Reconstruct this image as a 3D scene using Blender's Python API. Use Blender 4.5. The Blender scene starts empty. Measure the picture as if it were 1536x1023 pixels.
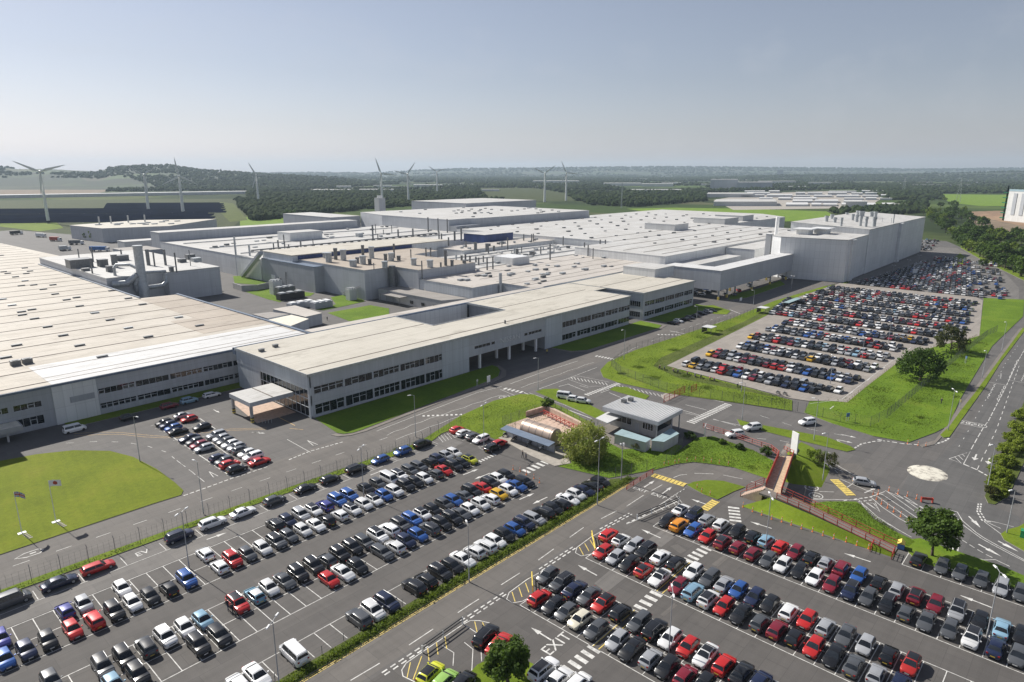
import bpy, bmesh, math, random
import numpy as np
from mathutils import Vector, Matrix
random.seed(7); RNG = np.random.default_rng(11)
PI = math.pi; R = math.radians
scn = bpy.context.scene
COL = scn.collection

# ---------------------------------------------------------------- survey
# World axes follow the plant: X runs along the office front, Y runs back into
# the plant, both in metres.  The drone hovers 60 m above the origin.
F, CX, CY = 1000.0, 768.0, 511.5
TH = math.atan((CY - 257.0) / F); HGT = 60.0; AZ = R(47.5)
CA, SA = math.cos(AZ), math.sin(AZ)
def ray(px, py):
    x = (px - CX) / F; y = -(py - CY) / F
    dy = math.cos(TH) + y * math.sin(TH); dz = -math.sin(TH) + y * math.cos(TH)
    return (x * CA + dy * SA, -x * SA + dy * CA, dz)
def g(px, py, z=0.0):            # photo survey mark -> plan position at height z
    d = ray(px, py); t = (z - HGT) / d[2]
    return (d[0] * t, d[1] * t)
def gv(px, py, v):               # on the vertical plane Y = v -> (X, Z)
    d = ray(px, py); t = v / d[1]
    return (d[0] * t, HGT + d[2] * t)
def gu(px, py, u):               # on the vertical plane X = u -> (Y, Z)
    d = ray(px, py); t = u / d[0]
    return (d[1] * t, HGT + d[2] * t)
def gd(px, py, dist):            # at a forward distance -> (X, Y, Z)
    x = (px - CX) / F; y = -(py - CY) / F
    d = ray(px, py); f = (math.cos(TH) + y * math.sin(TH)); t = dist / f
    return (d[0] * t, d[1] * t, HGT + d[2] * t)

# ---------------------------------------------------------------- materials
def new_mat(name):
    m = bpy.data.materials.new(name); m.use_nodes = True
    nt = m.node_tree; b = nt.nodes['Principled BSDF']
    return m, nt, b
def N(nt, typ, **kw):
    n = nt.nodes.new(typ)
    for k, v in kw.items():
        if k in n.inputs.keys() if isinstance(k, str) else False: n.inputs[k].default_value = v
        else: setattr(n, k, v)
    return n
def L(nt, a, b): nt.links.new(a, b)
def rgb(c): return (c[0], c[1], c[2], 1.0)
def mixc(nt, fac, a, b, mode='MIX'):
    m = nt.nodes.new('ShaderNodeMix'); m.data_type = 'RGBA'; m.blend_type = mode
    for sock, v in ((m.inputs[0], fac), (m.inputs[6], a), (m.inputs[7], b)):
        if hasattr(v, 'is_linked') or hasattr(v, 'links'): L(nt, v, sock)
        elif isinstance(v, (int, float)): sock.default_value = v
        else: sock.default_value = rgb(v)
    return m.outputs[2]
def math_n(nt, op, a, b=None, clamp=False):
    m = nt.nodes.new('ShaderNodeMath'); m.operation = op; m.use_clamp = clamp
    for i, v in enumerate((a, b)):
        if v is None: continue
        if hasattr(v, 'links'): L(nt, v, m.inputs[i])
        else: m.inputs[i].default_value = v
    return m.outputs[0]
def ramp(nt, fac, stops):
    r = nt.nodes.new('ShaderNodeValToRGB'); L(nt, fac, r.inputs[0])
    e = r.color_ramp.elements
    while len(e) < len(stops): e.new(0.5)
    for i, (p, c) in enumerate(stops):
        e[i].position = p; e[i].color = rgb(c) if not isinstance(c, (int, float)) else (c, c, c, 1)
    return r.outputs[0]
def pos(nt, scale=(1, 1, 1), rot=0.0):
    gmy = nt.nodes.new('ShaderNodeNewGeometry')
    mp = nt.nodes.new('ShaderNodeMapping'); L(nt, gmy.outputs['Position'], mp.inputs[0])
    mp.inputs['Scale'].default_value = scale; mp.inputs['Rotation'].default_value = (0, 0, rot)
    return mp.outputs[0]
def noise(nt, vec, scale, detail=4, rough=0.55):
    n = nt.nodes.new('ShaderNodeTexNoise'); L(nt, vec, n.inputs['Vector'])
    n.inputs['Scale'].default_value = scale; n.inputs['Detail'].default_value = detail; n.inputs['Roughness'].default_value = rough
    return n.outputs['Fac']
def bump(nt, b, h, strength=0.3, dist=0.05):
    bn = nt.nodes.new('ShaderNodeBump'); bn.inputs['Strength'].default_value = strength; bn.inputs['Distance'].default_value = dist
    L(nt, h, bn.inputs['Height']); L(nt, bn.outputs[0], b.inputs['Normal'])
def plain(name, c, rough=0.6, metal=0.0, var=0.12, scale=1.5, emit=None):
    m, nt, b = new_mat(name)
    p = pos(nt); n = noise(nt, p, scale, 5)
    lo = tuple(x * (1 - var) for x in c); hi = tuple(min(1, x * (1 + var)) for x in c)
    L(nt, ramp(nt, n, [(0.3, lo), (0.7, hi)]), b.inputs['Base Color'])
    b.inputs['Roughness'].default_value = rough; b.inputs['Metallic'].default_value = metal
    return m
def asphalt(name, c, patch=0.35, tint=None):
    c = (c[0] * 1.04, c[1] * 1.0, c[2] * .95)
    m, nt, b = new_mat(name)
    p = pos(nt)
    big = noise(nt, p, 0.035, 5, 0.6); mid = noise(nt, p, 0.35, 4); fine = noise(nt, p, 9, 3, 0.7)
    # long streaks left by tyres, along both driving directions
    st1 = noise(nt, pos(nt, (0.03, 0.9, 1)), 1.0, 3); st2 = noise(nt, pos(nt, (0.9, 0.03, 1)), 1.0, 3)
    a = ramp(nt, big, [(0.3, tuple(x * (1 - patch) for x in c)), (0.7, tuple(x * (1 + patch) for x in c))])
    a = mixc(nt, 0.45, a, ramp(nt, mid, [(0.3, tuple(x * .75 for x in c)), (0.75, tuple(x * 1.3 for x in c))]))
    a = mixc(nt, 0.3, a, ramp(nt, st1, [(0.35, tuple(x * .7 for x in c)), (0.65, tuple(x * 1.35 for x in c))]))
    a = mixc(nt, 0.2, a, ramp(nt, st2, [(0.35, tuple(x * .7 for x in c)), (0.65, tuple(x * 1.35 for x in c))]))
    # repair rectangles with straight edges
    br = nt.nodes.new('ShaderNodeTexBrick'); L(nt, pos(nt), br.inputs['Vector'])
    br.inputs['Scale'].default_value = 0.09; br.inputs['Mortar Size'].default_value = 0.004; br.inputs['Bias'].default_value = 0.2
    br.inputs['Color1'].default_value = (0.84, 0.84, 0.84, 1); br.inputs['Color2'].default_value = (1.16, 1.15, 1.13, 1); br.inputs['Mortar'].default_value = (0.72, 0.72, 0.72, 1)
    a = mixc(nt, 0.8, a, mixc(nt, 1.0, a, br.outputs[0], 'MULTIPLY'))
    # dark oil spots
    vo = nt.nodes.new('ShaderNodeTexVoronoi'); L(nt, pos(nt), vo.inputs['Vector']); vo.inputs['Scale'].default_value = 0.42
    sp = ramp(nt, vo.outputs['Distance'], [(0.0, 0.6), (0.22, 1.0)])
    a = mixc(nt, 0.5, a, mixc(nt, 1.0, a, sp, 'MULTIPLY'))
    a = mixc(nt, 0.25, a, ramp(nt, fine, [(0.3, tuple(x * .5 for x in c)), (0.75, tuple(x * 1.7 for x in c))]))
    L(nt, a, b.inputs['Base Color']); b.inputs['Roughness'].default_value = 0.85
    bump(nt, b, fine, 0.25, 0.01)
    return m
def grassm(name, a1, a2, dry, stripe=0.0, rot=0.0):
    m, nt, b = new_mat(name); p = pos(nt)
    n1 = noise(nt, p, 0.09, 5, .65); n2 = noise(nt, p, 1.3, 5, .7); n3 = noise(nt, p, 14, 3, .7)
    c = ramp(nt, n1, [(0.34, tuple(x * .66 for x in a1)), (0.48, a1), (0.56, a2), (0.68, dry)])
    c = mixc(nt, 0.5, c, ramp(nt, n2, [(0.3, tuple(x * .55 for x in a1)), (0.7, tuple(x * 1.15 for x in a2))]))
    c = mixc(nt, 0.35, c, ramp(nt, n3, [(0.3, tuple(x * .35 for x in a1)), (0.7, tuple(x * 1.4 for x in a2))]))
    if stripe:
        w = nt.nodes.new('ShaderNodeTexWave'); L(nt, pos(nt, (1, 1, 1), rot), w.inputs['Vector']); w.inputs['Scale'].default_value = 0.16
        w.inputs['Distortion'].default_value = 1.2; w.inputs['Detail'].default_value = 2
        c = mixc(nt, stripe, c, mixc(nt, 1.0, c, ramp(nt, w.outputs['Fac'], [(0.3, 0.78), (0.7, 1.12)]), 'MULTIPLY'))
    L(nt, c, b.inputs['Base Color']); b.inputs['Roughness'].default_value = 0.9
    b.inputs['Specular IOR Level'].default_value = 0.15
    bump(nt, b, n3, 0.6, 0.08)
    return m
def cladding(name, c, axis='x', pitch=1.0, var=0.06, rib=0.35, rough=0.5):
    """profiled metal sheet: ribs across one axis, each sheet slightly different, rain streaks"""
    m, nt, b = new_mat(name)
    gm = nt.nodes.new('ShaderNodeNewGeometry'); sp = nt.nodes.new('ShaderNodeSeparateXYZ'); L(nt, gm.outputs['Position'], sp.inputs[0])
    s = sp.outputs[0] if axis == 'x' else sp.outputs[1]
    if axis == 'xy':
        s = math_n(nt, 'ADD', sp.outputs[0], sp.outputs[1])
    cell = math_n(nt, 'FLOOR', math_n(nt, 'DIVIDE', s, pitch))
    wn = nt.nodes.new('ShaderNodeTexWhiteNoise'); wn.noise_dimensions = '1D'; L(nt, cell, wn.inputs['W'])
    lo = tuple(x * (1 - var) for x in c); hi = tuple(x * (1 + var) for x in c)
    col = ramp(nt, wn.outputs['Value'], [(0, lo), (1, hi)])
    wn2 = nt.nodes.new('ShaderNodeTexWhiteNoise'); wn2.noise_dimensions = '2D'; cb2 = nt.nodes.new('ShaderNodeCombineXYZ')
    L(nt, math_n(nt, 'FLOOR', math_n(nt, 'DIVIDE', s, 6.6)), cb2.inputs[0]); L(nt, math_n(nt, 'FLOOR', math_n(nt, 'DIVIDE', sp.outputs[2], 4.1)), cb2.inputs[1]); L(nt, cb2.outputs[0], wn2.inputs['Vector'])
    col = mixc(nt, 1.0, col, ramp(nt, wn2.outputs['Value'], [(0, .93), (1, 1.05)]), 'MULTIPLY')
    jz = math_n(nt, 'LESS_THAN', math_n(nt, 'FRACT', math_n(nt, 'DIVIDE', sp.outputs[2], 4.1)), .035); col = mixc(nt, math_n(nt, 'MULTIPLY', jz, .45), col, tuple(x * .6 for x in c))
    stn = noise(nt, pos(nt, (1.1, 1.1, 0.06)), 1.0, 4, .6)
    col = mixc(nt, 0.3, col, ramp(nt, stn, [(0.3, tuple(x * .8 for x in c)), (0.7, tuple(min(1, x * 1.12) for x in c))]))
    fr = math_n(nt, 'FRACT', math_n(nt, 'DIVIDE', s, pitch))
    edge = math_n(nt, 'LESS_THAN', fr, 0.09)
    col = mixc(nt, math_n(nt, 'MULTIPLY', edge, rib), col, tuple(x * .72 for x in c))
    L(nt, col, b.inputs['Base Color']); b.inputs['Roughness'].default_value = rough
    return m
def roofm(name, c, axis='y', bay=12.0, var=0.1, stain=0.55, sheet=3.0, warm=None):
    """flat factory roof: long bays, lapped sheets, stains"""
    m, nt, b = new_mat(name)
    gm = nt.nodes.new('ShaderNodeNewGeometry'); sp = nt.nodes.new('ShaderNodeSeparateXYZ'); L(nt, gm.outputs['Position'], sp.inputs[0])
    s, t = (sp.outputs[1], sp.outputs[0]) if axis == 'y' else (sp.outputs[0], sp.outputs[1])
    cell = math_n(nt, 'FLOOR', math_n(nt, 'DIVIDE', s, bay)); cel2 = math_n(nt, 'FLOOR', math_n(nt, 'DIVIDE', t, bay * 2.6))
    wn = nt.nodes.new('ShaderNodeTexWhiteNoise'); wn.noise_dimensions = '2D'
    cb = nt.nodes.new('ShaderNodeCombineXYZ'); L(nt, cell, cb.inputs[0]); L(nt, cel2, cb.inputs[1]); L(nt, cb.outputs[0], wn.inputs['Vector'])
    lo = tuple(x * (1 - var) for x in c); hi = tuple(min(.85, x * (1 + var)) for x in c)
    col = ramp(nt, wn.outputs['Value'], [(0, lo), (1, hi)])
    w = warm or (c[0] * .70, c[1] * .665, c[2] * .61)
    n1 = noise(nt, pos(nt), 0.045, 6, .65); n2 = noise(nt, pos(nt, (1, .12, 1) if axis == 'x' else (.12, 1, 1)), 0.7, 5, .6)
    col = mixc(nt, stain, col, ramp(nt, n1, [(0.35, w), (0.6, c)]))
    col = mixc(nt, stain * .6, col, ramp(nt, n2, [(0.3, w), (0.62, hi)]))
    n3 = noise(nt, pos(nt, (.5, 1, 1)), .22, 6, .7); col = mixc(nt, ramp(nt, n3, [(.52, 0.0), (.72, .55)]), col, tuple(x * .62 for x in w))
    n4 = noise(nt, pos(nt, (.05, 1.6, 1)), 1.0, 4, .65); col = mixc(nt, ramp(nt, n4, [(.5, 0.0), (.75, .35)]), col, tuple(x * .75 for x in w))
    fr = math_n(nt, 'FRACT', math_n(nt, 'DIVIDE', t, sheet)); fe = math_n(nt, 'LESS_THAN', fr, 0.05)
    col = mixc(nt, math_n(nt, 'MULTIPLY', fe, .25), col, tuple(x * .6 for x in c))
    L(nt, col, b.inputs['Base Color']); b.inputs['Roughness'].default_value = 0.75
    return m
def glassm(name, c=(0.012, 0.016, 0.02), rough=0.06):
    m, nt, b = new_mat(name)
    n = noise(nt, pos(nt), 0.5, 3)
    L(nt, ramp(nt, n, [(0.3, tuple(x * .7 for x in c)), (0.7, tuple(x * 1.6 for x in c))]), b.inputs['Base Color'])
    b.inputs['Roughness'].default_value = rough; b.inputs['Specular IOR Level'].default_value = 0.6
    return m
def paint_by_object(name):
    m, nt, b = new_mat(name)
    oi = nt.nodes.new('ShaderNodeObjectInfo')
    n = noise(nt, pos(nt), 2.5, 3)
    L(nt, mixc(nt, 0.18, oi.outputs['Color'], mixc(nt, 1.0, oi.outputs['Color'], ramp(nt, n, [(0.3, .7), (0.7, 1.05)]), 'MULTIPLY')), b.inputs['Base Color'])
    b.inputs['Roughness'].default_value = 0.32; b.inputs['Metallic'].default_value = 0.15
    b.inputs['Coat Weight'].default_value = 0.6; b.inputs['Coat Roughness'].default_value = 0.08
    return m
def leafm(name, c1, c2, c3):
    m, nt, b = new_mat(name)
    n = noise(nt, pos(nt), 0.8, 4, .6); n2 = noise(nt, pos(nt), 6.0, 2)
    col = ramp(nt, n, [(0.3, c1), (0.52, c2), (0.72, c3)])
    col = mixc(nt, 0.4, col, ramp(nt, n2, [(0.3, c1), (0.7, c3)]))
    L(nt, col, b.inputs['Base Color']); b.inputs['Roughness'].default_value = 0.65
    b.inputs['Specular IOR Level'].default_value = 0.25
    tr = nt.nodes.new('ShaderNodeBsdfTranslucent'); L(nt, mixc(nt, 1.0, col, (1.25, 1.3, .7), 'MULTIPLY'), tr.inputs['Color']); ms = nt.nodes.new('ShaderNodeMixShader'); ms.inputs[0].default_value = .38
    L(nt, b.outputs[0], ms.inputs[1]); L(nt, tr.outputs[0], ms.inputs[2]); L(nt, ms.outputs[0], nt.nodes['Material Output'].inputs['Surface'])
    return m
M = {}
M['yard'] = asphalt('yard_asphalt', (0.098, 0.096, 0.096), .3)
M['lot'] = asphalt('lot_asphalt', (0.083, 0.08, 0.079), .38)
M['lot_light'] = asphalt('worn_asphalt', (0.135, 0.132, 0.13), .2)
M['road'] = asphalt('road_asphalt', (0.112, 0.107, 0.103), .25)
M['carriageway'] = asphalt('new_asphalt', (0.09, 0.091, 0.093), .2)
M['paving'] = asphalt('pink_paving', (0.245, 0.23, 0.215), .15)
M['footway'] = asphalt('footway', (0.16, 0.148, 0.138), .2)
M['concrete'] = plain('concrete', (0.34, 0.31, 0.27), .85, 0, .2, .8)
M['kerb'] = plain('kerbstone', (0.27, 0.25, 0.22), .85, 0, .25, 3)
M['grass'] = grassm('grass', (0.10, 0.16, 0.012), (0.165, 0.225, 0.018), (0.23, 0.24, 0.04))
M['lawn'] = grassm('lawn', (0.135, 0.18, 0.012), (0.18, 0.215, 0.016), (0.24, 0.235, 0.032), .12, R(8))
M['lush'] = grassm('lush_grass', (0.085, 0.155, 0.012), (0.14, 0.222, 0.018), (0.2, 0.235, 0.035))
M['rough'] = grassm('rough_grass', (0.06, 0.085, 0.018), (0.11, 0.135, 0.03), (0.16, 0.15, 0.06))
M['meadow'] = grassm('meadow_grass', (0.04, 0.055, 0.02), (0.07, 0.085, 0.028), (0.13, 0.125, 0.05))
M['field'] = grassm('field_green', (0.13, 0.225, 0.025), (0.18, 0.27, 0.035), (0.24, 0.27, 0.07), .3)
M['soil'] = plain('bare_soil', (0.23, 0.145, 0.085), .95, 0, .35, .08)
M['dirt'] = plain('brown_field', (0.17, 0.125, 0.08), .95, 0, .3, .06)
M['white_line'] = plain('white_line_paint', (0.56, 0.55, 0.52), .7, 0, .35, 1.6)
M['yellow_line'] = plain('yellow_line_paint', (0.62, 0.47, 0.12), .7, 0, .25, 1.3)
M['orange_line'] = plain('faded_orange_paint', (0.5, 0.33, 0.14), .75, 0, .3, 1.3)
M['red_line'] = plain('worn_red_paint', (0.42, 0.2, 0.16), .8, 0, .2, 1.3)
M['cream'] = plain('cream_paint', (0.66, 0.62, 0.52), .75, 0, .15, .9)
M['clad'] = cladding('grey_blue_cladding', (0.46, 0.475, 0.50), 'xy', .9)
M['clad_dark'] = cladding('dark_grey_cladding', (0.36, 0.375, 0.40), 'xy', .9)  # darker tone of the grey-blue cladding
M['clad_light'] = cladding('light_grey_cladding', (0.70, 0.705, 0.70), 'xy', 2.2, .06, .5)
M['ribbed'] = cladding('ribbed_cladding', (0.50, 0.53, 0.56), 'xy', .55, .1, .8)
M['clad_white'] = cladding('white_cladding', (0.58, 0.58, 0.57), 'xy', 2.2, .05, .2)
M['clad_navy'] = cladding('navy_cladding', (0.03, 0.06, 0.19), 'xy', 1.0, .2, .7)
M['clad_blue'] = cladding('blue_steel', (0.13, 0.17, 0.235), 'xy', 1.2, .15, .4)
M['roof_beige'] = roofm('beige_roof', (0.495, 0.455, 0.395), 'y', 14.0, .1, .6)
M['roof_office'] = roofm('cream_office_roof', (0.505, 0.475, 0.41), 'y', 9.5, .05, .22, 2.4)
M['roof_white'] = roofm('white_roof', (0.51, 0.505, 0.49), 'y', 8.0, .09, .4)
M['roof_pink'] = roofm('pink_beige_roof', (0.49, 0.455, 0.415), 'y', 7.0, .07, .35)
M['roof_brown'] = roofm('brown_roof', (0.40, 0.345, 0.285), 'y', 6.0, .1, .5)
M['roof_new'] = roofm('new_white_roof', (0.58, 0.58, 0.575), 'y', 14, .02, .06)
M['roof_grey'] = roofm('grey_felt_roof', (0.30, 0.28, 0.26), 'y', 4.0, .1, .4)
M['gutter'] = plain('gutter_lining', (0.13, 0.105, 0.085), .8, 0, .3, .7)
M['steel'] = plain('galvanised_steel', (0.42, 0.44, 0.45), .45, .35, .2, 1.2)
M['steel_dark'] = plain('dark_steel', (0.16, 0.165, 0.17), .5, .3, .25, 1.2)
M['lamp_grey'] = plain('lamp_column_grey', (0.36, 0.37, 0.38), .5, .3, .12, 1)
M['white_paint'] = plain('white_paint', (0.76, 0.76, 0.75), .5, 0, .06, 1)
M['frame_white'] = plain('window_frame_white', (0.6, 0.62, 0.64), .5, 0, .06, 1)
M['red_paint'] = plain('red_paint', (0.40, 0.055, 0.035), .5, 0, .22, 2)
M['orange_paint'] = plain('orange_plastic', (0.75, 0.22, 0.07), .5, 0, .2, 2)
M['yellow_paint'] = plain('yellow_paint', (0.68, 0.52, 0.10), .6, 0, .2, 2)
M['black_paint'] = plain('black_paint', (0.025, 0.025, 0.027), .5, 0, .2, 2)
M['teal_roof'] = roofm('pale_teal_roof', (0.29, 0.40, 0.43), 'x', 1.2, .05, .2, 1.0)
M['bronze'] = plain('bronze_tank', (0.46, 0.36, 0.29), .38, .45, .15, .6)
M['brick_wall'] = plain('buff_wall', (0.50, 0.37, 0.29), .85, 0, .2, 1)
M['render_grey'] = plain('painted_grey_wall', (0.36, 0.36, 0.36), .7, 0, .1, .6)
M['timber'] = plain('deck_timber', (0.46, 0.36, 0.24), .8, 0, .25, 2)
M['solar'] = plain('solar_glass', (0.008, 0.011, 0.026), .8, 0, .4, .03)
M['wire'] = plain('fence_wire', (0.10, 0.115, 0.10), .6, .3, .2, 1)
M['green_paint'] = plain('green_paint', (0.03, 0.28, 0.13), .5, 0, .15, .3)
M['blue_paint'] = plain('blue_paint', (0.06, 0.17, 0.42), .5, 0, .15, .3)
M['glass'] = glassm('window_glass')
M['car_glass'] = glassm('car_glass', (0.014, 0.017, 0.021), .05)
M['paint'] = paint_by_object('car_paint')
M['tyre'] = plain('tyre_rubber', (0.018, 0.018, 0.018), .85, 0, .2, 5)
M['rim'] = plain('alloy_rim', (0.42, 0.42, 0.43), .35, .6, .1, 5)
M['headlight'] = plain('headlight_lens', (0.62, 0.63, 0.64), .12, 0, .05, 5)
M['tail'] = plain('tail_lens', (0.32, 0.02, 0.018), .2, 0, .1, 5)
M['plate_w'] = plain('plate_white', (0.7, 0.7, 0.68), .5, 0, .05, 5)
M['plate_y'] = plain('plate_yellow', (0.65, 0.48, 0.06), .5, 0, .05, 5)
M['trim'] = plain('black_trim', (0.02, 0.02, 0.021), .6, 0, .1, 5)
M['bark'] = plain('bark', (0.10, 0.075, 0.055), .9, 0, .3, 3)
M['leaf_dark'] = leafm('leaf_dark', (0.022, 0.05, 0.009), (0.05, 0.098, 0.016), (0.095, 0.15, 0.026))
M['leaf_mid'] = leafm('leaf_mid', (0.036, 0.076, 0.012), (0.075, 0.132, 0.019), (0.13, 0.19, 0.032))
M['leaf_willow'] = leafm('leaf_willow', (0.16, 0.19, 0.045), (0.25, 0.285, 0.07), (0.34, 0.36, 0.11))
M['leaf_yellow'] = leafm('leaf_yellow', (0.10, 0.15, 0.015), (0.19, 0.25, 0.025), (0.29, 0.33, 0.05))
M['leaf_tuft'] = leafm('leaf_tuft', (0.06, 0.11, 0.012), (0.10, 0.165, 0.016), (0.17, 0.19, 0.045))
M['leaf_bronze'] = leafm('leaf_bronze', (0.03, 0.045, 0.012), (0.065, 0.08, 0.022), (0.12, 0.11, 0.04))
M['leaf_bright'] = leafm('leaf_bright', (0.075, 0.125, 0.014), (0.14, 0.2, 0.022), (0.22, 0.27, 0.045))
M['wood_far'] = leafm('far_woodland', (0.010, 0.020, 0.008), (0.019, 0.033, 0.012), (0.036, 0.052, 0.02))
mw_, ntw, bw_ = new_mat('far_woodland'); n_a = noise(ntw, pos(ntw), .012, 4, .6); n_b = noise(ntw, pos(ntw), .16, 3, .6)
cw = ramp(ntw, n_a, [(.3, (.012, .024, .010)), (.5, (.022, .038, .013)), (.62, (.045, .06, .02)), (.75, (.03, .04, .018))]); cw = mixc(ntw, .5, cw, ramp(ntw, n_b, [(.3, (.008, .016, .007)), (.7, (.05, .07, .024))]))
L(ntw, cw, bw_.inputs['Base Color']); bw_.inputs['Roughness'].default_value = .95; bw_.inputs['Specular IOR Level'].default_value = .05; M['wood_far'] = mw_
M['skin'] = plain('skin', (0.5, 0.32, 0.24), .6, 0, .05, 5)
M['cloth_dark'] = plain('dark_cloth', (0.025, 0.027, 0.035), .85, 0, .2, 5)
M['cloth_blue'] = plain('denim', (0.06, 0.08, 0.14), .85, 0, .2, 5)
M['hair'] = plain('dark_hair', (0.03, 0.022, 0.016), .7, 0, .2, 5)

# ---------------------------------------------------------------- mesh helpers
class MB:
    def __init__(s): s.v = []; s.f = []; s.m = []
    def add(s, vs, fs, mi=0):
        o = len(s.v); s.v += [tuple(v) for v in vs]; s.f += [tuple(i + o for i in f) for f in fs]; s.m += [mi] * len(fs); return s
    def box(s, x0, x1, y0, y1, z0, z1, mi=0, top=None, bottom=True):
        vs = [(x0, y0, z0), (x1, y0, z0), (x1, y1, z0), (x0, y1, z0), (x0, y0, z1), (x1, y0, z1), (x1, y1, z1), (x0, y1, z1)]
        s.add(vs, [(0, 1, 5, 4), (1, 2, 6, 5), (2, 3, 7, 6), (3, 0, 4, 7)] + ([(3, 2, 1, 0)] if bottom else []), mi)
        s.f.append(tuple(i + len(s.v) - 8 for i in (4, 5, 6, 7))); s.m.append(mi if top is None else top); return s
    def prism(s, poly, z0, z1, mi=0, top=None, bottom=False):
        n = len(poly)
        if sum(poly[i][0] * poly[(i + 1) % n][1] - poly[(i + 1) % n][0] * poly[i][1] for i in range(n)) < 0: poly = poly[::-1]
        zs = (lambda i: z1) if not callable(z1) else (lambda i: z1(*poly[i]))
        vs = [(x, y, z0) for x, y in poly] + [(poly[i][0], poly[i][1], zs(i)) for i in range(n)]
        fs = [(i, (i + 1) % n, n + (i + 1) % n, n + i) for i in range(n)]
        s.add(vs, fs, mi); o = len(s.v) - 2 * n
        s.f.append(tuple(o + n + i for i in range(n))); s.m.append(mi if top is None else top)
        if bottom: s.f.append(tuple(o + n - 1 - i for i in range(n))); s.m.append(mi)
        return s
    def sheet(s, poly, z, mi=0):
        n = len(poly)
        if sum(poly[i][0] * poly[(i + 1) % n][1] - poly[(i + 1) % n][0] * poly[i][1] for i in range(n)) < 0: poly = poly[::-1]
        return s.add([(x, y, z) for x, y in poly], [tuple(range(n))], mi)
    def tube(s, pts, r, seg=8, mi=0, cap=True):
        pts = [Vector(p) for p in pts]; n = len(pts)
        rs = r if isinstance(r, (list, tuple)) else [r] * n
        vs = []
        for i, p in enumerate(pts):
            d = (pts[min(i + 1, n - 1)] - pts[max(i - 1, 0)]).normalized()
            a = d.cross(Vector((0, 0, 1)));
            if a.length < 1e-4: a = Vector((1, 0, 0))
            a.normalize(); bb = d.cross(a)
            for k in range(seg):
                t = 2 * PI * k / seg; vs.append(p + (a * math.cos(t) + bb * math.sin(t)) * rs[i])
        fs = [(i * seg + k, i * seg + (k + 1) % seg, (i + 1) * seg + (k + 1) % seg, (i + 1) * seg + k) for i in range(n - 1) for k in range(seg)]
        if cap: fs += [tuple(range(seg))[::-1], tuple((n - 1) * seg + k for k in range(seg))]
        return s.add(vs, fs, mi)
    def cyl(s, x, y, z0, z1, r, seg=12, mi=0, r2=None):
        return s.tube([(x, y, z0), (x, y, z1)], [r, r if r2 is None else r2], seg, mi)
    def strip(s, pts, w, z, mi=0, closed=False):
        pts = [Vector((p[0], p[1])) for p in pts]; n = len(pts)
        a = []
        for i, p in enumerate(pts):
            if closed: d = pts[(i + 1) % n] - pts[i - 1]
            else: d = pts[min(i + 1, n - 1)] - pts[max(i - 1, 0)]
            d.normalize(); q = Vector((-d.y, d.x)) * (w / 2); a.append((p + q, p - q))
        vs = []
        for l, r_ in a: vs += [(l.x, l.y, z), (r_.x, r_.y, z)]
        m = n if closed else n - 1
        return s.add(vs, [(2 * i, 2 * i + 1, 2 * ((i + 1) % n) + 1, 2 * ((i + 1) % n)) for i in range(m)], mi)
    def dashes(s, pts, w, z, on, off, mi=0, start=0.0):
        pts = [Vector((p[0], p[1])) for p in pts]; cum = [0.0]
        for a, b in zip(pts, pts[1:]): cum.append(cum[-1] + (b - a).length)
        def at(t):
            for i in range(len(pts) - 1):
                if t <= cum[i + 1] or i == len(pts) - 2: return pts[i] + (pts[i + 1] - pts[i]) * ((t - cum[i]) / max(1e-6, cum[i + 1] - cum[i]))
        t = start
        while t + on * .5 < cum[-1]:
            e = min(t + on, cum[-1]); k = max(2, int((e - t) / 2) + 1)
            s.strip([at(t + (e - t) * j / (k - 1)) for j in range(k)], w, z, mi); t += on + off
        return s
    def build(s, name, mats, parent=None, org=(0, 0, 0), smooth=False, angle=None):
        me = bpy.data.meshes.new(name)
        if org != (0, 0, 0): vs = [(a - org[0], b - org[1], c - org[2]) for a, b, c in s.v]
        else: vs = s.v
        me.from_pydata(vs, [], s.f)
        for m in (mats if isinstance(mats, (list, tuple)) else [mats]): me.materials.append(m)
        if any(s.m): me.polygons.foreach_set('material_index', s.m)
        if smooth:
            me.polygons.foreach_set('use_smooth', [True] * len(s.f))
            if angle: me.set_sharp_from_angle(angle=R(angle))
        me.update()
        o = bpy.data.objects.new(name, me); COL.objects.link(o)
        if parent is not None: o.parent = parent
        return o
def np_mesh(name, verts, faces_flat, nper, mat, mat_idx=None, smooth=False):
    me = bpy.data.meshes.new(name); nf = len(faces_flat) // nper
    me.vertices.add(len(verts)); me.vertices.foreach_set('co', np.ascontiguousarray(verts, dtype=np.float32).ravel())
    me.loops.add(len(faces_flat)); me.loops.foreach_set('vertex_index', np.ascontiguousarray(faces_flat, dtype=np.int32))
    me.polygons.add(nf); me.polygons.foreach_set('loop_start', np.arange(0, nf * nper, nper, dtype=np.int32))
    for m in (mat if isinstance(mat, (list, tuple)) else [mat]): me.materials.append(m)
    if mat_idx is not None: me.polygons.foreach_set('material_index', np.ascontiguousarray(mat_idx, dtype=np.int32))
    if smooth: me.polygons.foreach_set('use_smooth', np.ones(nf, dtype=bool))
    me.update(calc_edges=True); me.validate()
    return me
LABELS = {}
def tag(o, label=None, cat=None, group=None, kind=None):
    if label: o['label'] = label; LABELS.setdefault(label, []).append(o.name)
    if cat: o['category'] = cat
    if group: o['group'] = group
    if kind: o['kind'] = kind
    return o
def thing(name, label, cat, loc=(0, 0, 0), rotz=0.0, group=None):
    o = bpy.data.objects.new(name, None); COL.objects.link(o); o.empty_display_size = .3
    o.location = loc; o.rotation_euler = (0, 0, rotz)
    return tag(o, label, cat, group)
def struct(o, kind='structure'): o['kind'] = kind; return o
def kids(o): return o.children
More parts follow.
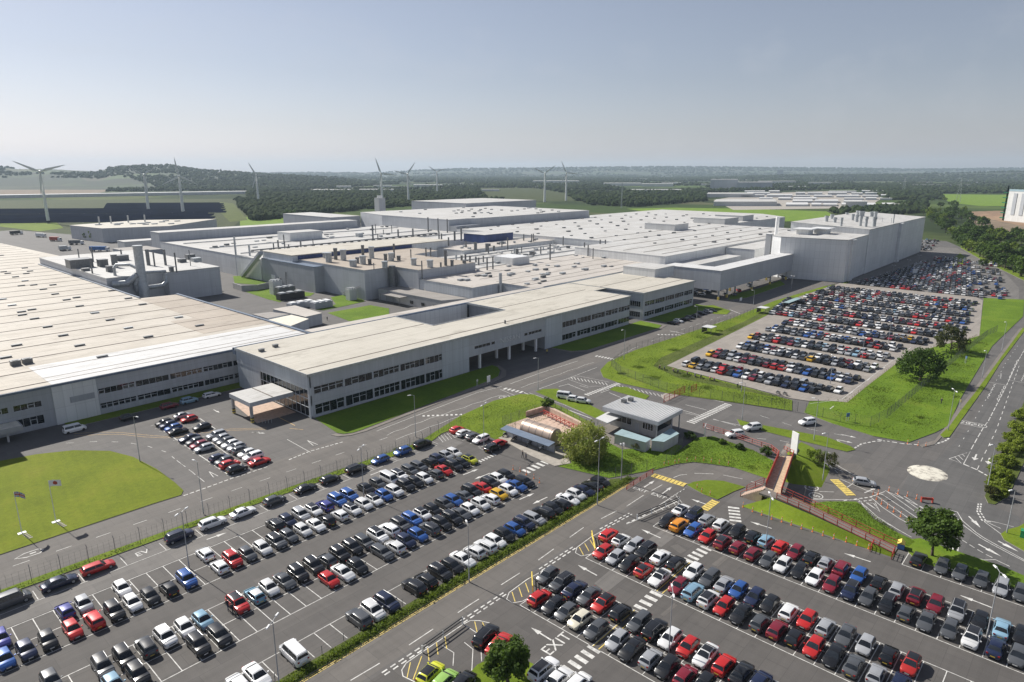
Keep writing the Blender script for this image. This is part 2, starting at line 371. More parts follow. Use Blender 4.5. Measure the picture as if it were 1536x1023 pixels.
def dup(root, loc, rotz, label=None, group=None, parent_map=None):
    r = root.copy(); COL.objects.link(r); r.location = loc; r.rotation_euler = (0, 0, rotz)
    if label: tag(r, label)
    if group: r['group'] = group
    for ch in list(root.children):
        c = ch.copy(); COL.objects.link(c); c.parent = r
        for q in ch.children:
            d = q.copy(); COL.objects.link(d); d.parent = c
    return r
ORD = ['first', 'second', 'third', 'fourth', 'fifth', 'sixth', 'seventh', 'eighth', 'ninth', 'tenth', 'eleventh', 'twelfth', 'thirteenth',
       'fourteenth', 'fifteenth', 'sixteenth', 'seventeenth', 'eighteenth', 'nineteenth', 'twentieth'] + ['twenty-' + x for x in ('first', 'second', 'third', 'fourth', 'fifth', 'sixth', 'seventh', 'eighth', 'ninth')] + ['thirtieth', 'thirty-first', 'thirty-second', 'thirty-third', 'thirty-fourth', 'thirty-fifth', 'thirty-sixth', 'thirty-seventh', 'thirty-eighth']
NUM = ['one', 'two', 'three', 'four', 'five', 'six', 'seven', 'eight', 'nine', 'ten']

M['solar'].node_tree.nodes['Principled BSDF'].inputs['Specular IOR Level'].default_value = .0
# ---------------------------------------------------------------- camera, light, air
SUN_EL, SUN_AZ = R(39.5), math.atan2(0.997, -0.085)      # direction to the sun in plan
cam_d = bpy.data.cameras.new('camera'); cam = bpy.data.objects.new('camera', cam_d); COL.objects.link(cam)
cam_d.sensor_width = 36; cam_d.lens = 36 * F / 1536; cam_d.clip_start = 0.5; cam_d.clip_end = 60000
cam.location = (0, 0, HGT); cam.rotation_euler = (PI / 2 - TH, 0, R(42.5) - PI / 2)
scn.camera = cam
w = bpy.data.worlds.new('World'); scn.world = w; w.use_nodes = True
nt = w.node_tree; bg = nt.nodes['Background']
sky = nt.nodes.new('ShaderNodeTexSky'); sky.sky_type = 'NISHITA'; sky.sun_disc = False
sky.sun_elevation = SUN_EL; sky.sun_rotation = PI / 2 - SUN_AZ
sky.altitude = 60; sky.air_density = 1.4; sky.dust_density = 0.7; sky.ozone_density = 2.0
hs = nt.nodes.new('ShaderNodeHueSaturation'); hs.inputs['Saturation'].default_value = .62; L(nt, sky.outputs[0], hs.inputs['Color']); L(nt, mixc(nt, 1.0, hs.outputs[0], (0.985, .965, 1.075), 'MULTIPLY'), bg.inputs[0]); SKYC = bg.inputs[0].links[0].from_socket
tc = nt.nodes.new('ShaderNodeTexCoord'); mpp = nt.nodes.new('ShaderNodeMapping'); L(nt, tc.outputs['Generated'], mpp.inputs[0]); mpp.inputs['Rotation'].default_value = (0, R(-20), R(35)); mpp.inputs['Scale'].default_value = (1.2, 7.0, 9.0)
cl = ramp(nt, noise(nt, mpp.outputs[0], 1.6, 6, .6), [(.52, 0.0), (.8, .16)])
sxy = nt.nodes.new('ShaderNodeSeparateXYZ'); L(nt, tc.outputs['Generated'], sxy.inputs[0])
hzf = math_n(nt, 'POWER', math_n(nt, 'SUBTRACT', 1.0, math_n(nt, 'MAXIMUM', sxy.outputs[2], 0.0)), 7.0)
SKY2 = mixc(nt, hzf, SKYC, mixc(nt, 1.0, SKYC, (1.20, 1.26, 1.46), 'MULTIPLY'))
L(nt, mixc(nt, cl, SKY2, (9.0, 9.0, 9.4)), bg.inputs[0]); bg.inputs[1].default_value = 0.055
sd = bpy.data.lights.new('sun', 'SUN'); sd.energy = 5.0; sd.angle = R(0.53); sd.color = (1.0, 0.955, 0.88)
so = bpy.data.objects.new('sun', sd); COL.objects.link(so)
sv = Vector((math.cos(SUN_AZ) * math.cos(SUN_EL), math.sin(SUN_AZ) * math.cos(SUN_EL), math.sin(SUN_EL)))
so.rotation_euler = sv.to_track_quat('Z', 'Y').to_euler(); so.location = sv * 400
scn.view_settings.view_transform = 'Standard'; scn.view_settings.look = 'None'
scn.view_settings.exposure = 0.42; scn.view_settings.gamma = 1.0
mh, nth, bh = new_mat('air')
nth.nodes.remove(bh); pv = nth.nodes.new('ShaderNodeVolumePrincipled')
pv.inputs['Color'].default_value = (0.70, 0.86, 1.0, 1); pv.inputs['Density'].default_value = 0.00007
pv.inputs['Anisotropy'].default_value = 0.15
L(nth, pv.outputs[0], nth.nodes['Material Output'].inputs['Volume'])
hz = MB().box(-2500, 15500, -2500, 15500, -3, 290).build('haze', mh); struct(hz, 'stuff')

# ---------------------------------------------------------------- ground sheets
mg, ntg, bgd = new_mat('farmland')
vo = ntg.nodes.new('ShaderNodeTexVoronoi'); vo.inputs['Scale'].default_value = 0.0042
wob = noise(ntg, pos(ntg), 0.004, 3)
vv = ntg.nodes.new('ShaderNodeVectorMath'); vv.operation = 'ADD'; L(ntg, pos(ntg, (1, .6, 1), .5), vv.inputs[0])
sc_ = ntg.nodes.new('ShaderNodeVectorMath'); sc_.operation = 'SCALE'; L(ntg, wob, sc_.inputs[0]); sc_.inputs['Scale'].default_value = 60
L(ntg, sc_.outputs[0], vv.inputs[1]); L(ntg, vv.outputs[0], vo.inputs['Vector'])
sx = ntg.nodes.new('ShaderNodeSeparateXYZ'); L(ntg, vo.outputs['Color'], sx.inputs[0])
fc = ramp(ntg, sx.outputs[0], [(0.0, (0.045, 0.075, 0.022)), (0.3, (0.075, 0.11, 0.03)), (0.5, (0.055, 0.085, 0.025)), (0.68, (0.13, 0.13, 0.06)), (0.8, (0.10, 0.15, 0.035)), (1.0, (0.15, 0.13, 0.085))])
wd = noise(ntg, pos(ntg), 0.0016, 6, .6)
fc = mixc(ntg, ramp(ntg, wd, [(0.47, 0.0), (0.53, 1.0)]), fc, (0.035, 0.052, 0.02))
fc = mixc(ntg, .5, fc, mixc(ntg, 1.0, fc, ramp(ntg, noise(ntg, pos(ntg), .05, 5), [(0.3, .6), (0.7, 1.25)]), 'MULTIPLY'))
fc = mixc(ntg, 1.0, fc, (.8, .84, .78), 'MULTIPLY'); L(ntg, fc, bgd.inputs['Base Color']); bgd.inputs['Roughness'].default_value = .95; bgd.inputs['Specular IOR Level'].default_value = .1
struct(MB().sheet([(-2000, -2000), (15000, -2000), (15000, 15000), (-2000, 15000)], -.08).build('ground', mg))
struct(MB().sheet([(-140, -160), (330, -160), (340, 12), (420, 22), (475, 40), (645, 97), (700, 118), (700, 330), (640, 480), (600, 640), (250, 760), (-160, 900), (-160, 100)], 0).build('plant_yard', M['yard']))
def ground_sheet(name, poly, z, m): return struct(MB().sheet(poly, z).build(name, m))
ground_sheet('main_road', [(-120, 116.2), (12, 114.2), (54, 113.2), (90, 111.8), (97, 114.0), (135, 118.2), (160, 119.6), (262, 117.6), (392, 112), (392, 123), (300, 127), (230, 129.2), (134, 131.4), (86, 127), (44, 125.4), (-120, 126.5)], .004, M['road'])
ground_sheet('trunk_road', [(430, 11.5), (330, 12), (220, 13.2), (168, 12.7), (146, 11.9), (142.6, 10), (141, 6), (128, 3), (123, -6), (120, -30), (114, -30), (116.5, 0), (117.5, 8), (118.4, 15), (124, 20), (134, 24), (150, 25), (159, 22.2), (188, 20.4), (245, 22.1), (315, 23.2), (430, 25)], .009, M['carriageway'])
ground_sheet('exit_road', [(-40, 59.4), (103, 59.6), (110, 58.5), (112.5, 55.8), (116.4, 53.8), (118.1, 46.4), (117.5, 40), (121, 32), (132, 25), (146, 34), (140, 40), (127, 44), (125.8, 52.6), (122.6, 60), (117, 63.4), (111, 64.9), (-40, 65.3)], .004, M['road'])
ground_sheet('west_car_park', [(-40, 67.0), (100, 67.2), (104, 71), (104, 81), (103, 98.6), (103, 111.3), (97.5, 111.3), (90, 108.8), (54, 111.6), (-40, 112.4)], .006, M['lot'])
ground_sheet('west_car_park_aisle', [(-40, 103.2), (91.5, 103.2), (97, 104), (97, 110.8), (90, 108.6), (54, 111.2), (-40, 111.8)], .010, M['lot_light'])
ground_sheet('east_car_park', [(-40, -70), (110.8, -70), (110.8, 57.5), (103, 59.0), (-40, 58.8)], .006, M['lot'])
bl = [(183.2, 101.2), (178.2, 60), (179.2, 56), (183, 52), g(1271, 604), g(1300, 580), g(1360, 534), g(1409, 518.5), g(1446, 511), g(1469, 504), (384, 46), (392, 50), (392, 113), (330, 114.5), (300, 110), (262, 107)]
ground_sheet('staff_car_park', bl, .135, M['paving'])
ground_sheet('far_car_park', [(392.2, 33), (440, 38), (530, 58), (600, 85), (640, 100), (640, 112), (392.2, 112)], .006, M['lot_light'])

for k, q in enumerate(([(800, 190), (905, 115), (985, 150), (890, 222)], [(505, 430), (610, 342), (700, 385), (575, 482)], [(940, 215), (985, 205), (1035, 240), (1000, 260)], [(885, 610), (965, 545), (985, 555), (905, 622)], [(1180, 320), (1250, 270), (1280, 282), (1215, 335)])):
    struct(MB().sheet([g(760 + x / 3.84, 763 + y / 3.84) for x, y in q], .010 + .0004 * k).build('tarmac_patch', M['lot_light'] if k < 2 else M['road']))
def kerbed(name, poly, m, h=.12, z=0.0):
    o = MB().prism(poly, z, h, 0, 1).build(name, [M['kerb'], m]); return struct(o)
G_ = lambda *pp: [g(*p) for p in pp]
kerbed('round_lawn', [(-60, 126.2), (14, 125.6), (38, 125.4)] + G_((272, 743), (275, 736), (262, 724), (235, 704), (200, 686), (165, 677), (110, 676), (55, 682), (0, 692)) + [(-60, 170)], M['lawn'])
kerbed('road_verge', [(-120, 112.6), (-20, 112.0), (12.5, 112.2), (54, 111.0), (75, 110.0), (90.3, 108.9), (97.3, 111.6), (103.2, 111.6), (103.2, 98.4), (107.5, 98.0), (109, 86.5), (121, 85.2), (125.2, 86.5), (130, 99), (133.4, 114), (131, 117), (122, 118.6), (108, 116.8), (96.5, 113.4), (90, 111.4), (54, 113.0), (12.5, 114), (-120, 115.8)], M['grass'])
kerbed('shelter_path', [(101.2, 80.6), (104.5, 79), (110, 84.5), (110, 99.8), (104.2, 99.8), (103.8, 97), (101.8, 88)], M['concrete'], .127)
kerbed('hedge_verge', [(-40, 65.5), (108.5, 64.9), (104, 68.5), (98, 67.1), (-40, 67.0)], M['rough'])
kerbed('tree_lawn', [(101.6, 80.0), (104.6, 78.8), (110.3, 84.0), (117, 84.6), (122.5, 77), (124.5, 71.5), (128.2, 69.4), (129, 66), (118, 64.2), (112, 65.1), (104.2, 69), (103.5, 72)], M['lush'], .115)
kerbed('entrance_lawn', G_((979, 706), (1000, 690), (1045, 657), (1070, 655), (1130, 676), (1160, 692), (1156, 715), (1152, 719), (1100, 701.5), (1060, 695.5), (1040, 693.5), (1015, 696.5)), M['lush'])
kerbed('curve_island', G_((1030, 728), (1040, 723.5), (1060, 720.5), (1085, 722), (1118, 731), (1100, 738), (1076, 750), (1055, 742)), M['grass'])
kerbed('median_island', G_((1105, 629), (1122, 634), (1180, 645), (1240, 656), (1276, 670), (1283, 675), (1270, 678), (1240, 671), (1180, 656), (1110, 638)), M['grass'])
kerbed('gate_verge', G_((803, 588), (815, 584), (836, 583.5), (870, 600), (912, 622), (918, 631), (905, 633.5), (870, 617)), M['grass'])
kerbed('gate_island', G_((914, 585), (922, 580.5), (940, 581), (974, 594), (968, 600)), M['grass'])
kerbed('park_verge', [(174, 117.4), (165, 114), (159.5, 109), (158.2, 103), (159.2, 88), (168.6, 56.4), (176.8, 59.4), (176.8, 62), (178.1, 66)] + [(183.1, 101.4), (262, 107.2), (300, 110.2), (330, 114.7), (391, 113.2), (391, 110), (400, 110.0), (400, 111.5), (374, 116), (315, 119.2), (262, 116.8), (193, 119.0)], M['grass'], .13)
kerbed('park_bank', [(169.3, 53.6), (166.2, 46), (164.2, 36), (165.6, 29), (176.4, 25.9), (183, 24.6), (190, 24.9), (209, 26.2), (283, 28.9), (352, 27.2), (400, 31.7), (392, 47), (384.2, 45.8)] + bl[9:3:-1] + [(183, 51.8), (179, 55.6)], M['lush'], .13)
kerbed('office_lawn', [(82.4, 142.6), (80.7, 130.2), (81.4, 128.4), (83.3, 127.4), (86, 127.4), (133, 131.8), (139, 133), (143.5, 136.5), (146.0, 140), (146.2, 142.6)], M['lush'], .125)
kerbed('office_lawn', [(176, 142.6), (177, 134.5), (182, 131.2), (228, 130.4), (233, 132), (234.5, 142.6)], M['lush'], .125)
kerbed('office_lawn', [(239, 142.6), (239, 133.2), (276, 132.6), (281, 133), (282.5, 142.6)], M['lush'], .125)
kerbed('yard_verge', G_((1045, 464), (1052, 459), (1070, 458), (1096, 466.5), (1090, 472), (1070, 471)), M['grass'])
kerbed('link_lawn', G_((1092, 450), (1120, 447), (1178, 427), (1170, 421), (1140, 432), (1095, 443)), M['lush'])
Y2 = lambda *pp: [g(330 + a / 6.39, 330 + b / 6.39) for a, b in pp]
kerbed('yard_lawn', Y2((240, 688), (530, 650), (535, 715), (640, 765), (570, 788), (460, 762)), M['lush'])
kerbed('yard_lawn', Y2((790, 690), (905, 703), (870, 728), (800, 735)), M['lush'])
kerbed('yard_lawn', Y2((1060, 742), (1200, 718), (1375, 768), (1390, 782), (1190, 828), (990, 868), (920, 862), (1110, 810)), M['lush'])
kerbed('yard_lawn', Y2((1030, 892), (1440, 818), (1620, 850), (1620, 930), (1350, 975), (1240, 972)), M['lush'])
kerbed('yard_lawn', Y2((125, 540), (220, 535), (345, 568), (470, 600), (470, 618), (350, 622), (140, 606)), M['lush'])
kerbed('roadside_verge', [(430, 12.6), (300, 13.0), (219, 13.1), (168, 12.5), (146, 11.8), (143.2, 10.9), (143.4, 9.9), (148.9, 8.5), (172, 8.2), (260, 8.0), (430, 7)], M['rough'])
kerbed('corner_verge', [(140, 4.6), (136.5, 5.6), (134, 6.9), (131.5, 7.5), (129.6, 6.8), (127, 3), (124.5, -4), (121, -20), (145, -20)], M['grass'])
kerbed('car_park_verge', G_((1348, 812), (1380, 808), (1402, 816), (1457, 835), (1500, 849), (1545, 868), (1545, 890), (1510, 880), (1440, 862), (1392, 848), (1372, 840)) , M['lush'])
kerbed('tree_island', G_((712, 1030), (702, 1013), (716, 998), (742, 985), (775, 984), (802, 998), (806, 1012), (795, 1030)), M['grass'])
kerbed('footway_verge', G_((1410, 653), (1415, 657), (1424, 656), (1440, 633), (1478, 580), (1500, 545), (1540, 492), (1534, 492), (1495, 545), (1462, 590), (1442, 615), (1424, 640)), M['grass'])
kerbed('footway', G_((1380, 668), (1402, 661), (1414, 646), (1437, 612), (1455, 592), (1495, 537), (1530, 492), (1536, 492), (1498, 541), (1462, 590), (1442, 615), (1418, 650), (1402, 667), (1384, 671)), M['footway'], .11)
kerbed('office_footway', [(79.0, 130), (79.6, 128), (82, 126.4), (86, 125.9), (134, 130.2), (141, 131.6), (145.2, 135.5), (147.6, 141), (146.4, 141), (143.9, 136.2), (139.3, 132.7), (133, 131.5), (86, 127.1), (83.1, 127.1), (81.1, 128.2), (80.4, 130)], M['footway'], .11)
kerbed('office_footway', [(175.4, 142), (175.6, 134), (181, 129.9), (228, 129.2), (234, 130.4), (235.4, 142), (234.8, 142), (233.3, 131.8), (228, 130.2), (182, 131), (176.8, 134.4), (175.8, 142)], M['footway'], .11)
kerbed('wing_verge', [(39, 180.2), (84, 179.6), (84, 184.8), (39, 184.8)], M['grass'])
kerbed('lane_verge', G_((1441, 368), (1474, 386), (1540, 416), (1540, 423), (1474, 391), (1441, 372)), M['grass'])
kerbed('lane_island', G_((1432, 386), (1440, 380), (1449, 386), (1446, 396), (1428, 401)), M['grass'])
struct(MB().sheet([(184.5, 101.6), (262, 107.6), (330, 115), (330, 117.2), (262, 110.6), (190, 107.4), (180, 104.2), (174, 92), (176.2, 64), (177.6, 64), (180.0, 92)], .1345).build('rough_grass', M['rough']))
kerbed('canopy_forecourt', [(71, 150), (81.6, 150), (81.6, 168), (74, 170)], M['brick_wall'], .03)
# east bank carrying the footbridge ramp, north embankment
def bank(name, base, top, zt, m):
    n = len(base); mb = MB()
    mb.add([(x, y, 0) for x, y in base] + [(x, y, z) for (x, y), z in zip(top, zt)], [(i, (i + 1) % n, n + (i + 1) % n, n + i) for i in range(n)] + [tuple(range(n, 2 * n))])
    return struct(mb.build(name, m, None, (0, 0, 0), True))
bank('ramp_bank', [(111.3, 19.2), (116.6, 19.2), (118.2, 26), (117.6, 34), (117.2, 39.6), (116.8, 42.2), (111.2, 44.4)],
     [(112.6, 19.4), (115.2, 19.4), (115.8, 26), (116.0, 34), (116.2, 38.4), (116.0, 40.6), (112.2, 39.8)], [.12, .12, 1.0, 2.1, 2.75, 2.75, 2.75], M['grass'])
bank('bridge_mound', [(126.6, 43.6), (126.8, 40.5), (129, 36), (139, 37.5), (148, 44), (149.5, 47.2), (141, 47.6), (137, 46.6)],
     [(130.4, 43.4), (130.8, 41.8), (132.6, 40.6), (138, 41.6), (143, 44.6), (144, 46.2), (139, 46.4), (136, 45.4)], [2.75, 2.75, 2.0, 1.2, .3, .2, 1.2, 2.3], M['grass'])
bank('ramp_lawn', G_((1203, 757), (1240, 752), (1284, 752), (1292, 757), (1310, 778), (1345, 798), (1376, 812), (1362, 822), (1346, 816)),
     G_((1212, 760), (1240, 754), (1282, 754), (1290, 759), (1308, 780), (1343, 800), (1372, 813), (1362, 821), (1340, 812)), [.14] * 9, M['lush'])

# ---------------------------------------------------------------- markings
ZM = .016
def rect(mb, c, d, l, w_, z, mi=0):
    d = Vector(d).normalized(); q = Vector((-d.y, d.x)); c = Vector(c)
    mb.sheet([tuple(c + d * l / 2 + q * w_ / 2), tuple(c - d * l / 2 + q * w_ / 2), tuple(c - d * l / 2 - q * w_ / 2), tuple(c + d * l / 2 - q * w_ / 2)], z, mi)
def zebra(mb, a, b, n, depth, fill=.5, z=ZM, mi=0, skew=None):
    a, b = Vector(a), Vector(b); d = (b - a) / n
    for i in range(n):
        c = a + d * (i + .5)
        if skew is None: rect(mb, c, d, d.length * fill, depth, z, mi)
        else:
            s = Vector(skew).normalized() * depth / 2; e = d * fill / 2
            mb.sheet([tuple(c + e + s), tuple(c - e + s), tuple(c - e - s), tuple(c + e - s)], z, mi)
def arrow(mb, a, b, w_=.22, head=1.6, hw=.75, z=ZM, bend=0):
    a, b = Vector(a), Vector(b); d = (b - a).normalized(); q = Vector((-d.y, d.x)); h = b - d * head
    mb.strip([a, h], w_, z)
    if bend: h = h + q * bend * .3
    mb.sheet([tuple(h + q * hw / 2), tuple(h - q * hw / 2), tuple(b + q * bend)], z)
def text_mark(name, s, c, ang, size, m, z=ZM, extr=0.0, rx=0.0, stretch=1.0):
    cu = bpy.data.curves.new(name, 'FONT'); cu.body = s; cu.size = size; cu.align_x = 'CENTER'; cu.align_y = 'CENTER'; cu.extrude = extr; cu.resolution_u = 3
    o = bpy.data.objects.new(name + '_src', cu); COL.objects.link(o)
    dg = bpy.context.evaluated_depsgraph_get(); me = bpy.data.meshes.new_from_object(o.evaluated_get(dg))
    bpy.data.objects.remove(o); me.materials.clear(); me.materials.append(m)
    t = bpy.data.objects.new(name, me); COL.objects.link(t); t.location = (c[0], c[1], z); t.rotation_euler = (rx, 0, ang); t.scale = (1, stretch, 1)
    return t
mk = MB()
# west car park bays
def bays_x(mb, x0, x1, off, ys, ends, w_=.11, z=ZM, step=2.45, gaps=()):
    for y in ends: mb.strip([(x0, y), (x1, y)], w_, z)
    k = x0 + off
    while k <= x1 + .01:
        if not any(a <= k <= b for a, b in gaps): mb.strip([(k, ys[0]), (k, ys[1])], w_, z + .003)
        k += step
bays_x(mk, -6, 92.0, .5, (93.2, 102.9), (93.2, 98.0, 102.9))
bays_x(mk, -6, 92.0, .6, (77.4, 87.0), (77.4, 82.2, 87.0))
bays_x(mk, -6, 102, .7, (67.4, 71.6), (71.6,))
for k in range(-1, 16): mk.strip([(9.9 + 5.9 * k, 107.4), (9.9 + 5.9 * k, 110.4)], .1, ZM)
mk.strip([(-6, 107.2), (92, 107.2)], .09, ZM + .004)
for k in range(6): mk.strip([(94 + k * .9, 107.5), (95.6 + k * .9, 111.0)], .1, ZM)
for k in range(5): mk.strip([(97.6, 99.8 + 2.6 * k), (102.6, 99.8 + 2.6 * k)], .1, ZM)
mk.strip([(97.2, 94.4), (97.2, 99.2), (103, 99.2)], .1, ZM); mk.strip([(97.2, 97.6), (103, 97.6)], .1, ZM + .003)
# east car park bays (rows across)
def bays_y(mb, us, v0, v1, w_=.11, z=ZM, step=2.52, gap=None):
    for u in us: mb.strip([(u, v0), (u, v1)], w_, z)
    v = v1
    while v >= v0:
        if gap is None or not gap[0] < v < gap[1]: mb.strip([(us[0], v), (us[-1], v)], w_, z + .003)
        v -= step
bays_y(mk, (93.8, 98.9, 104.0), -12, 52.6)
bays_y(mk, (77.9, 83.0, 88.0), -12, 55.4, gap=(41.6, 42.4))
bays_y(mk, (61.9, 67.0, 72.0), -12, 55.2, gap=(41.6, 42.4))
bays_y(mk, (46.5, 51.4, 56.5), -12, 43.4)
bays_y(mk, (110.1, 115.0), -12, 17.6, step=2.6)
for u0, u1 in ((62, 72), (78, 88)):
    mk.strip([(u0, 42.5), (u1, 42.5)], .14, ZM + .006, 1); mk.strip([(u0, 41.6), (u1, 41.6)], .14, ZM + .006, 1)
C3 = lambda x, y: g(760 + x / 3.84, 763 + y / 3.84); C7 = lambda x, y: g(940 + x / 3.84, 600 + y / 3.84)
C1 = lambda x, y: g(x / 3.84, 763 + y / 3.84); C2 = lambda x, y: g(380 + x / 3.84, 763 + y / 3.84); C4 = lambda x, y: g(1136 + x / 3.84, 763 + y / 3.84)
C5 = lambda x, y: g(200 + x / 3.84, 580 + y / 3.84); C6 = lambda x, y: g(580 + x / 3.84, 590 + y / 3.84); C8 = lambda x, y: g(760 + x / 3.84, 430 + y / 3.84)
C9 = lambda x, y: g(x / 3.84, 470 + y / 3.84); C10 = lambda x, y: g(380 + x / 3.84, 430 + y / 3.84); C11 = lambda x, y: g(1136 + x / 3.84, 430 + y / 3.84)
zebra(mk, C3(755, 585), C3(875, 478), 4, 1.9); zebra(mk, C3(335, 945), C3(520, 795), 5, 1.9)
zebra(mk, C7(345, 935), C7(470, 845), 5, 1.9); zebra(mk, C7(628, 705), C7(615, 612), 5, 2.0); zebra(mk, C6(790, 455), C6(925, 392), 5, 2.1)
zebra(mk, C6(530, 395), C6(630, 350), 6, .9)
for a, b in ((C3(520, 385), C3(410, 325)), (C3(258, 758), C3(140, 685)), (C7(835, 740), C7(710, 700)), (C7(455, 600), C7(370, 570)), (C7(195, 795), C7(85, 745)),
             (C7(1405, 932), C7(1250, 882)), (C4(1350, 570), C4(1165, 498)),
             (C1(1190, 178), C1(1305, 138)), (C5(1365, 510), C5(1455, 475)), (C6(440, 470), C6(530, 435)), (C6(595, 460), C6(505, 495)), (C6(765, 612), C6(850, 575)), (C6(925, 598), C6(840, 638)),
             (C7(100, 503), C7(160, 465)), (C7(205, 540), C7(260, 500)), (C5(690, 262), C5(760, 270)), (g(1258, 667), g(1290, 663) if 0 else g(1242, 661)), (g(1265, 668), g(1255, 660))): arrow(mk, a, b)
# exit road
mk.dashes([C2(560, 990), C2(830, 830), C2(1230, 565), C2(1536, 370), C3(150, 320), C3(440, 110), C3(660, 0)], .14, ZM, 4.2, 4.6)
for off in (0, .55):
    a = Vector(C2(740, 985 + off)); mk.dashes([(40.5, 58.9 - off), (47.5, 58.9 - off)], .22, ZM, .8, .5); mk.dashes([(53.8, 58.9 - off), (62.6, 58.9 - off)], .22, ZM, .8, .5); mk.dashes([(70.5, 58.9 - off), (79.2, 58.9 - off)], .22, ZM, .8, .5); mk.dashes([(86.8, 58.9 - off), (95, 58.2 - off)], .22, ZM, .8, .5)
mk.strip([(-40, 65.2), (105, 64.75)], .16, ZM, 1); mk.strip([(-40, 64.9), (105, 64.45)], .10, ZM + .003, 1)
for u0 in (48, 64.2, 80.6):       # rounded row ends with yellow hatching
    ps = [(u0 + 4.2, 58.4)] + [(u0 + 4.4 * math.cos(t) - .2, 56.2 + 2.6 * math.sin(t)) for t in np.linspace(PI / 3, PI * 2 / 3, 5)] + [(u0 - 4.0, 57.9), (u0 - 4.7, 56.4), (u0 - 4.6, 54.8)]
    if u0 > 50: mk.strip([(u0 + 6.4, 58.2), (u0 + 3, 58.5), (u0 - 1.2, 58.3), (u0 - 2.6, 57.5), (u0 - 2.7, 56.3), (u0 - 1.4, 55.5), (u0, 55.3)], .13, ZM)
    for k in range(3): mk.strip([(u0 - 2.2 + k * 1.5, 56.2), (u0 - .8 + k * 1.5, 58.1)], .13, ZM + .003, 1)
mk.strip([C2(930, 998), C2(862, 965), C2(855, 930), C2(880, 890), C2(960, 835), C2(1210, 665), C2(1250, 645), C2(1300, 645), C2(1360, 658)], .13, ZM)
for p, q in (((885, 975), (905, 885)), ((920, 985), (970, 850)), ((1275, 650), (1290, 715)), ((1320, 655), (1330, 680))): mk.strip([C2(*p), C2(*q)], .12, ZM + .003, 1)
for p in (((1090, 790), (1155, 830), (1150, 905)), ((1215, 770), (1265, 810), (1258, 940)), ((1210, 665), (1285, 715)), ((1310, 780), (1315, 880))): mk.strip([C2(*q) for q in p], .1, ZM + .002)
# exit gates area
mk.strip([C7(135, 640), C7(345, 505)], .14, ZM); mk.strip([C7(0, 715), C7(60, 690), C7(290, 585)], .14, ZM)
for k in range(5): mk.strip([C7(150 + 33 * k, 632 - 21 * k), C7(175 + 36 * k, 648 - 14 * k)], .11, ZM + .003)
mk.strip([C7(255, 570), C7(310, 600)], .12, ZM + .003)
mk.dashes([C7(345, 505), C7(240, 570)], .2, ZM, .8, .5); mk.dashes([C7(0, 712), C7(120, 655)], .3, ZM, .8, .6)
for p in (((0, 612), (98, 548)), ((140, 525), (205, 488)), ((270, 447), (310, 432), (348, 429)), ((390, 422), (500, 426)), ((555, 432), (668, 455)), ((715, 468), (775, 487))): mk.strip([C7(*q) for q in p], .13, ZM)
# painted speed tables
def hump(mb, a, b, w_, n):
    a, b = Vector(a), Vector(b); d = b - a; q = Vector((-d.y, d.x)).normalized() * w_ / 2
    for i in range(n): 
        p0, p1 = a + d * i / n, a + d * (i + .5) / n; mb.sheet([tuple(p0 + q), tuple(p0 - q), tuple(p1 - q + d * .3 / n), tuple(p1 + q + d * .3 / n)], ZM + .02, 1)
    mb.sheet([tuple(a + q), tuple(a - q), tuple(b - q), tuple(b + q)], ZM + .014, 0)
    for s in (1, -1): mb.strip([a + q * s * 1.08, b + q * s * 1.08], .12, ZM + .024, 1)
hm = MB(); hump(hm, C7(150, 432), C7(340, 492), 1.5, 9); hump(hm, C7(445, 632), C7(515, 580), 1.3, 6); hump(hm, C7(1195, 458), C7(1295, 552), 1.5, 9)
struct(hm.build('speed_hump_marking', [M['black_paint'], M['yellow_line']]))
# access road between gatehouse and roundabout
for p in (((0, 635), (0, 635)),): pass
mk.dashes([C7(620, 205), C7(760, 222), C7(900, 235), C7(1060, 275), C7(1220, 318)], .13, ZM, 2.0, 3.0)
mk.dashes([C7(500, 110), C7(640, 150)], .16, ZM, 6, 2.5); mk.strip([C7(340, 75), C7(410, 90)], .14, ZM)
mk.dashes([C7(770, 90), C7(960, 150), C7(1250, 205)], .12, ZM, 2.5, 3.5)
mk.dashes([C7(1080, 325), C7(1190, 395), C7(1215, 420)], .14, ZM, 2.5, 1)
mk.strip([C7(1330, 445), C7(1185, 360), C7(1140, 330), C7(1085, 315), C7(1078, 322), C7(1110, 345), C7(1180, 385), C7(1250, 415)], .14, ZM)
mk.dashes([C11(560, 930), C11(600, 905), C11(680, 890), C11(760, 888)], .35, ZM, .9, .5); mk.dashes([C11(690, 880), C11(840, 905), C11(1000, 915), C11(1080, 890), C11(1105, 872)], .38, ZM, 1.0, .5)
for p in ((480, 850, 570, 870), (455, 880, 550, 900)): arrow(mk, C11(p[0], p[1]), C11(p[2], p[3]), .25, 1.2, .8)
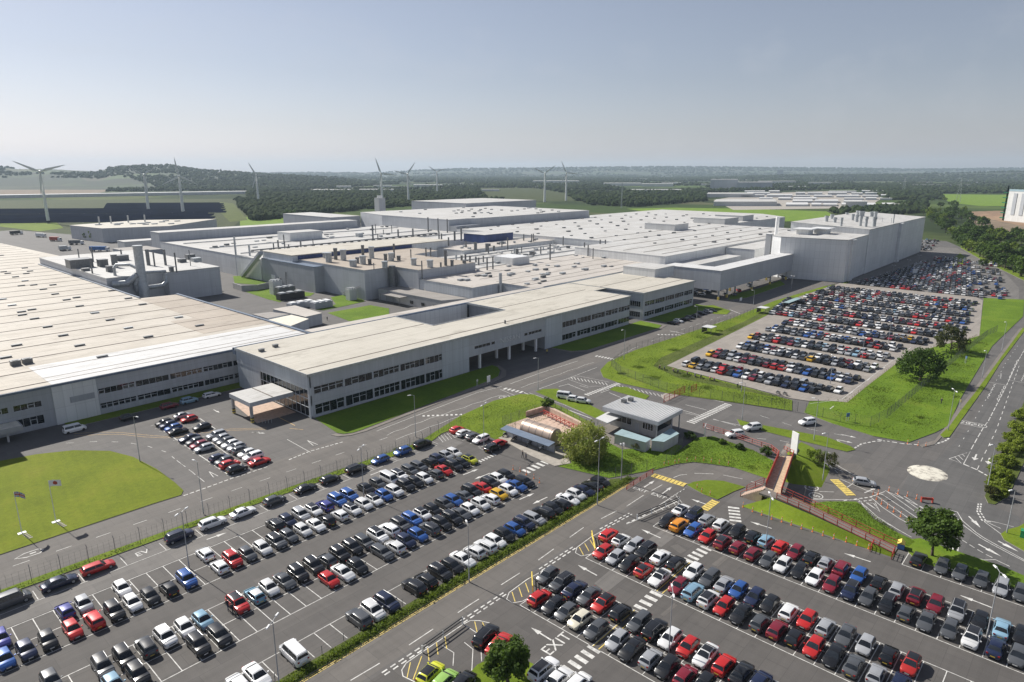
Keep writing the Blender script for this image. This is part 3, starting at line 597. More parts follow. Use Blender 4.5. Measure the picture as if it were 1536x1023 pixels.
# exit lanes beside the roundabout
mk.strip([C7(1110, 527), C7(1195, 530)], .13, ZM); mk.strip([C7(1040, 572), C7(1340, 575)], .12, ZM)
mk.dashes([C7(1250, 580), C7(1400, 560), C7(1470, 535)], .25, ZM, .7, .45); mk.dashes([C7(1275, 595), C7(1420, 575)], .25, ZM, .7, .45)
mk.strip([C7(1340, 580), C7(1440, 670), C7(1560, 745), C7(1640, 790)], .13, ZM); mk.strip([C7(1305, 480), C7(1260, 510)], .12, ZM)
mk.strip([C7(1230, 455), C7(1380, 520), C7(1470, 545)], .12, ZM + .002); arrow(mk, C7(1370, 535), C7(1440, 505)); 
mk.strip([C7(1390, 595), C7(1460, 645), C7(1430, 590), C7(1390, 595)], .12, ZM)
ZX = lambda x, y: g(1180 + x / 5.908, 690 + y / 5.908)
for p in (((745, 330), (850, 420), (1000, 520), (1110, 580)), ((800, 320), (1150, 565)), ((840, 300), (1180, 530)), ((890, 280), (1200, 500)), ((960, 290), (1225, 475)), ((1040, 320), (1260, 465)), ((870, 270), (1280, 455)), ((745, 325), (870, 280))): mk.strip([ZX(*q) for q in p], .13, ZM + .001)
mk.strip([ZX(635, 345), ZX(700, 430), ZX(800, 515), ZX(920, 580)], .12, ZM); mk.strip([ZX(705, 380), ZX(830, 460), ZX(770, 385), ZX(705, 380)], .14, ZM)
for p in (((640, 445), (675, 410)), ((705, 485), (735, 460)), ((790, 520), (805, 508))): mk.strip([ZX(*q) for q in p], .12, ZM)
# trunk road approach and lower lanes
ZR = lambda x, y: g(1340 + x / 7.837, 640 + y / 7.837)
mk.strip([ZR(655, 378), ZR(905, 292), ZR(825, 440), ZR(655, 378)], .14, ZM)
for k in range(4): mk.strip([ZR(720 + 45 * k, 355 - 16 * k), ZR(800 + 20 * k, 432 - 40 * k)], .12, ZM + .002)
mk.dashes([ZR(825, 440), ZR(980, 505), ZR(1110, 580)], .35, ZM, 1.3, .35)
mk.dashes([ZR(985, 505), ZR(1060, 345), ZR(1130, 205), ZR(1210, 40), g(1530, 545)], .13, ZM, 2.6, 2.8)
mk.dashes([ZR(915, 265), ZR(990, 130), ZR(1065, 0), C11(1330, 775), C11(1430, 580), C11(1490, 450), C11(1540, 360)], .16, ZM, 3.5, 1.2)
mk.dashes([ZR(770, 235), ZR(880, 50), C11(1215, 830), C11(1300, 680), C11(1345, 600), C11(1430, 440), C11(1500, 340)], .12, ZM, 1.1, 4.8)
for q1, q2 in ((ZR(978, 325), ZR(948, 395)), (ZR(1132, 368), ZR(1112, 442))): arrow(mk, q1, q2, .3, 1.6, 1.3)
def zig(mb, a, b, n, amp, w_=.12):
    a, b = Vector(a), Vector(b); d = (b - a); q = Vector((-d.y, d.x)).normalized() * amp
    mb.strip([a + d * i / n + q * (1 if i % 2 else -1) for i in range(n + 1)], w_, ZM + .002)
for a, b in (((1275, 630), (1325, 545)), ((1325, 645), (1370, 560)), ((1380, 655), (1425, 570)), ((1450, 530), (1500, 420)), ((1400, 530), (1405, 500)), ((1520, 545), (1540, 500))): zig(mk, C11(*a), C11(*b), 10, .16)
mk.strip([C11(1325, 548), C11(1435, 568)], .14, ZM); mk.strip([C11(1440, 535), C11(1540, 555)], .14, ZM)
mk.strip([C11(1190, 720), C11(1275, 605)], .3, ZM, 2); mk.strip([C11(1197, 722), C11(1282, 607)], .12, ZM + .002)
for k in (0, .55): mk.dashes([ZR(1000 + 60 * k, 905), ZR(985 + 60 * k, 1000), g(1467 + 9 * k, 770), g(1474 + 9 * k, 782), g(1482 + 8 * k, 783)], .25, ZM, .7, .4)
ZL = lambda x, y: g(1380 + x / 9.30, 740 + y / 9.30)
for o in (0, 1):
    mk.strip([ZL(435 + 85 * o, 240 + 20 * o), ZL(545 + 45 * o, 380 - 0 * o), ZL(620 + 45 * o, 455 - 10 * o), ZL(740 + 40 * o, 545), ZL(850 + 40 * o, 625 - 5 * o), ZL(1010 + 40 * o, 715 - 5 * o), ZL(1170 + 40 * o, 800 - 5 * o), ZL(1370 + 30 * o, 905 - 5 * o), ZL(1560 + 30 * o, 1000)], .13, ZM)
mk.strip([ZL(435, 240), ZL(520, 260)], .13, ZM + .002)
for a, b in (((680, 320), (845, 480)), ((1090, 665), (1375, 815)), ((815, 710), (1140, 885))): arrow(mk, ZL(*a), ZL(*b), .28, 2.4, .9)
mk.dashes([ZL(585, 650), ZL(760, 760), ZL(930, 860), ZL(1040, 910)], .13, ZM, 1.0, .5); mk.strip([ZL(730, 890), ZL(900, 930), ZL(1050, 925), ZL(1250, 1020)], .12, ZM)
mk.strip([ZL(895, 395), ZL(1120, 560), ZL(1300, 650)], .12, ZM); mk.strip([ZL(895, 385), ZL(1125, 490)], .12, ZM); mk.strip([ZL(910, 375), ZL(1090, 410), ZL(1310, 470)], .12, ZM); 
for k in range(3): mk.strip([ZL(470 + 35 * k, 710 + 8 * k), ZL(455 + 35 * k, 790 + 8 * k)], .16, ZM)
# main works road
mk.dashes([(-60, 121.5), (20, 120.2), (60, 119.6), (88, 119.2)], .12, ZM, 2.2, 3.6)
mk.dashes([C10(205, 997), C10(320, 950), C10(530, 890)], .3, ZM, .8, .35); mk.dashes([C5(290, 628), C5(440, 575), C5(590, 520)], .28, ZM, .8, .35); mk.dashes([C5(590, 522), C5(790, 455)], .2, ZM, .8, .4)
mk.strip([C10(195, 880), C10(330, 955)], .13, ZM); mk.strip([C5(250, 425), C5(300, 462)], .12, ZM); mk.dashes([C5(320, 478), C5(440, 572)], .12, ZM, 3.4, 1.2)
mk.strip([C10(310, 885), C10(345, 915), C10(370, 910), C10(310, 885)], .16, ZM); mk.strip([C5(435, 488), C5(462, 522), C5(488, 515), C5(435, 488)], .14, ZM)
zebra(mk, C10(968, 745), C10(1235, 735), 10, .9); mk.strip([C10(710, 832), C10(900, 758), C10(1080, 690), C10(1290, 610), C10(1430, 575)], .13, ZM)
zig(mk, C10(765, 855), C10(960, 780), 4, .25); zig(mk, C10(960, 780), C10(1430, 622), 8, .25); zig(mk, C10(820, 880), C10(1300, 705), 8, .15)
zebra(mk, C10(1440, 585), C8(95, 610), 5, 1.6); zebra(mk, C8(510, 398), C8(630, 420), 7, 1.6); zebra(mk, C8(865, 276), C8(1005, 278), 7, 1.1)
mk.strip([C8(20, 560), C8(200, 495), C8(410, 428)], .14, ZM); zig(mk, C8(80, 582), C8(500, 435), 8, .2); mk.strip([C8(185, 590), C8(350, 530), C8(520, 465)], .14, ZM)
zig(mk, C8(640, 400), C8(755, 345), 4, .2); mk.strip([C8(640, 420), C8(815, 352)], .12, ZM); mk.dashes([C8(830, 315), C8(1000, 250), C8(1300, 150)], .12, ZM, 3, 3); mk.strip([C8(890, 325), C8(1060, 275), C8(1250, 195)], .12, ZM)
mk.strip([C8(940, 255), C8(1030, 272)], .35, ZM); mk.strip([C8(1285, 132), C8(1345, 156)], .35, ZM); mk.strip([C8(500, 350), C8(720, 280)], .12, ZM)
mk.strip([C10(1420, 590), C10(1536, 640)], .13, ZM); mk.strip([C8(100, 610), C8(300, 690), C8(450, 745), C8(490, 760)], .28, ZM + .002); mk.strip([C8(130, 612), C8(330, 680), C8(470, 740)], .13, ZM)
# gate lanes
zebra(mk, C8(455, 625), C8(700, 538), 18, 1.7); zebra(mk, C8(1055, 785), C8(1280, 675), 18, 2.2)
zebra(mk, C8(365, 525), C8(585, 563), 11, 2.6, .22, skew=Vector(C8(440, 568)) - Vector(C8(405, 520))); zebra(mk, C8(640, 572), C8(910, 632), 12, 2.4, .22, skew=Vector(C8(745, 600)) - Vector(C8(710, 560)))
mk.strip([C8(355, 530), C8(420, 515), C8(590, 550)], .12, ZM + .002); mk.strip([C8(360, 535), C8(470, 575), C8(560, 572)], .12, ZM + .002)
for p in (((300, 575), (360, 560)), ((420, 570), (470, 582)), ((350, 560), (450, 600)), ((590, 610), (660, 640)), ((600, 590), (540, 612)), ((700, 565), (810, 590)), ((1010, 710), (1110, 740)), ((1030, 680), (1150, 710)), ((1190, 765), (1350, 800)), ((1090, 630), (1250, 665)), ((1130, 805), (1270, 860))): mk.strip([C8(*q) for q in p], .16, ZM)
# visitor bays
for a, b in (((895, 645), (1330, 940)), ((1150, 605), (1240, 665)), ((1200, 730), (1440, 905))): mk.strip([C9(*a), C9(*b)], .2, ZM)
mk.strip([C9(1330, 942), C9(1380, 925), C9(1536, 865)], .13, ZM)
for k in range(16): 
    v = 167.4 - 2.7 * k
    mk.strip([(52.6, v), (57.6, v)], .09, ZM + .004); mk.strip([(57.8, v), (62.6, v)], .09, ZM + .004)
for a, b, c_ in (((395, 748), (430, 745), (495, 735)),): mk.dashes([C9(380, 748), C9(560, 738), C9(720, 742), C9(850, 765), C9(960, 800), C9(1040, 865), C9(1130, 930)], .13, ZM, 1.6, 3.4)
arrow(mk, C9(1230, 555), C9(1265, 572)); arrow(mk, C9(1450, 685), C9(1520, 688))
for s in (0, 1): mk.strip([C9(425, 707 - 14 * s), C9(580, 698 - 14 * s), C9(700, 697 - 10 * s), C9(830, 712 - 12 * s), C9(960, 718 - 8 * s), C9(1040, 712 - 8 * s), C9(1150, 690 - 8 * s), C9(1330, 674 - 8 * s), C9(1536, 668 - 8 * s)], .14, ZM + .002, 3)
mk.strip([C9(1480, 530), C9(1536, 575)], .2, ZM, 3); mk.strip([C10(25, 690), C10(240, 800)], .2, ZM, 3); mk.strip([C5(900, 240), C5(980, 248)], .16, ZM, 3)
# big staff car park
for k in range(13):
    for dz in (2.75,):
        u = 187.3 + 16.3 * k + dz; v1 = 99 if k < 6 else 112
        if u < 384: mk.strip([(u, 52 if k < 5 else 47), (u, v1)], .1, .145)
mk.strip([g(1215, 606), g(1262, 600), g(1340, 540), g(1400, 520)], .0 + .12, .146)
for k in range(11):
    c = 186 + 16.3 * k; mk.strip([(c - 6.5, 49.6), (c - 9.5, 49.6)], .18, .146)
mk.dashes([(183, 98), (178.8, 62)], .15, .146, 3, 4)
mo = mk.build('road_marking', [M['white_line'], M['yellow_line'], M['red_line'], M['orange_line']]); struct(mo)
for s, c, a, z_ in (('EXIT', C3(290, 778), 0, 2.4), ('EXIT', C7(78, 517), -PI / 2, 1.5), ('EXIT', C7(183, 552), -PI / 2, 1.5), ('EV', C1(820, 255), 0, 1.9),
                    ('20', C11(1198, 783), R(-90), 2.2), ('20', C11(1268, 797), R(-90), 2.2), ('20', C10(1445, 635), 0, 1.5), ('5', C7(1065, 505), R(180), 1.9), ('5', C7(1090, 552), R(180), 1.9),
                    ('SLOW', C1(180, 262), R(0), 1.5)):
    if s == 'SLOW': continue
    t = text_mark('road_lettering', s, c, a, z_, M['white_line']); struct(t)
rg = MB()
def oval(mb, c, a, b, rot, w_=.16):
    mb.strip([(c[0] + a * math.cos(t) * math.cos(rot) - b * math.sin(t) * math.sin(rot), c[1] + a * math.cos(t) * math.sin(rot) + b * math.sin(t) * math.cos(rot)) for t in np.linspace(0, 2 * PI, 25)[:-1]], w_, ZM, 0, True)
oval(rg, C11(1198, 783), 1.5, 1.9, 0); oval(rg, C11(1268, 797), 1.5, 1.9, 0); oval(rg, C10(1445, 635), 1.6, 1.2, 0); oval(rg, C7(1065, 505), 1.3, 1.2, 0); oval(rg, C7(1090, 552), 1.3, 1.2, 0)
a = Vector(C1(85, 290)); b = Vector(C1(250, 235)); d = (b - a).normalized(); q = Vector((-d.y, d.x)) * .8
rg.strip([a, a + d * 1.4 + q, b - d * .6 + q, b, b - d * .6 - q, a + d * 1.4 - q], .16, ZM, 0, True); rg.strip([a + d * 2, b - d * 1], .3, ZM + .002)
struct(rg.build('road_marking', M['white_line']))
rb = MB(); c = g(1391, 709.5)
rb.add([(c[0] + r * math.cos(t), c[1] + r * math.sin(t) * .9, z) for r, z in ((4.0, .012), (3.2, .10), (1.4, .17)) for t in np.linspace(0, 2 * PI, 29)[:-1]] + [(c[0], c[1], .19)],
       [(i * 28 + k, i * 28 + (k + 1) % 28, (i + 1) * 28 + (k + 1) % 28, (i + 1) * 28 + k) for i in range(2) for k in range(28)] + [(56 + k, 56 + (k + 1) % 28, 84) for k in range(28)])
mrb, ntr, brb = new_mat('scuffed_white_dome')
n_ = noise(ntr, pos(ntr), .55, 5, .65)
L(ntr, ramp(ntr, n_, [(0.36, (0.10, 0.09, 0.08)), (0.45, (0.42, 0.39, 0.33)), (0.53, (0.62, 0.59, 0.5))]), brb.inputs['Base Color']); brb.inputs['Roughness'].default_value = .8
struct(rb.build('roundabout_dome', mrb))
# ---------------------------------------------------------------- buildings
def wall_roof(t, org, poly, h, wm, rm, z0=0.0, edge=.22, over=.12, roofname='roof', wallname='wall', hroof=None):
    n = len(poly); a = sum(poly[i][0] * poly[(i + 1) % n][1] - poly[(i + 1) % n][0] * poly[i][1] for i in range(n))
    if a < 0: poly = poly[::-1]
    b = MB().prism(poly, z0, h); o1 = b.build(wallname, wm, t, org)
    cx = []
    for i in range(n):
        p, q, r_ = Vector(poly[i - 1]), Vector(poly[i]), Vector(poly[(i + 1) % n])
        d1 = (q - p).normalized(); d2 = (r_ - q).normalized(); n1 = Vector((d1.y, -d1.x)); n2 = Vector((d2.y, -d2.x))
        m = (n1 + n2); m = m / max(.3, m.dot(n1)) ; cx.append(tuple(q + m * over))
    zt = hroof if hroof else h + edge
    o2 = MB().prism(cx, h + .002, zt, 0, 1, True).build(roofname, [M['steel'], rm], t, org)
    return o1, o2
def bldg(name, label, cat, poly, h, wm, rm, z0=0.0, group=None, **kw):
    org = (sum(p[0] for p in poly) / len(poly), sum(p[1] for p in poly) / len(poly), z0)
    t = thing(name, label, cat, org, 0, group); wall_roof(t, org, poly, h, wm, rm, z0, **kw)
    return t, org
def rc(x0, x1, y0, y1): return [(x0, y0), (x1, y0), (x1, y1), (x0, y1)]
def facade(t, org, u0, u1, v, bays, floors, top, wm, base=0.0, recess=.18, th=.3, mull=1.9, fm='frame_white', dense=True):
    """front wall in bands and piers (facing -Y) with recessed window strips"""
    zs = [base] + [z for f in floors for z in f] + [top]
    b = MB()
    for i in range(0, len(zs), 2): b.box(u0, u1, v, v + th, zs[i], zs[i + 1])
    xs = [u0] + [x for y in bays for x in y] + [u1]
    for f in floors:
        for i in range(0, len(xs), 2):
            if xs[i + 1] - xs[i] > .02: b.box(xs[i], xs[i + 1], v + .004, v + th, f[0], f[1])
    b.build('wall', wm, t, org)
    for fi, f in enumerate(floors):
        for (a, c) in bays:
            gl = MB().box(a, c, v + recess, v + th - .01, f[0], f[1]).build('window', M['glass'], t, org)
            fr = MB(); n = max(1, int(round((c - a) / mull)))
            for k in range(1, n): x = a + (c - a) * k / n; fr.box(x - .03, x + .03, v + recess - .05, v + recess + .01, f[0], f[1])
            fr.box(a, c, v + recess - .06, v + recess + .012, f[0], f[0] + .06).box(a, c, v + recess - .06, v + recess + .012, f[1] - .06, f[1])
            if dense:
                zm = f[0] + (f[1] - f[0]) * .62
                for k in range(n):
                    if random.random() < .45:
                        x0 = a + (c - a) * k / n + .02; x1 = a + (c - a) * (k + 1) / n - .02
                        for (p, q, r_, s_) in ((x0, x1, f[0] + .15, f[0] + .25), (x0, x1, zm, zm + .1), (x0, x0 + .09, f[0] + .15, zm), (x1 - .09, x1, f[0] + .15, zm)): fr.box(p, q, v + recess - .07, v + recess - .045, r_, s_)
            if len(fr.v): fr.build('frame', M[fm], gl, org)
UX = lambda V, *pp: [gv(380 + x / 3.84, 430 + y / 3.84, V)[0] for x, y in pp]
UX8 = lambda V, *pp: [gv(760 + x / 3.84, 430 + y / 3.84, V)[0] for x, y in pp]
def pairs(l): return [(l[i], l[i + 1]) for i in range(0, len(l), 2)]
V0 = 143.0; HO = 11.3
org = (150, 160, 0)
office = thing('office_building', 'long two-storey grey office block with cream roof and drive-through archway', 'office building', org)
bays1 = pairs(UX(V0, (350, 605), (518, 565), (528, 562), (685, 520), (693, 518), (840, 478), (848, 476), (985, 440), (992, 438), (1120, 405)))
bays2 = pairs(UX8(V0, (322, 222), (400, 205), (408, 203), (485, 182), (490, 181), (565, 160), (570, 159), (640, 140), (645, 139), (710, 122)))
facade(office, org, 82.0, 125.5, V0, bays1, [(.5, 3.3), (5.9, 8.0)], HO, M['clad'])
MB().box(125.5, 136.5, V0 - .06, V0 + .3, 0, HO).build('wall', M['ribbed'], office, org)
MB().box(173, bays2[0][0] - .4, V0 - .06, V0 + .3, 0, HO).build('wall', M['ribbed'], office, org)
facade(office, org, bays2[0][0] - .4, 226, V0, bays2, [(1.2, 3.3), (5.9, 8.0)], HO, M['clad'])
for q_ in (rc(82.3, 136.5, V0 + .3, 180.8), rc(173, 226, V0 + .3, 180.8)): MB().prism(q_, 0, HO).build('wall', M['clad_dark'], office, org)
facade(office, org, 136.5, 173, V0 + .02, pairs(UX(V0, (1275, 355), (1365, 335), (1372, 333), (1392, 325))) + pairs([gv(690 + x / 9.3, 480 + y / 9.3, V0)[0] for x, y in ((900, 220), (942, 210), (958, 190), (1140, 145))]), [(6.6, 7.6)], HO, M['clad'], base=4.6, dense=False)
MB().box(136.5, 173, V0 + .33, 161, 4.6, HO).build('overpass', M['clad_dark'], office, org)
for x, y, V in ((275, 700, 143.6), (685, 585, 143.6), (1055, 468, 143.6), (510, 530, 152), (880, 420, 152)):
    u = g(690 + x / 9.3, 480 + y / 9.3)[0] if V > 150 else gv(690 + x / 9.3, 480 + y / 9.3, V)[0]
    vv = g(690 + x / 9.3, 480 + y / 9.3)[1] if V > 150 else V
    MB().box(u - .35, u + .35, vv - .35, vv + .35, 0, 4.6).build('column', M['white_paint'], office, org)
sg = text_mark('sign_lettering', 'NISSAN', (gv(690 + 700 / 9.3, 480 + 265 / 9.3, V0)[0], V0 - .06), 0, 2.3, M['clad_light'], z=7.0, extr=.05, rx=PI / 2)
for o in (sg,):
    sg.parent = office; sg.location = (sg.location.x - org[0], sg.location.y - org[1], 7.1); sg.scale = (1.25, 1, 1)
# end wall with tall glazing
b = MB().box(81.6, 82.3, V0, 181, 7.4, HO); b.box(81.7, 82.3, V0, V0 + .8, 0, 7.4); b.box(81.7, 82.3, 168, 181, 0, 7.4); b.build('wall', M['ribbed'], office, org)
gl = MB().box(81.95, 82.28, V0 + .8, 168, .2, 7.4).build('window', M['glass'], office, org)
fr = MB()
for k in range(12): fr.box(81.88, 81.96, V0 + .8 + 2.1 * k, V0 + .88 + 2.1 * k, .2, 7.4)
for z in (.2, 2.6, 4.9, 7.25): fr.box(81.86, 81.96, V0 + .8, 168, z, z + .14)
fr.build('frame', M['frame_white'], gl, org)
# roof in pieces round the courtyard
rf = MB()
for x0, x1, y0, y1 in ((81.4, 138, V0 - .25, 181), (138, 172, V0 - .25, 161), (172, 226.3, V0 - .25, 181), (226.3, 235.2, 161, 181)): rf.box(x0, x1, y0, y1, HO, HO + .25)
b2 = MB()
for v in (g(451.6, 556.8, HO)[1], ): b2.box(82, 226, v - .22, v + .22, HO + .25, HO + .30)
for v in (g(400.8, 537.3, HO)[1], ): b2.box(82, 137.5, v - .2, v + .2, HO + .25, HO + .30); b2.box(172.5, 226, v - .2, v + .2, HO + .25, HO + .30)
r_ = rf.build('roof', M['roof_office'], office, org); b2.build('gutter', M['gutter'], r_, org)
cp = MB(); 
for x0, x1, y0, y1 in ((81.3, 226.4, V0 - .4, V0 - .25), (81.25, 81.4, V0 - .4, 181), (137.9, 138.2, 161, 181), (138.2, 172, 160.9, 161.2), (171.9, 172.2, 161.2, 181), (226.3, 226.5, V0 - .4, 161)): cp.box(x0, x1, y0, y1, HO - .3, HO + .42)
cp.build('coping', M['steel'], r_, org)
bk = MB().box(107.7, 222, 182.6, 188.4, 9.9, 11.0); bk.build('rear_roof', M['roof_pink'], office, org)
bk = MB().box(107.7, 222, 182.9, 188.2, 0, 9.9); bk.build('wall', M['clad_dark'], office, org)
MB().box(138.2, 172, 180.85, 181, 0, 11.2).build('wall', M['clad_light'], office, org); gt = MB().box(81.4, 235.2, 181, 182.6, 9.6, 10.7); gt.box(81.4, 235.2, 181, 181.3, 10.7, 11.5); gt.box(81.4, 235.2, 182.3, 182.6, 10.7, 11.4); gt.build('roof_gutter', M['clad_blue'], office, org)
MB().box(138.2, 172, 181.2, 182.5, 0, 9.6).build('wall', M['clad'], office, org)
for x, y, s in ((430 / 3.84, 0, 1),): pass
def roof_vent(t, org, u, v, z, l=2.4, w_=.8, h=.38, m='steel_dark', name='roof_vent'):
    b = MB().box(u - l / 2, u + l / 2, v - w_ / 2, v + w_ / 2, z, z + h); b.box(u - l / 2 - .1, u + l / 2 + .1, v - w_ / 2 - .1, v + w_ / 2 + .1, z + h, z + h + .06)
    return b.build(name, M[m], t, org)
for x, y in ((128, 352), (48, 378)): roof_vent(office, org, *g(380 + x / 3.84, 430 + y / 3.84, HO), HO + .25, 1.4, .9, .7)
u, v = g(757.6, 486.5, HO); MB().cyl(u, v, HO + .2, HO + 1.4, .3).build('flue', M['steel_dark'], office, org)
# canopy over the visitors' entrance
n1 = g(374.5, 604.7, 5.4); n2 = g(348.4, 591.7, 5.4)
c = thing('entrance_canopy', 'flat grey entrance canopy on striped columns at the office end', 'canopy', (72, 156, 0)); co = (72, 156, 0)
x0, y0, y1 = min(n1[0], n2[0]), n1[1], n2[1] + 1.5
cr = MB().box(x0, 81.6, y0, y1, 4.3, 5.4, 0, 1).build('roof', [M['clad'], M['roof_white']], c, co)
MB().box(x0 + 5.9, x0 + 6.2, y0 + .2, y1 - .2, 5.4, 5.46).build('gutter', M['gutter'], cr, co)
for (x, y) in ((x0 + .5, y0 + .6), (x0 + .5, y1 - .6)):
    p_ = MB().box(x - .3, x + .3, y - .3, y + .3, 0, 4.3).build('column', M['render_grey'], c, co)
    s_ = MB()
    for k in range(4): s_.box(x - .32, x + .32, y - .32, y + .32, .1 + .35 * k, .1 + .35 * k + .32, k % 2)
    s_.build('bump_guard', [M['yellow_paint'], M['black_paint']], p_, co)
# second block
org = (258, 160, 0)
off2 = thing('office_building', 'smaller two-storey grey office block beyond the gap, bays facing parked cars', 'office building', org)
bx = [(237.2 + 8.3 * k, 237.2 + 8.3 * k + 7.7) for k in range(5)]
facade(off2, org, 236, 279.2, V0 - .3, bx, [(1.2, 3.3), (5.6, 7.7)], HO, M['clad'])
MB().prism(rc(236, 279.2, V0, 181), 0, HO).build('wall', M['ribbed'], off2, org)
for z in (1.2, 5.6):
    gl = MB().box(235.9, 236.02, V0 + 1, V0 + 8, z, z + 2.1).build('window', M['glass'], off2, org)
    fr = MB()
    for k in range(8): fr.box(235.84, 235.92, V0 + 1 + .98 * k, V0 + 1.07 + .98 * k, z, z + 2.1)
    fr.build('frame', M['frame_white'], gl, org)
r_ = MB().box(235.6, 279.6, V0 - .6, 181, HO, HO + .25).build('roof', M['roof_office'], off2, org)
b2 = MB()
for v in (148.5, 165): b2.box(236.5, 279, v - .2, v + .2, HO + .25, HO + .30)
b2.build('gutter', M['gutter'], r_, org)
cp = MB().box(235.4, 235.6, V0 - .75, 181, HO - .3, HO + .4).box(235.6, 279.8, V0 - .75, V0 - .6, HO - .3, HO + .4); cp.build('coping', M['steel'], r_, org)
bldg('roof_plant_house', 'white windowless box standing at the rear of the smaller office roof', 'plant house', rc(275, 293, 161, 178.5), 15.2, M['clad_light'], M['roof_white'], 10.5)
t, o = bldg('enclosed_bridge', 'grey enclosed conveyor bridge on yellow-footed posts linking to the paint hall', 'bridge', [(299.3, 139.6), (398, 139.6), (398, 148.4), (310.5, 148.4), (310.5, 170), (299.3, 170)], 14, M['clad'], M['roof_new'], 4.6)
for i, (x, y) in enumerate(((299.8, 140.2), (309, 140.2), (318, 140.2), (328, 147.4), (338, 140.2), (352, 147.4), (362, 140.2), (375, 147.4), (385, 140.2), (299.8, 158), (299.8, 169))):
    po = MB().box(x - .3, x + .3, y - .3, y + .3, 0, 4.6).build('post', M['steel'], t, o)
    MB().box(x - .42, x + .42, y - .42, y + .42, 0, 1.5).build('post_guard', M['yellow_paint'], po, o)
# left production hall
org = (30, 300, 0)
hall = thing('factory_hall', 'huge low factory hall with striped beige roof and windowed grey front', 'factory hall', org)
VL = 185.0; HL = 10.0
K9 = lambda x, y: gv(x / 3.84, 470 + y / 3.84, VL)[0]
bw = [(K9(567, 450), K9(775, 410)), (K9(783, 408), K9(972, 370)), (K9(982, 368), K9(1165, 325)), (K9(1172, 323), K9(1338, 290)), (K9(1345, 288), K9(1470, 262)), (K9(1470, 262) + .4, 106)]
facade(hall, org, bw[0][0] - .3, 107.3, VL, bw, [(1.3, 2.9), (5.2, 6.8)], HL, M['clad'], mull=1.5)
MB().box(37.6, bw[0][0] - .3, VL - .25, VL + .3, 0, HL).build('wall', M['clad_light'], hall, org)
MB().box(41, bw[0][0] - 1, VL - .3, VL - .25, 4.8, 6.3).build('name_board', M['clad_dark'], hall, org)
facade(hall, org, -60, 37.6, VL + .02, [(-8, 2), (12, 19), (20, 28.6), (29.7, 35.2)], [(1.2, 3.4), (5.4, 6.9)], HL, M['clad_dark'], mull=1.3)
MB().box(-30, 25.5, VL + 2, VL + 20, 0, 18).build('stair_block', M['clad'], hall, org)  # unseen tall block left of view, inferred from and sized to its shadow
roofp = [(-60, VL), (107.5, VL), (107.5, 288), (94, 290), (94, 440), (113, 474), (106, 595), (106, 660), (-60, 660)]
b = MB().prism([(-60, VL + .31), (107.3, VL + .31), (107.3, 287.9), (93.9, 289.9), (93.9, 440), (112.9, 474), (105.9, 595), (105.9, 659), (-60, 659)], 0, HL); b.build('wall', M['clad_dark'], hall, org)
r_ = MB().prism(roofp, HL, HL + .3, 0, 1, True).build('roof', [M['steel'], M['roof_beige']], hall, org)
vb = g(205 / 3.84, 470 + 332 / 3.84, HL)[1]; vg = g(290 / 3.84, 470 + 375 / 3.84, HL)[1]
MB().box(37.8, 106.9, VL - .3, vg - .3, HL + .3, HL + .36).box(37.8, 106.0, vg + .3, vb + 4, HL + .3, HL + .36).build('new_roof_sheet', M['roof_new'], r_, org)
MB().box(92.9, 107.2, 236, 287.5, HL + .3, HL + .34).box(85, 107.2, 210, 236, HL + .3, HL + .345).build('brown_roof_sheet', M['roof_brown'], r_, org)
gm = MB(); v = VL + 3.2; k = 0
while v < 655:
    gm.box(-60, 107.2 if v < 287 else (93.8 if v < 470 else 106), v - .2, v + .2, HL + .3, HL + .385 + .002 * (k % 2)); v += 13.6 * (1 + .06 * (k % 3)); k += 1
gm.build('gutter', M['gutter'], r_, org)
ed = MB().box(107.2, 108.1, VL, 288, HL - .2, HL + .75).box(93.6, 94.3, 290, 440, HL - .2, HL + .7); ed.box(-60, 107.3, VL - .55, VL - .3, HL - .25, HL + .3); ed.build('eaves', M['clad_blue'], r_, org)
VP = [(0, x, y) for x, y in ((200, 38), (275, 85), (365, 135), (97, 192), (35, 263), (545, 3), (635, 45), (740, 92), (855, 143), (460, 193), (1030, 30), (1150, 78), (590, 258))] + [(1, x, y) for x, y in ((45, 735), (90, 755), (145, 778), (195, 802), (250, 827), (318, 855), (385, 888), (70, 920), (125, 958), (460, 925), (548, 965), (15, 885), (740, 880), (822, 915), (645, 835))]
for s_, x, y in VP:
    u, v = g(x / 3.84, (470 if s_ == 0 else 220) + y / 3.84, HL); roof_vent(r_, org, u, v, HL + .3, 2.6, .9, .4, 'steel_dark' if random.random() < .7 else 'steel')
rs2 = random.Random(3)
for k in range(46):
    v = VL + 100 + k * 8.3 + rs2.random() * 3; u = rs2.uniform(10, 90)
    roof_vent(r_, org, u, v, HL + .3, 2.6, .9, .4, 'steel_dark')
u, v = g(95 / 3.84, 470 + 305 / 3.84, HL)
for k in (0, 1):
    a = MB().box(u - 1.2 + 2.6 * k, u + 1 + 2.6 * k, v - .9, v + .9, HL + .3, HL + 1.7); a.cyl(u - .1 + 2.6 * k, v, HL + 1.7, HL + 1.8, .7, 14); a.build('air_conditioner', M['steel_dark'], r_, org)
t = thing('entrance_porch', 'low flat-roofed entrance porch with cream roof before the beige hall', 'porch', (24, 181, 0))
MB().box(10, g(137 / 3.84, 470 + 660 / 3.84, 2.8)[0], 180.2, VL - .1, 2.2, 3.3).build('fascia', M['render_grey'], t, (24, 181, 0))
MB().box(10.3, g(137 / 3.84, 470 + 660 / 3.84, 2.8)[0] - .3, 180.5, VL - .1, 3.3, 3.34).build('roof', M['cream'], t, (24, 181, 0))
for x in (14, 20, 27): MB().box(x - .2, x + .2, 180.6, 181, 0, 2.2).build('column', M['render_grey'], t, (24, 181, 0))

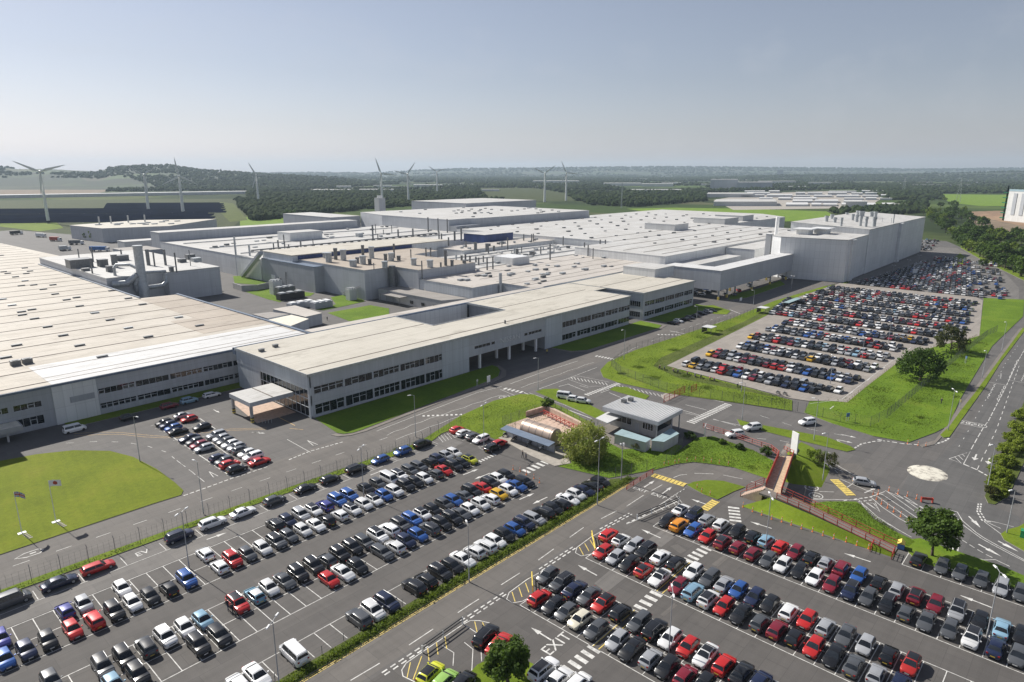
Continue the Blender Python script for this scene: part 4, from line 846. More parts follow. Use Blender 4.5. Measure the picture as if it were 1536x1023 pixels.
# chimney block (B1)
t, o = bldg('boiler_house', 'grey boiler house with wide cylindrical stack and curved ducts', 'boiler house', [(95, 332), (108, 332), (108, 338), (121, 338), (121, 332), (146, 332), (146, 441), (95, 441)], 13.4, M['clad'], M['roof_white'], 0, edge=.5)
u, z = gv(213, 420, 329)
sk = MB().tube([(u, 329, 0), (u, 329, 10), (u, 329, 11.2), (u, 329, 27.5)], [2.3, 2.3, 1.95, 1.95], 20); sk.tube([(u, 329, 26.6), (u, 329, 27.6)], 2.1, 20); sk.build('stack', M['steel'], t, o, True, 35)
def duct(t, o, pts, r, m='steel', name='duct'): return MB().tube(pts, r, 10).build(name, M[m], t, o, True, 40)
duct(t, o, [(u - 12, 331, 11), (u - 6, 330, 11), (u - 2.5, 329.5, 13.5), (u - 1.6, 329, 14.5)], 1.5)
duct(t, o, [(u - 2, 329, 13), (u - 2.6, 329.5, 10), (u - 2, 330, 7)], 1.2)
duct(t, o, [(u + 2, 330, 8), (u + 9, 330.5, 8), (u + 11, 330.6, 9.5), (u + 11.2, 331, 13.5)], 1.0)
duct(t, o, [(u - 8, 338, 13.4), (u - 8, 338, 17.5), (u - 7, 338, 18.6), (u - 2.5, 334, 18.6), (u - .5, 331, 17)], .75)
duct(t, o, [(u + 1.5, 330, 15), (u + 9, 332, 14.4), (u + 12, 333, 14.2)], .7)
B1 = lambda x, y: g(60 + x / 5.486, 350 + y / 5.486, 13.9)
for x, y, w_, d_, h, m in ((350, 285, 10, 8, 4, 'steel_dark'), (530, 275, 4, 4, 3.4, 'steel_dark'), (685, 225, 6, 5, 2.6, 'steel_dark'), (625, 280, 2.2, 2.2, 6, 'steel_dark'), (590, 318, 3, 3, 2.6, 'steel_dark'), (385, 310, 3, 3, 1.0, 'steel_dark'), (1090, 315, 1.6, 2, 2, 'steel_dark'), (1180, 240, 3.5, 3, 1.6, 'steel_dark'), (1250, 215, 4, 4, 2.4, 'steel_dark'), (1300, 235, 4, 4, 1.8, 'steel')):
    a, b_ = B1(x, y); q = MB().box(a - w_ / 2, a + w_ / 2, b_, b_ + d_, 13.9, 13.9 + h); q.box(a - w_ / 2 - .15, a + w_ / 2 + .15, b_ - .15, b_ + d_ + .15, 13.9 + h, 13.9 + h + .25); q.build('roof_unit', M[m], t, o)
for x, y, h, r in ((325, 220, 6, .3), (440, 235, 7.5, .35), (432, 330, 7, .35), (895, 262, 8, .9), (945, 270, 7, .4), (1035, 262, 8, .6), (1125, 315, 9, .35), (1240, 268, 8, .2), (675, 210, 5, .4)):
    a, b_ = B1(x, y); MB().cyl(a, b_, 13.5, 13.9 + h, r, 10).build('flue', M['steel_dark'], t, o)
bldg('annexe', 'dark grey flat-roofed annexe tucked behind the boiler house', 'annexe', rc(140, 160, 442, 468), 13, M['clad_dark'], M['roof_grey'])
# mid factory: stepped press shop (B2)
P2 = [(184.8, 264.4), (202.5, 264.4), (202.5, 246), (240.5, 246), (240.5, 296), (262, 300), (262, 324), (184.8, 324)]
t, o = bldg('press_shop', 'tall stepped grey hall with brown roof full of stubby flues', 'factory hall', P2, 14.2, M['clad'], M['roof_brown'], edge=.35)
MB().box(183.3, 184.8, 300, 330, 0, 13.2).box(179.5, 183.3, 300, 354, 0, 13).build('wall', M['clad_dark'], t, o)
MB().box(179.3, 184.6, 299.9, 330, 13, 13.3).box(179.3, 184.6, 330, 354, 13.004, 13.25).build('roof_gutter', M['clad_blue'], t, o)
MB().box(181.5, 292, 324.2, 356, 0, 16.6).build('upper_wall', M['clad_light'], t, o)
MB().box(181.2, 292.4, 323.8, 356.4, 16.6, 16.95).build('upper_roof', M['roof_office'], t, o)
MB().box(184.8, 262, 323.6, 324.1, 14.5, 16.4).build('upper_band', M['clad_navy'], t, o)
BZ = lambda x, y: g(380 + x / 3.84, 220 + y / 3.84, 14.55)
for x, y, yt, r in ((435, 665, 615, 1.6), (425, 640, 612, 2.2), (475, 650, 590, .95), (520, 655, 598, 1.5), (632, 632, 572, .8), (682, 642, 580, 1.4), (575, 690, 655, 1.8), (600, 672, 640, .9), (632, 677, 632, 1.5), (671, 676, 648, .9), (762, 656, 620, .9), (795, 658, 615, 1.5), (838, 656, 630, 1.0), (758, 697, 662, 1.4), (924, 682, 645, 1.4), (1018, 695, 655, 1.5), (1108, 685, 600, .75), (1145, 687, 655, .8), (1080, 692, 668, .45), (1200, 655, 628, .6), (1222, 650, 622, .5), (1248, 665, 630, .5), (1215, 672, 655, 1.0), (695, 705, 672, .2), (995, 632, 585, .4), (1022, 632, 585, .4), (812, 640, 565, .5), (908, 640, 595, .3)):
    u, v = BZ(x, y); d = math.hypot(u, v); h = (y - yt) / 3.84 * d / 1000 * 1.05
    b = MB().cyl(u, v, 14.4, 14.55 + h, r, 14); b.cyl(u, v, 14.55 + h * .82, 14.6 + h, r * 1.14, 14); b.build('flue', M['steel'] if r > 1 else M['steel_dark'], t, o, True, 35)
# large twin ducts on the front wall and inclined conveyor
sk = MB().cyl(199.4, 262.2, 3, 15.4, 1.75, 16); sk.cyl(199.4, 262.2, 8.5, 9.2, 1.9, 16); sk.build('wall_duct', M['steel_dark'], t, o, True, 35)
for dx in (0, 1.3): duct(t, o, [(203.4 + dx, 245, 8), (203 + dx, 241, 4.5)], .4, 'cream')
MB().cyl(203.6, 244.6, 2, 19, .3).build('flue', M['steel_dark'], t, o)
a = Vector((178.5, 376, .3)); b_ = Vector((178.5, 352, 15.5)); q = Vector((0, 0, 1.6)); s_ = Vector((1.3, 0, 0))
MB().add([a - s_, a + s_, a + s_ + q, a - s_ + q, b_ - s_, b_ + s_, b_ + s_ + q, b_ - s_ + q], [(0, 1, 2, 3), (4, 7, 6, 5), (0, 4, 5, 1), (1, 5, 6, 2), (2, 6, 7, 3), (3, 7, 4, 0)]).build('inclined_conveyor', M['clad'], t, o)
b = MB()
for k in range(10): b.box(184.3, 184.75, 268 + k * 1.6, 269.4 + k * 1.6, 6 - k * .55, 6.15 - k * .55)
b.tube([(184.2, 267, 7), (184.2, 284, 1.2)], .06); b.build('fire_stair', M['steel_dark'], t, o)
for y0, w_, h in ((340, 4, 5), (334, 3, 4)): MB().box(179.2, 179.55, y0, y0 + w_, 0, h).build('door', M['white_paint'] if w_ == 4 else M['steel_dark'], t, o)
# lower roofs in front, plant roofs behind
t2, o2 = bldg('assembly_hall', 'low factory hall with pinkish roof stretching behind the offices', 'factory hall', [(202.8, 209.5), (221.3, 209.5), (221.3, 188.6), (330, 188.6), (330, 250), (240.8, 250), (240.8, 245.8), (202.8, 245.8)], 10, M['ribbed'], M['roof_pink'])
wall_roof(t2, o2, [(240.9, 250.2), (368, 250.2), (368, 296), (262.2, 299.8), (240.9, 295.8)], 10.3, M['clad_light'], M['roof_white'])
wall_roof(t2, o2, rc(283, 372, 300.2, 323.5), 12.5, M['clad_light'], M['roof_pink'])
gm = MB()
for v in (196, 203.5, 213, 224, 236): gm.box(221.6, 329.7, v - .16, v + .16, 10.22, 10.28)
gm.build('gutter', M['gutter'], t2, o2)
MB().cyl(219.6, 208.4, 0, 15, .75, 14).build('flue', M['steel'], t2, o2)
AZ3 = lambda x, y, z: g(760 + x / 3.84, 220 + y / 3.84, z); AZ2 = lambda x, y, z: g(380 + x / 3.84, 220 + y / 3.84, z)
for f, x, y, yt, r, z in [(AZ3, 98, 560, 507, .45, 10.4), (AZ3, 143, 568, 507, .4, 10.4), (AZ3, 153, 565, 505, .4, 10.4), (AZ3, 325, 570, 520, .45, 10.4), (AZ3, 447, 622, 555, .4, 10.4), (AZ3, 468, 628, 570, .4, 10.4), (AZ3, 497, 645, 588, .3, 10.4), (AZ3, 537, 600, 540, .45, 10.4), (AZ3, 567, 600, 540, .45, 10.4), (AZ3, 250, 652, 590, .45, 10.2), (AZ3, 60, 628, 592, 1.0, 10.4), (AZ2, 1347, 710, 640, .4, 10.3), (AZ2, 1380, 705, 635, .4, 10.3), (AZ2, 1325, 668, 630, .4, 10.3), (AZ2, 1282, 668, 635, .5, 10.3)] + [(AZ2, x, y, yt, r, 12.7) for x, y, yt, r in ((1225, 580, 545, .5), (1280, 592, 552, 1.0), (1347, 602, 560, 1.2), (1386, 600, 572, .7), (1518, 620, 590, .8), (1465, 592, 527, .4), (1432, 577, 545, .4), (1198, 540, 470, .6), (1125, 570, 525, .5), (1085, 570, 505, .5), (1160, 540, 490, .7), (1070, 540, 490, .5))]:
    u, v = f(x, y, z); d = math.hypot(u, v); h = (y - yt) / 3.84 * d / 1000 * 1.05
    MB().cyl(u, v, z - .2, z + h, r, 10).build('flue', M['steel_dark'], t2, o2)
for f, x, y in ((AZ3, 290, 690), (AZ3, 230, 737), (AZ3, 167, 710), (AZ3, 447, 709), (AZ3, 560, 690), (AZ3, 322, 732), (AZ3, 20, 735), (AZ3, 560, 640), (AZ2, 1195, 770), (AZ2, 1230, 770), (AZ2, 1330, 745), (AZ2, 1490, 735), (AZ3, 165, 765)):
    u, v = f(x, y, 10.3); roof_vent(t2, o2, u, v, 10.2, 3.2, 1.6, .8, 'steel')
u, v = AZ3(90, 675, 10.3); b = MB().box(u - 8, u + 6, v, v + 14, 10.2, 14.2).build('roof_plant_room', M['clad_light'], t2, o2)
u, v = AZ3(146, 622, 14.2); MB().box(u - 1.2, u + 1.2, v - 1, v + 1, 14.2, 16).build('roof_unit', M['steel_dark'], t2, o2)
bldg('blue_plant_house', 'dark blue steel plant house with white roof among the flues', 'plant house', rc(329, 358.5, 327.4, 348), 17.3, M['clad_navy'], M['roof_white'], 11.8)
t, o = bldg('works_shed', 'long low shed with grey felt roof beside the yard lawns', 'shed', [(191, 217), (204.4, 210.5), (204.4, 208), (205, 243), (193, 262.5), (190, 258)][:1] + [(202.3, 212), (202.3, 262), (190.5, 262)], 5, M['render_grey'], M['roof_grey'])
b = MB().box(186, 190.3, 240, 255, 4.0, 4.2); b.build('lean_to_roof', M['roof_grey'], t, o)
for y in (240.3, 245, 250, 254.7): MB().cyl(186.3, y, 0, 4, .1, 8).build('post', M['steel_dark'], t, o)
for y in (220, 228, 236): MB().box(190.3, 190.55, y, y + 2, 1.2, 2.6).build('window', M['glass'], t, o)
r5 = random.Random(31)
for k in range(26): roof_vent(t2, o2, r5.uniform(225, 328), r5.uniform(192, 246), 10.2, r5.uniform(1.2, 3.4), r5.uniform(.8, 1.8), r5.uniform(.4, 1.1), r5.choice(['steel', 'steel_dark', 'clad_white']))
for k in range(22): roof_vent(t2, o2, r5.uniform(245, 364), r5.uniform(254, 292), 10.5, r5.uniform(1.2, 4), r5.uniform(.8, 2.4), r5.uniform(.5, 1.6), r5.choice(['steel', 'steel_dark', 'clad_white']))
for k in range(14): MB().cyl(r5.uniform(245, 364), r5.uniform(254, 292), 10.4, 10.4 + r5.uniform(1.5, 5), r5.uniform(.2, .6), 8).build('flue', M[r5.choice(['steel', 'steel_dark'])], t2, o2)
for v in (259, 276, 288): MB().tube([(246, v, 10.9), (300, v, 10.9), (302, v + 2, 10.9), (362, v + 2, 10.9)], .28, 6).build('pipe_run', M['steel'], t2, o2)
for k in range(12): roof_vent(t2, o2, r5.uniform(286, 368), r5.uniform(303, 321), 12.7, r5.uniform(1.2, 3), r5.uniform(.8, 2), r5.uniform(.5, 1.5), r5.choice(['steel', 'steel_dark']))
# mid white roof + pipe rack + hut
t, o = bldg('body_shop', 'wide factory hall with bright white roof crossed by a pipe rack', 'factory hall', [(180, 356.6), (338, 356.6), (372, 330), (372, 500), (180, 500)], 12, M['clad_light'], M['roof_white'])
for x, y, yt, r in ((118, 592, 560, .4), (145, 587, 543, .5), (183, 602, 550, .4), (205, 592, 565, .4), (275, 587, 545, .5), (178, 560, 512, .4), (345, 570, 535, .3), (690, 542, 458, .6), (718, 540, 505, .4), (835, 522, 480, .6), (920, 522, 475, .6), (1008, 492, 413, .55), (1065, 490, 418, .5), (1118, 495, 422, .5), (798, 500, 455, .3), (705, 500, 450, .3), (750, 505, 480, .3)):
    u, v = AZ2(x, y, 12.3); d = math.hypot(u, v); h = (y - yt) / 3.84 * d / 1000 * 1.05
    MB().cyl(u, v, 12, 12.3 + h, r, 10).build('flue', M['steel_dark'], t, o)
for k in range(30): roof_vent(t, o, r5.uniform(186, 366), r5.uniform(362, 495), 12.2, r5.uniform(1.5, 4), r5.uniform(1, 2), r5.uniform(.4, 1.4), r5.choice(['steel', 'steel_dark', 'clad_white']))
for v in (388, 430, 470): MB().tube([(184, v, 12.7), (366, v, 12.7)], .3, 6).build('pipe_run', M['steel'], t, o)
p0 = AZ2(0, 600, 13); p1 = AZ2(1060, 500, 13)
b = MB()
for k in range(4): b.tube([(p0[0], p0[1] + k * .9, 13.2), (p1[0], p1[1] + k * .9, 13.2)], .28, 6)
for k in range(26):
    x = p0[0] + (p1[0] - p0[0]) * k / 25; y = p0[1] + (p1[1] - p0[1]) * k / 25; b.box(x - .15, x + .15, y - .5, y + 3.2, 12.0, 12.9)
b.build('pipe_rack', M['steel_dark'], t, o)
for x, y in ((20, 545), (60, 540), (105, 520), (450, 505), (455, 520), (10, 580), (90, 555), (260, 515), (400, 530)): roof_vent(t, o, *AZ2(x, y, 12.3), 12.2, 3, 1.2, .6, 'steel')
u, v = AZ2(620, 520, 12.3); MB().box(u - 2, u + 2, v, v + 4, 12.2, 15).build('roof_unit', M['steel'], t, o)
a = AZ2(140, 530, 12.3); c_ = AZ2(310, 535, 12.3)
bldg('roof_plant_house', 'white two-part plant house standing on the bright white roof', 'plant house', rc(c_[0] - 14, c_[0] + 12, c_[1] - 1, c_[1] + 16), 17.8, M['clad_light'], M['roof_white'], 11.9)
bldg('warehouse', 'very long grey warehouse wall running behind the white roof', 'warehouse', rc(180, 345, 500.4, 516), 18.2, M['clad'], M['roof_white'])
# far high block and others
t, o = bldg('stamping_hall', 'tall wide grey hall with white roof at the rear of the works', 'factory hall', [(400, 407), (560, 407), (560, 545), (385, 552), (372, 500.5), (372, 411), (392, 411)], 21.5, M['clad'], M['roof_white'])
wall_roof(t, o, rc(352, 384.8, 552.5, 640), 18, M['clad'], M['roof_white'])
MB().box(372.2, 399.8, 402, 410.8, 0, 17).box(384, 399.8, 399, 401.9, 0, 14).build('lower_wall', M['clad_dark'], t, o)
for k in range(34): roof_vent(t, o, rs2.uniform(405, 555), rs2.uniform(412, 540), 21.7, 3, 1.4, .7, 'steel_dark' if k % 3 else 'steel')
bldg('warehouse', 'pale ridge-roofed warehouse beyond the tall rear hall', 'warehouse', rc(520, 640, 546, 640), 25.5, M['clad'], M['roof_white'])
u, v = g(682, 305, 24); t, o = bldg('water_tower', 'small white cubic tower rising behind the tall rear hall', 'tower', rc(474, 483, 642, 651), 30, M['clad_white'], M['roof_white'])
for k in range(3): MB().cyl(475.8 + 2.7 * k, 646, 30, 33, 1.0, 10).build('tank', M['white_paint'], t, o)
# trim-and-chassis hall: big white plant roof
t, o = bldg('main_assembly_hall', 'vast white-roofed assembly hall dotted with small grey vents', 'factory hall', [(372.3, 250), (372.3, 404), (560.3, 404), (586, 425), (735, 425), (735, 300), (700, 262), (560, 262), (560, 185), (326, 185), (326, 188.3), (330.2, 250)][::1], 16 if 0 else 14.6, M['clad_light'], M['roof_white'])
wall_roof(t, o, rc(310, 392, 171, 184.7), 10.2, M['ribbed'], M['roof_white'])
wall_roof(t, o, [(400, 184.6), (560, 184.6), (560, 176), (400, 166)], 13.6, M['clad_light'], M['roof_white'])
va = MB().box(-1.5, 1.5, -.6, .6, 0, .6).box(-1.6, 1.6, -.7, .7, .6, .7)
vme = va.build('roof_vent', M['steel_dark'], t); vme.location = (430 - o[0], 250 - o[1], 14.8); k = 0
for i in range(14):
    for j in range(9):
        u = 385 + i * 25 + rs2.uniform(-4, 4); v = 200 + j * 24.5 + rs2.uniform(-4, 4)
        if v > 400 and u < 560 or v < 265 and u > 555 or u > 725 or k > 96: continue
        q = vme.copy(); COL.objects.link(q); q.parent = t; q.location = (u - o[0], v - o[1], 14.8); s = rs2.uniform(.7, 1.3); q.scale = (s, s, s); k += 1
gm = MB()
for v in (192, 204, 218, 234, 252, 272): gm.box(335 if v < 250 else 375, 555, v - .22, v + .22, 14.8, 14.95)
gm.build('gutter', M['gutter'], t, o)
for x0, x1, y0, y1, lab in ((474, 496, 262, 289, 'pale grey plant house, nearest of three on the vast vent-dotted roof'), (562, 590, 262.5, 292, 'pale grey plant house, middle of three on the vast vent-dotted roof'), (612, 636, 268, 296, 'pale grey plant house, farthest of three on the vast vent-dotted roof')):
    bldg('roof_plant_house', lab, 'plant house', rc(x0, x1, y0, y1), 19.5, M['clad_white'], M['roof_white'], 14.7)
# paint hall
org = (490, 135, 0)
ph = thing('paint_hall', 'tall windowless grey paint hall with chimneys above the staff car park', 'factory hall', org)
MB().prism([(395.4, 112.4), (438.5, 114), (438.5, 156), (395, 154), (390, 147)], 0, 23.2).build('wall', M['clad_light'], ph, org)
MB().prism([(395.2, 112.2), (438.4, 113.8), (438.4, 156), (394.9, 154.2), (389.8, 147.1)], 23.2, 23.6, 0, 1, True).build('roof', [M['steel'], M['roof_white']], ph, org)
MB().prism([(438.6, 113.6), (590, 115.6), (590, 160), (438.6, 160)], 0, lambda x, y: 26.2 + (2.2 if y > 130 else 0)).build('upper_wall', M['clad_light'], ph, org)
MB().add([(438.3, 113.3, 26.2), (590.3, 115.3, 26.2), (590.3, 160.3, 28.4), (438.3, 160.3, 28.4)] + [(438.3, 113.3, 26.6), (590.3, 115.3, 26.6), (590.3, 160.3, 28.8), (438.3, 160.3, 28.8)], [(0, 1, 5, 4), (1, 2, 6, 5), (2, 3, 7, 6), (3, 0, 4, 7), (3, 2, 1, 0)]).add([(438.3, 113.3, 26.6), (590.3, 115.3, 26.6), (590.3, 160.3, 28.8), (438.3, 160.3, 28.8)], [(0, 1, 2, 3)], 1).build('upper_roof', [M['steel'], M['roof_white']], ph, org)
MB().box(402, 408, 111.6, 112.7, 0, 22.9).build('wall_bay', M['clad_light'], ph, org); MB().box(510, 516, 112.8, 114.9, 0, 26).build('wall_bay', M['clad_light'], ph, org)
MB().box(401.8, 408.2, 111.4, 112.9, 22.9, 23.1).build('bay_cap', M['white_paint'], ph, org); MB().box(509.8, 516.2, 112.6, 115, 26, 26.2).build('bay_cap', M['white_paint'], ph, org); MB().box(590.1, 593, 116, 130, 0, 24.5).build('end_annexe', M['clad_light'], ph, org)
PZ = lambda x, y: g(1130 + x / 5.486, 300 + y / 5.486, 27.5)
for x, y, yt, r in ((600, 185, 125, 1.5), (645, 165, 115, 1.5), (668, 190, 140, 1.5), (722, 212, 140, 1.0), (727, 130, 100, 1.4), (815, 170, 112, 1.3), (848, 180, 118, 1.5), (858, 130, 85, 1.6), (880, 208, 130, 1.2), (880, 140, 88, 1.6), (898, 140, 90, 1.6), (925, 212, 135, 1.2), (970, 140, 95, 1.6), (986, 140, 92, 1.6), (1002, 150, 92, 1.6), (992, 208, 138, 1.6), (1180, 182, 115, .5), (1060, 175, 145, .2), (1135, 180, 145, .2)):
    u, v = PZ(x, y); u = min(max(u, 441), 588); v = min(max(v, 116), 158); d = math.hypot(u, v); h = (y - yt) / 5.486 * d / 1000
    h *= .8; r *= .72; b = MB().cyl(u, v, 26.5, 27.6 + h, r, 12)
    if r > .6: b.tube([(u, v, 27.6 + h * .72), (u, v, 27.6 + h)], r * 1.25, 12)
    b.build('chimney', M['steel'], ph, org, True, 35)
for x, y in ((410, 275), (555, 270)): 
    u, v = g(1130 + x / 5.486, 300 + y / 5.486, 24); MB().box(u - 3, u + 5, v - 4, v + 3, 23.5, 26.5).box(u - 5, u + 7, v - 6, v + 5, 26.5, 27).build('roof_unit', M['clad_light'], ph, org)
bldg('stair_tower', 'thin white stair tower beside the grey paint hall', 'tower', rc(395, 398, 155, 158), 24, M['clad_white'], M['white_paint'])
u, v = 440, 166; MB_ = MB().cyl(447, 172, 0, 31, 1.2, 14); tag(MB_.build('chimney', M['white_paint'], None, (0, 0, 0), True, 35), 'slim white chimney rising behind the paint hall', 'chimney')
# rear left buildings
t, o = bldg('logistics_shed', 'flat-roofed grey logistics shed with cream roof before the solar field', 'shed', [(190, 655), (240, 640), (310, 700), (250, 740), (182, 716)], 12, M['clad'], M['roof_office'])
for k in range(14): roof_vent(t, o, rs2.uniform(198, 270), rs2.uniform(662, 708), 12.2, 5, 2, .8, 'steel')
for x in (205, 215, 230, 245): MB().cyl(x, 712, 12, 19, .7, 8).build('flue', M['steel'], t, o)
bldg('logistics_shed', 'long low white shed standing in front of the cream-roofed shed', 'shed', rc(176, 230, 560, 575), 8, M['clad_white'], M['roof_white'])
G6 = lambda x, y, z: g(340 + x / 8.52, 400 + y / 8.52, z)
t, o = bldg('yard_office', 'low yard office with pinkish flat roof beside the lawns', 'building', [G6(590, 540, 4.5), G6(870, 495, 4.5), G6(1215, 592, 4.5), G6(1010, 640, 4.5)], 4.4, M['clad'], M['roof_pink'], edge=.1)
bldg('yard_annexe', 'low annexe with dark roof and sunken cream court', 'building', [G6(530, 668, 4.6), G6(825, 604, 4.6), G6(1045, 655, 4.6), G6(815, 745, 4.6)], 4.2, M['ribbed'], M['cream'], edge=.05)
bldg('yard_annexe', 'flat dark-roofed annexe between the beige hall edge and sunken court', 'building', [G6(330, 600, 4.2), G6(560, 575, 4.2), G6(800, 600, 4.2), G6(525, 655, 4.2)], 4.0, M['ribbed'], M['roof_grey'], edge=.05)
for bx_, by_, yt_ in ((357, 413, 361), (378, 415, 372)):
    u, v = g(bx_, by_); d = math.hypot(u, v); q = MB().cyl(0, 0, 0, (by_ - yt_) * d / 1000 * 1.03, .55, 12).build('flue_stack', M['steel']); q.location = (u, v, 0); tag(q, 'taller grey flue standing before the bright-roofed hall' if bx_ == 357 else 'shorter grey flue standing beside the inclined conveyor', 'chimney')
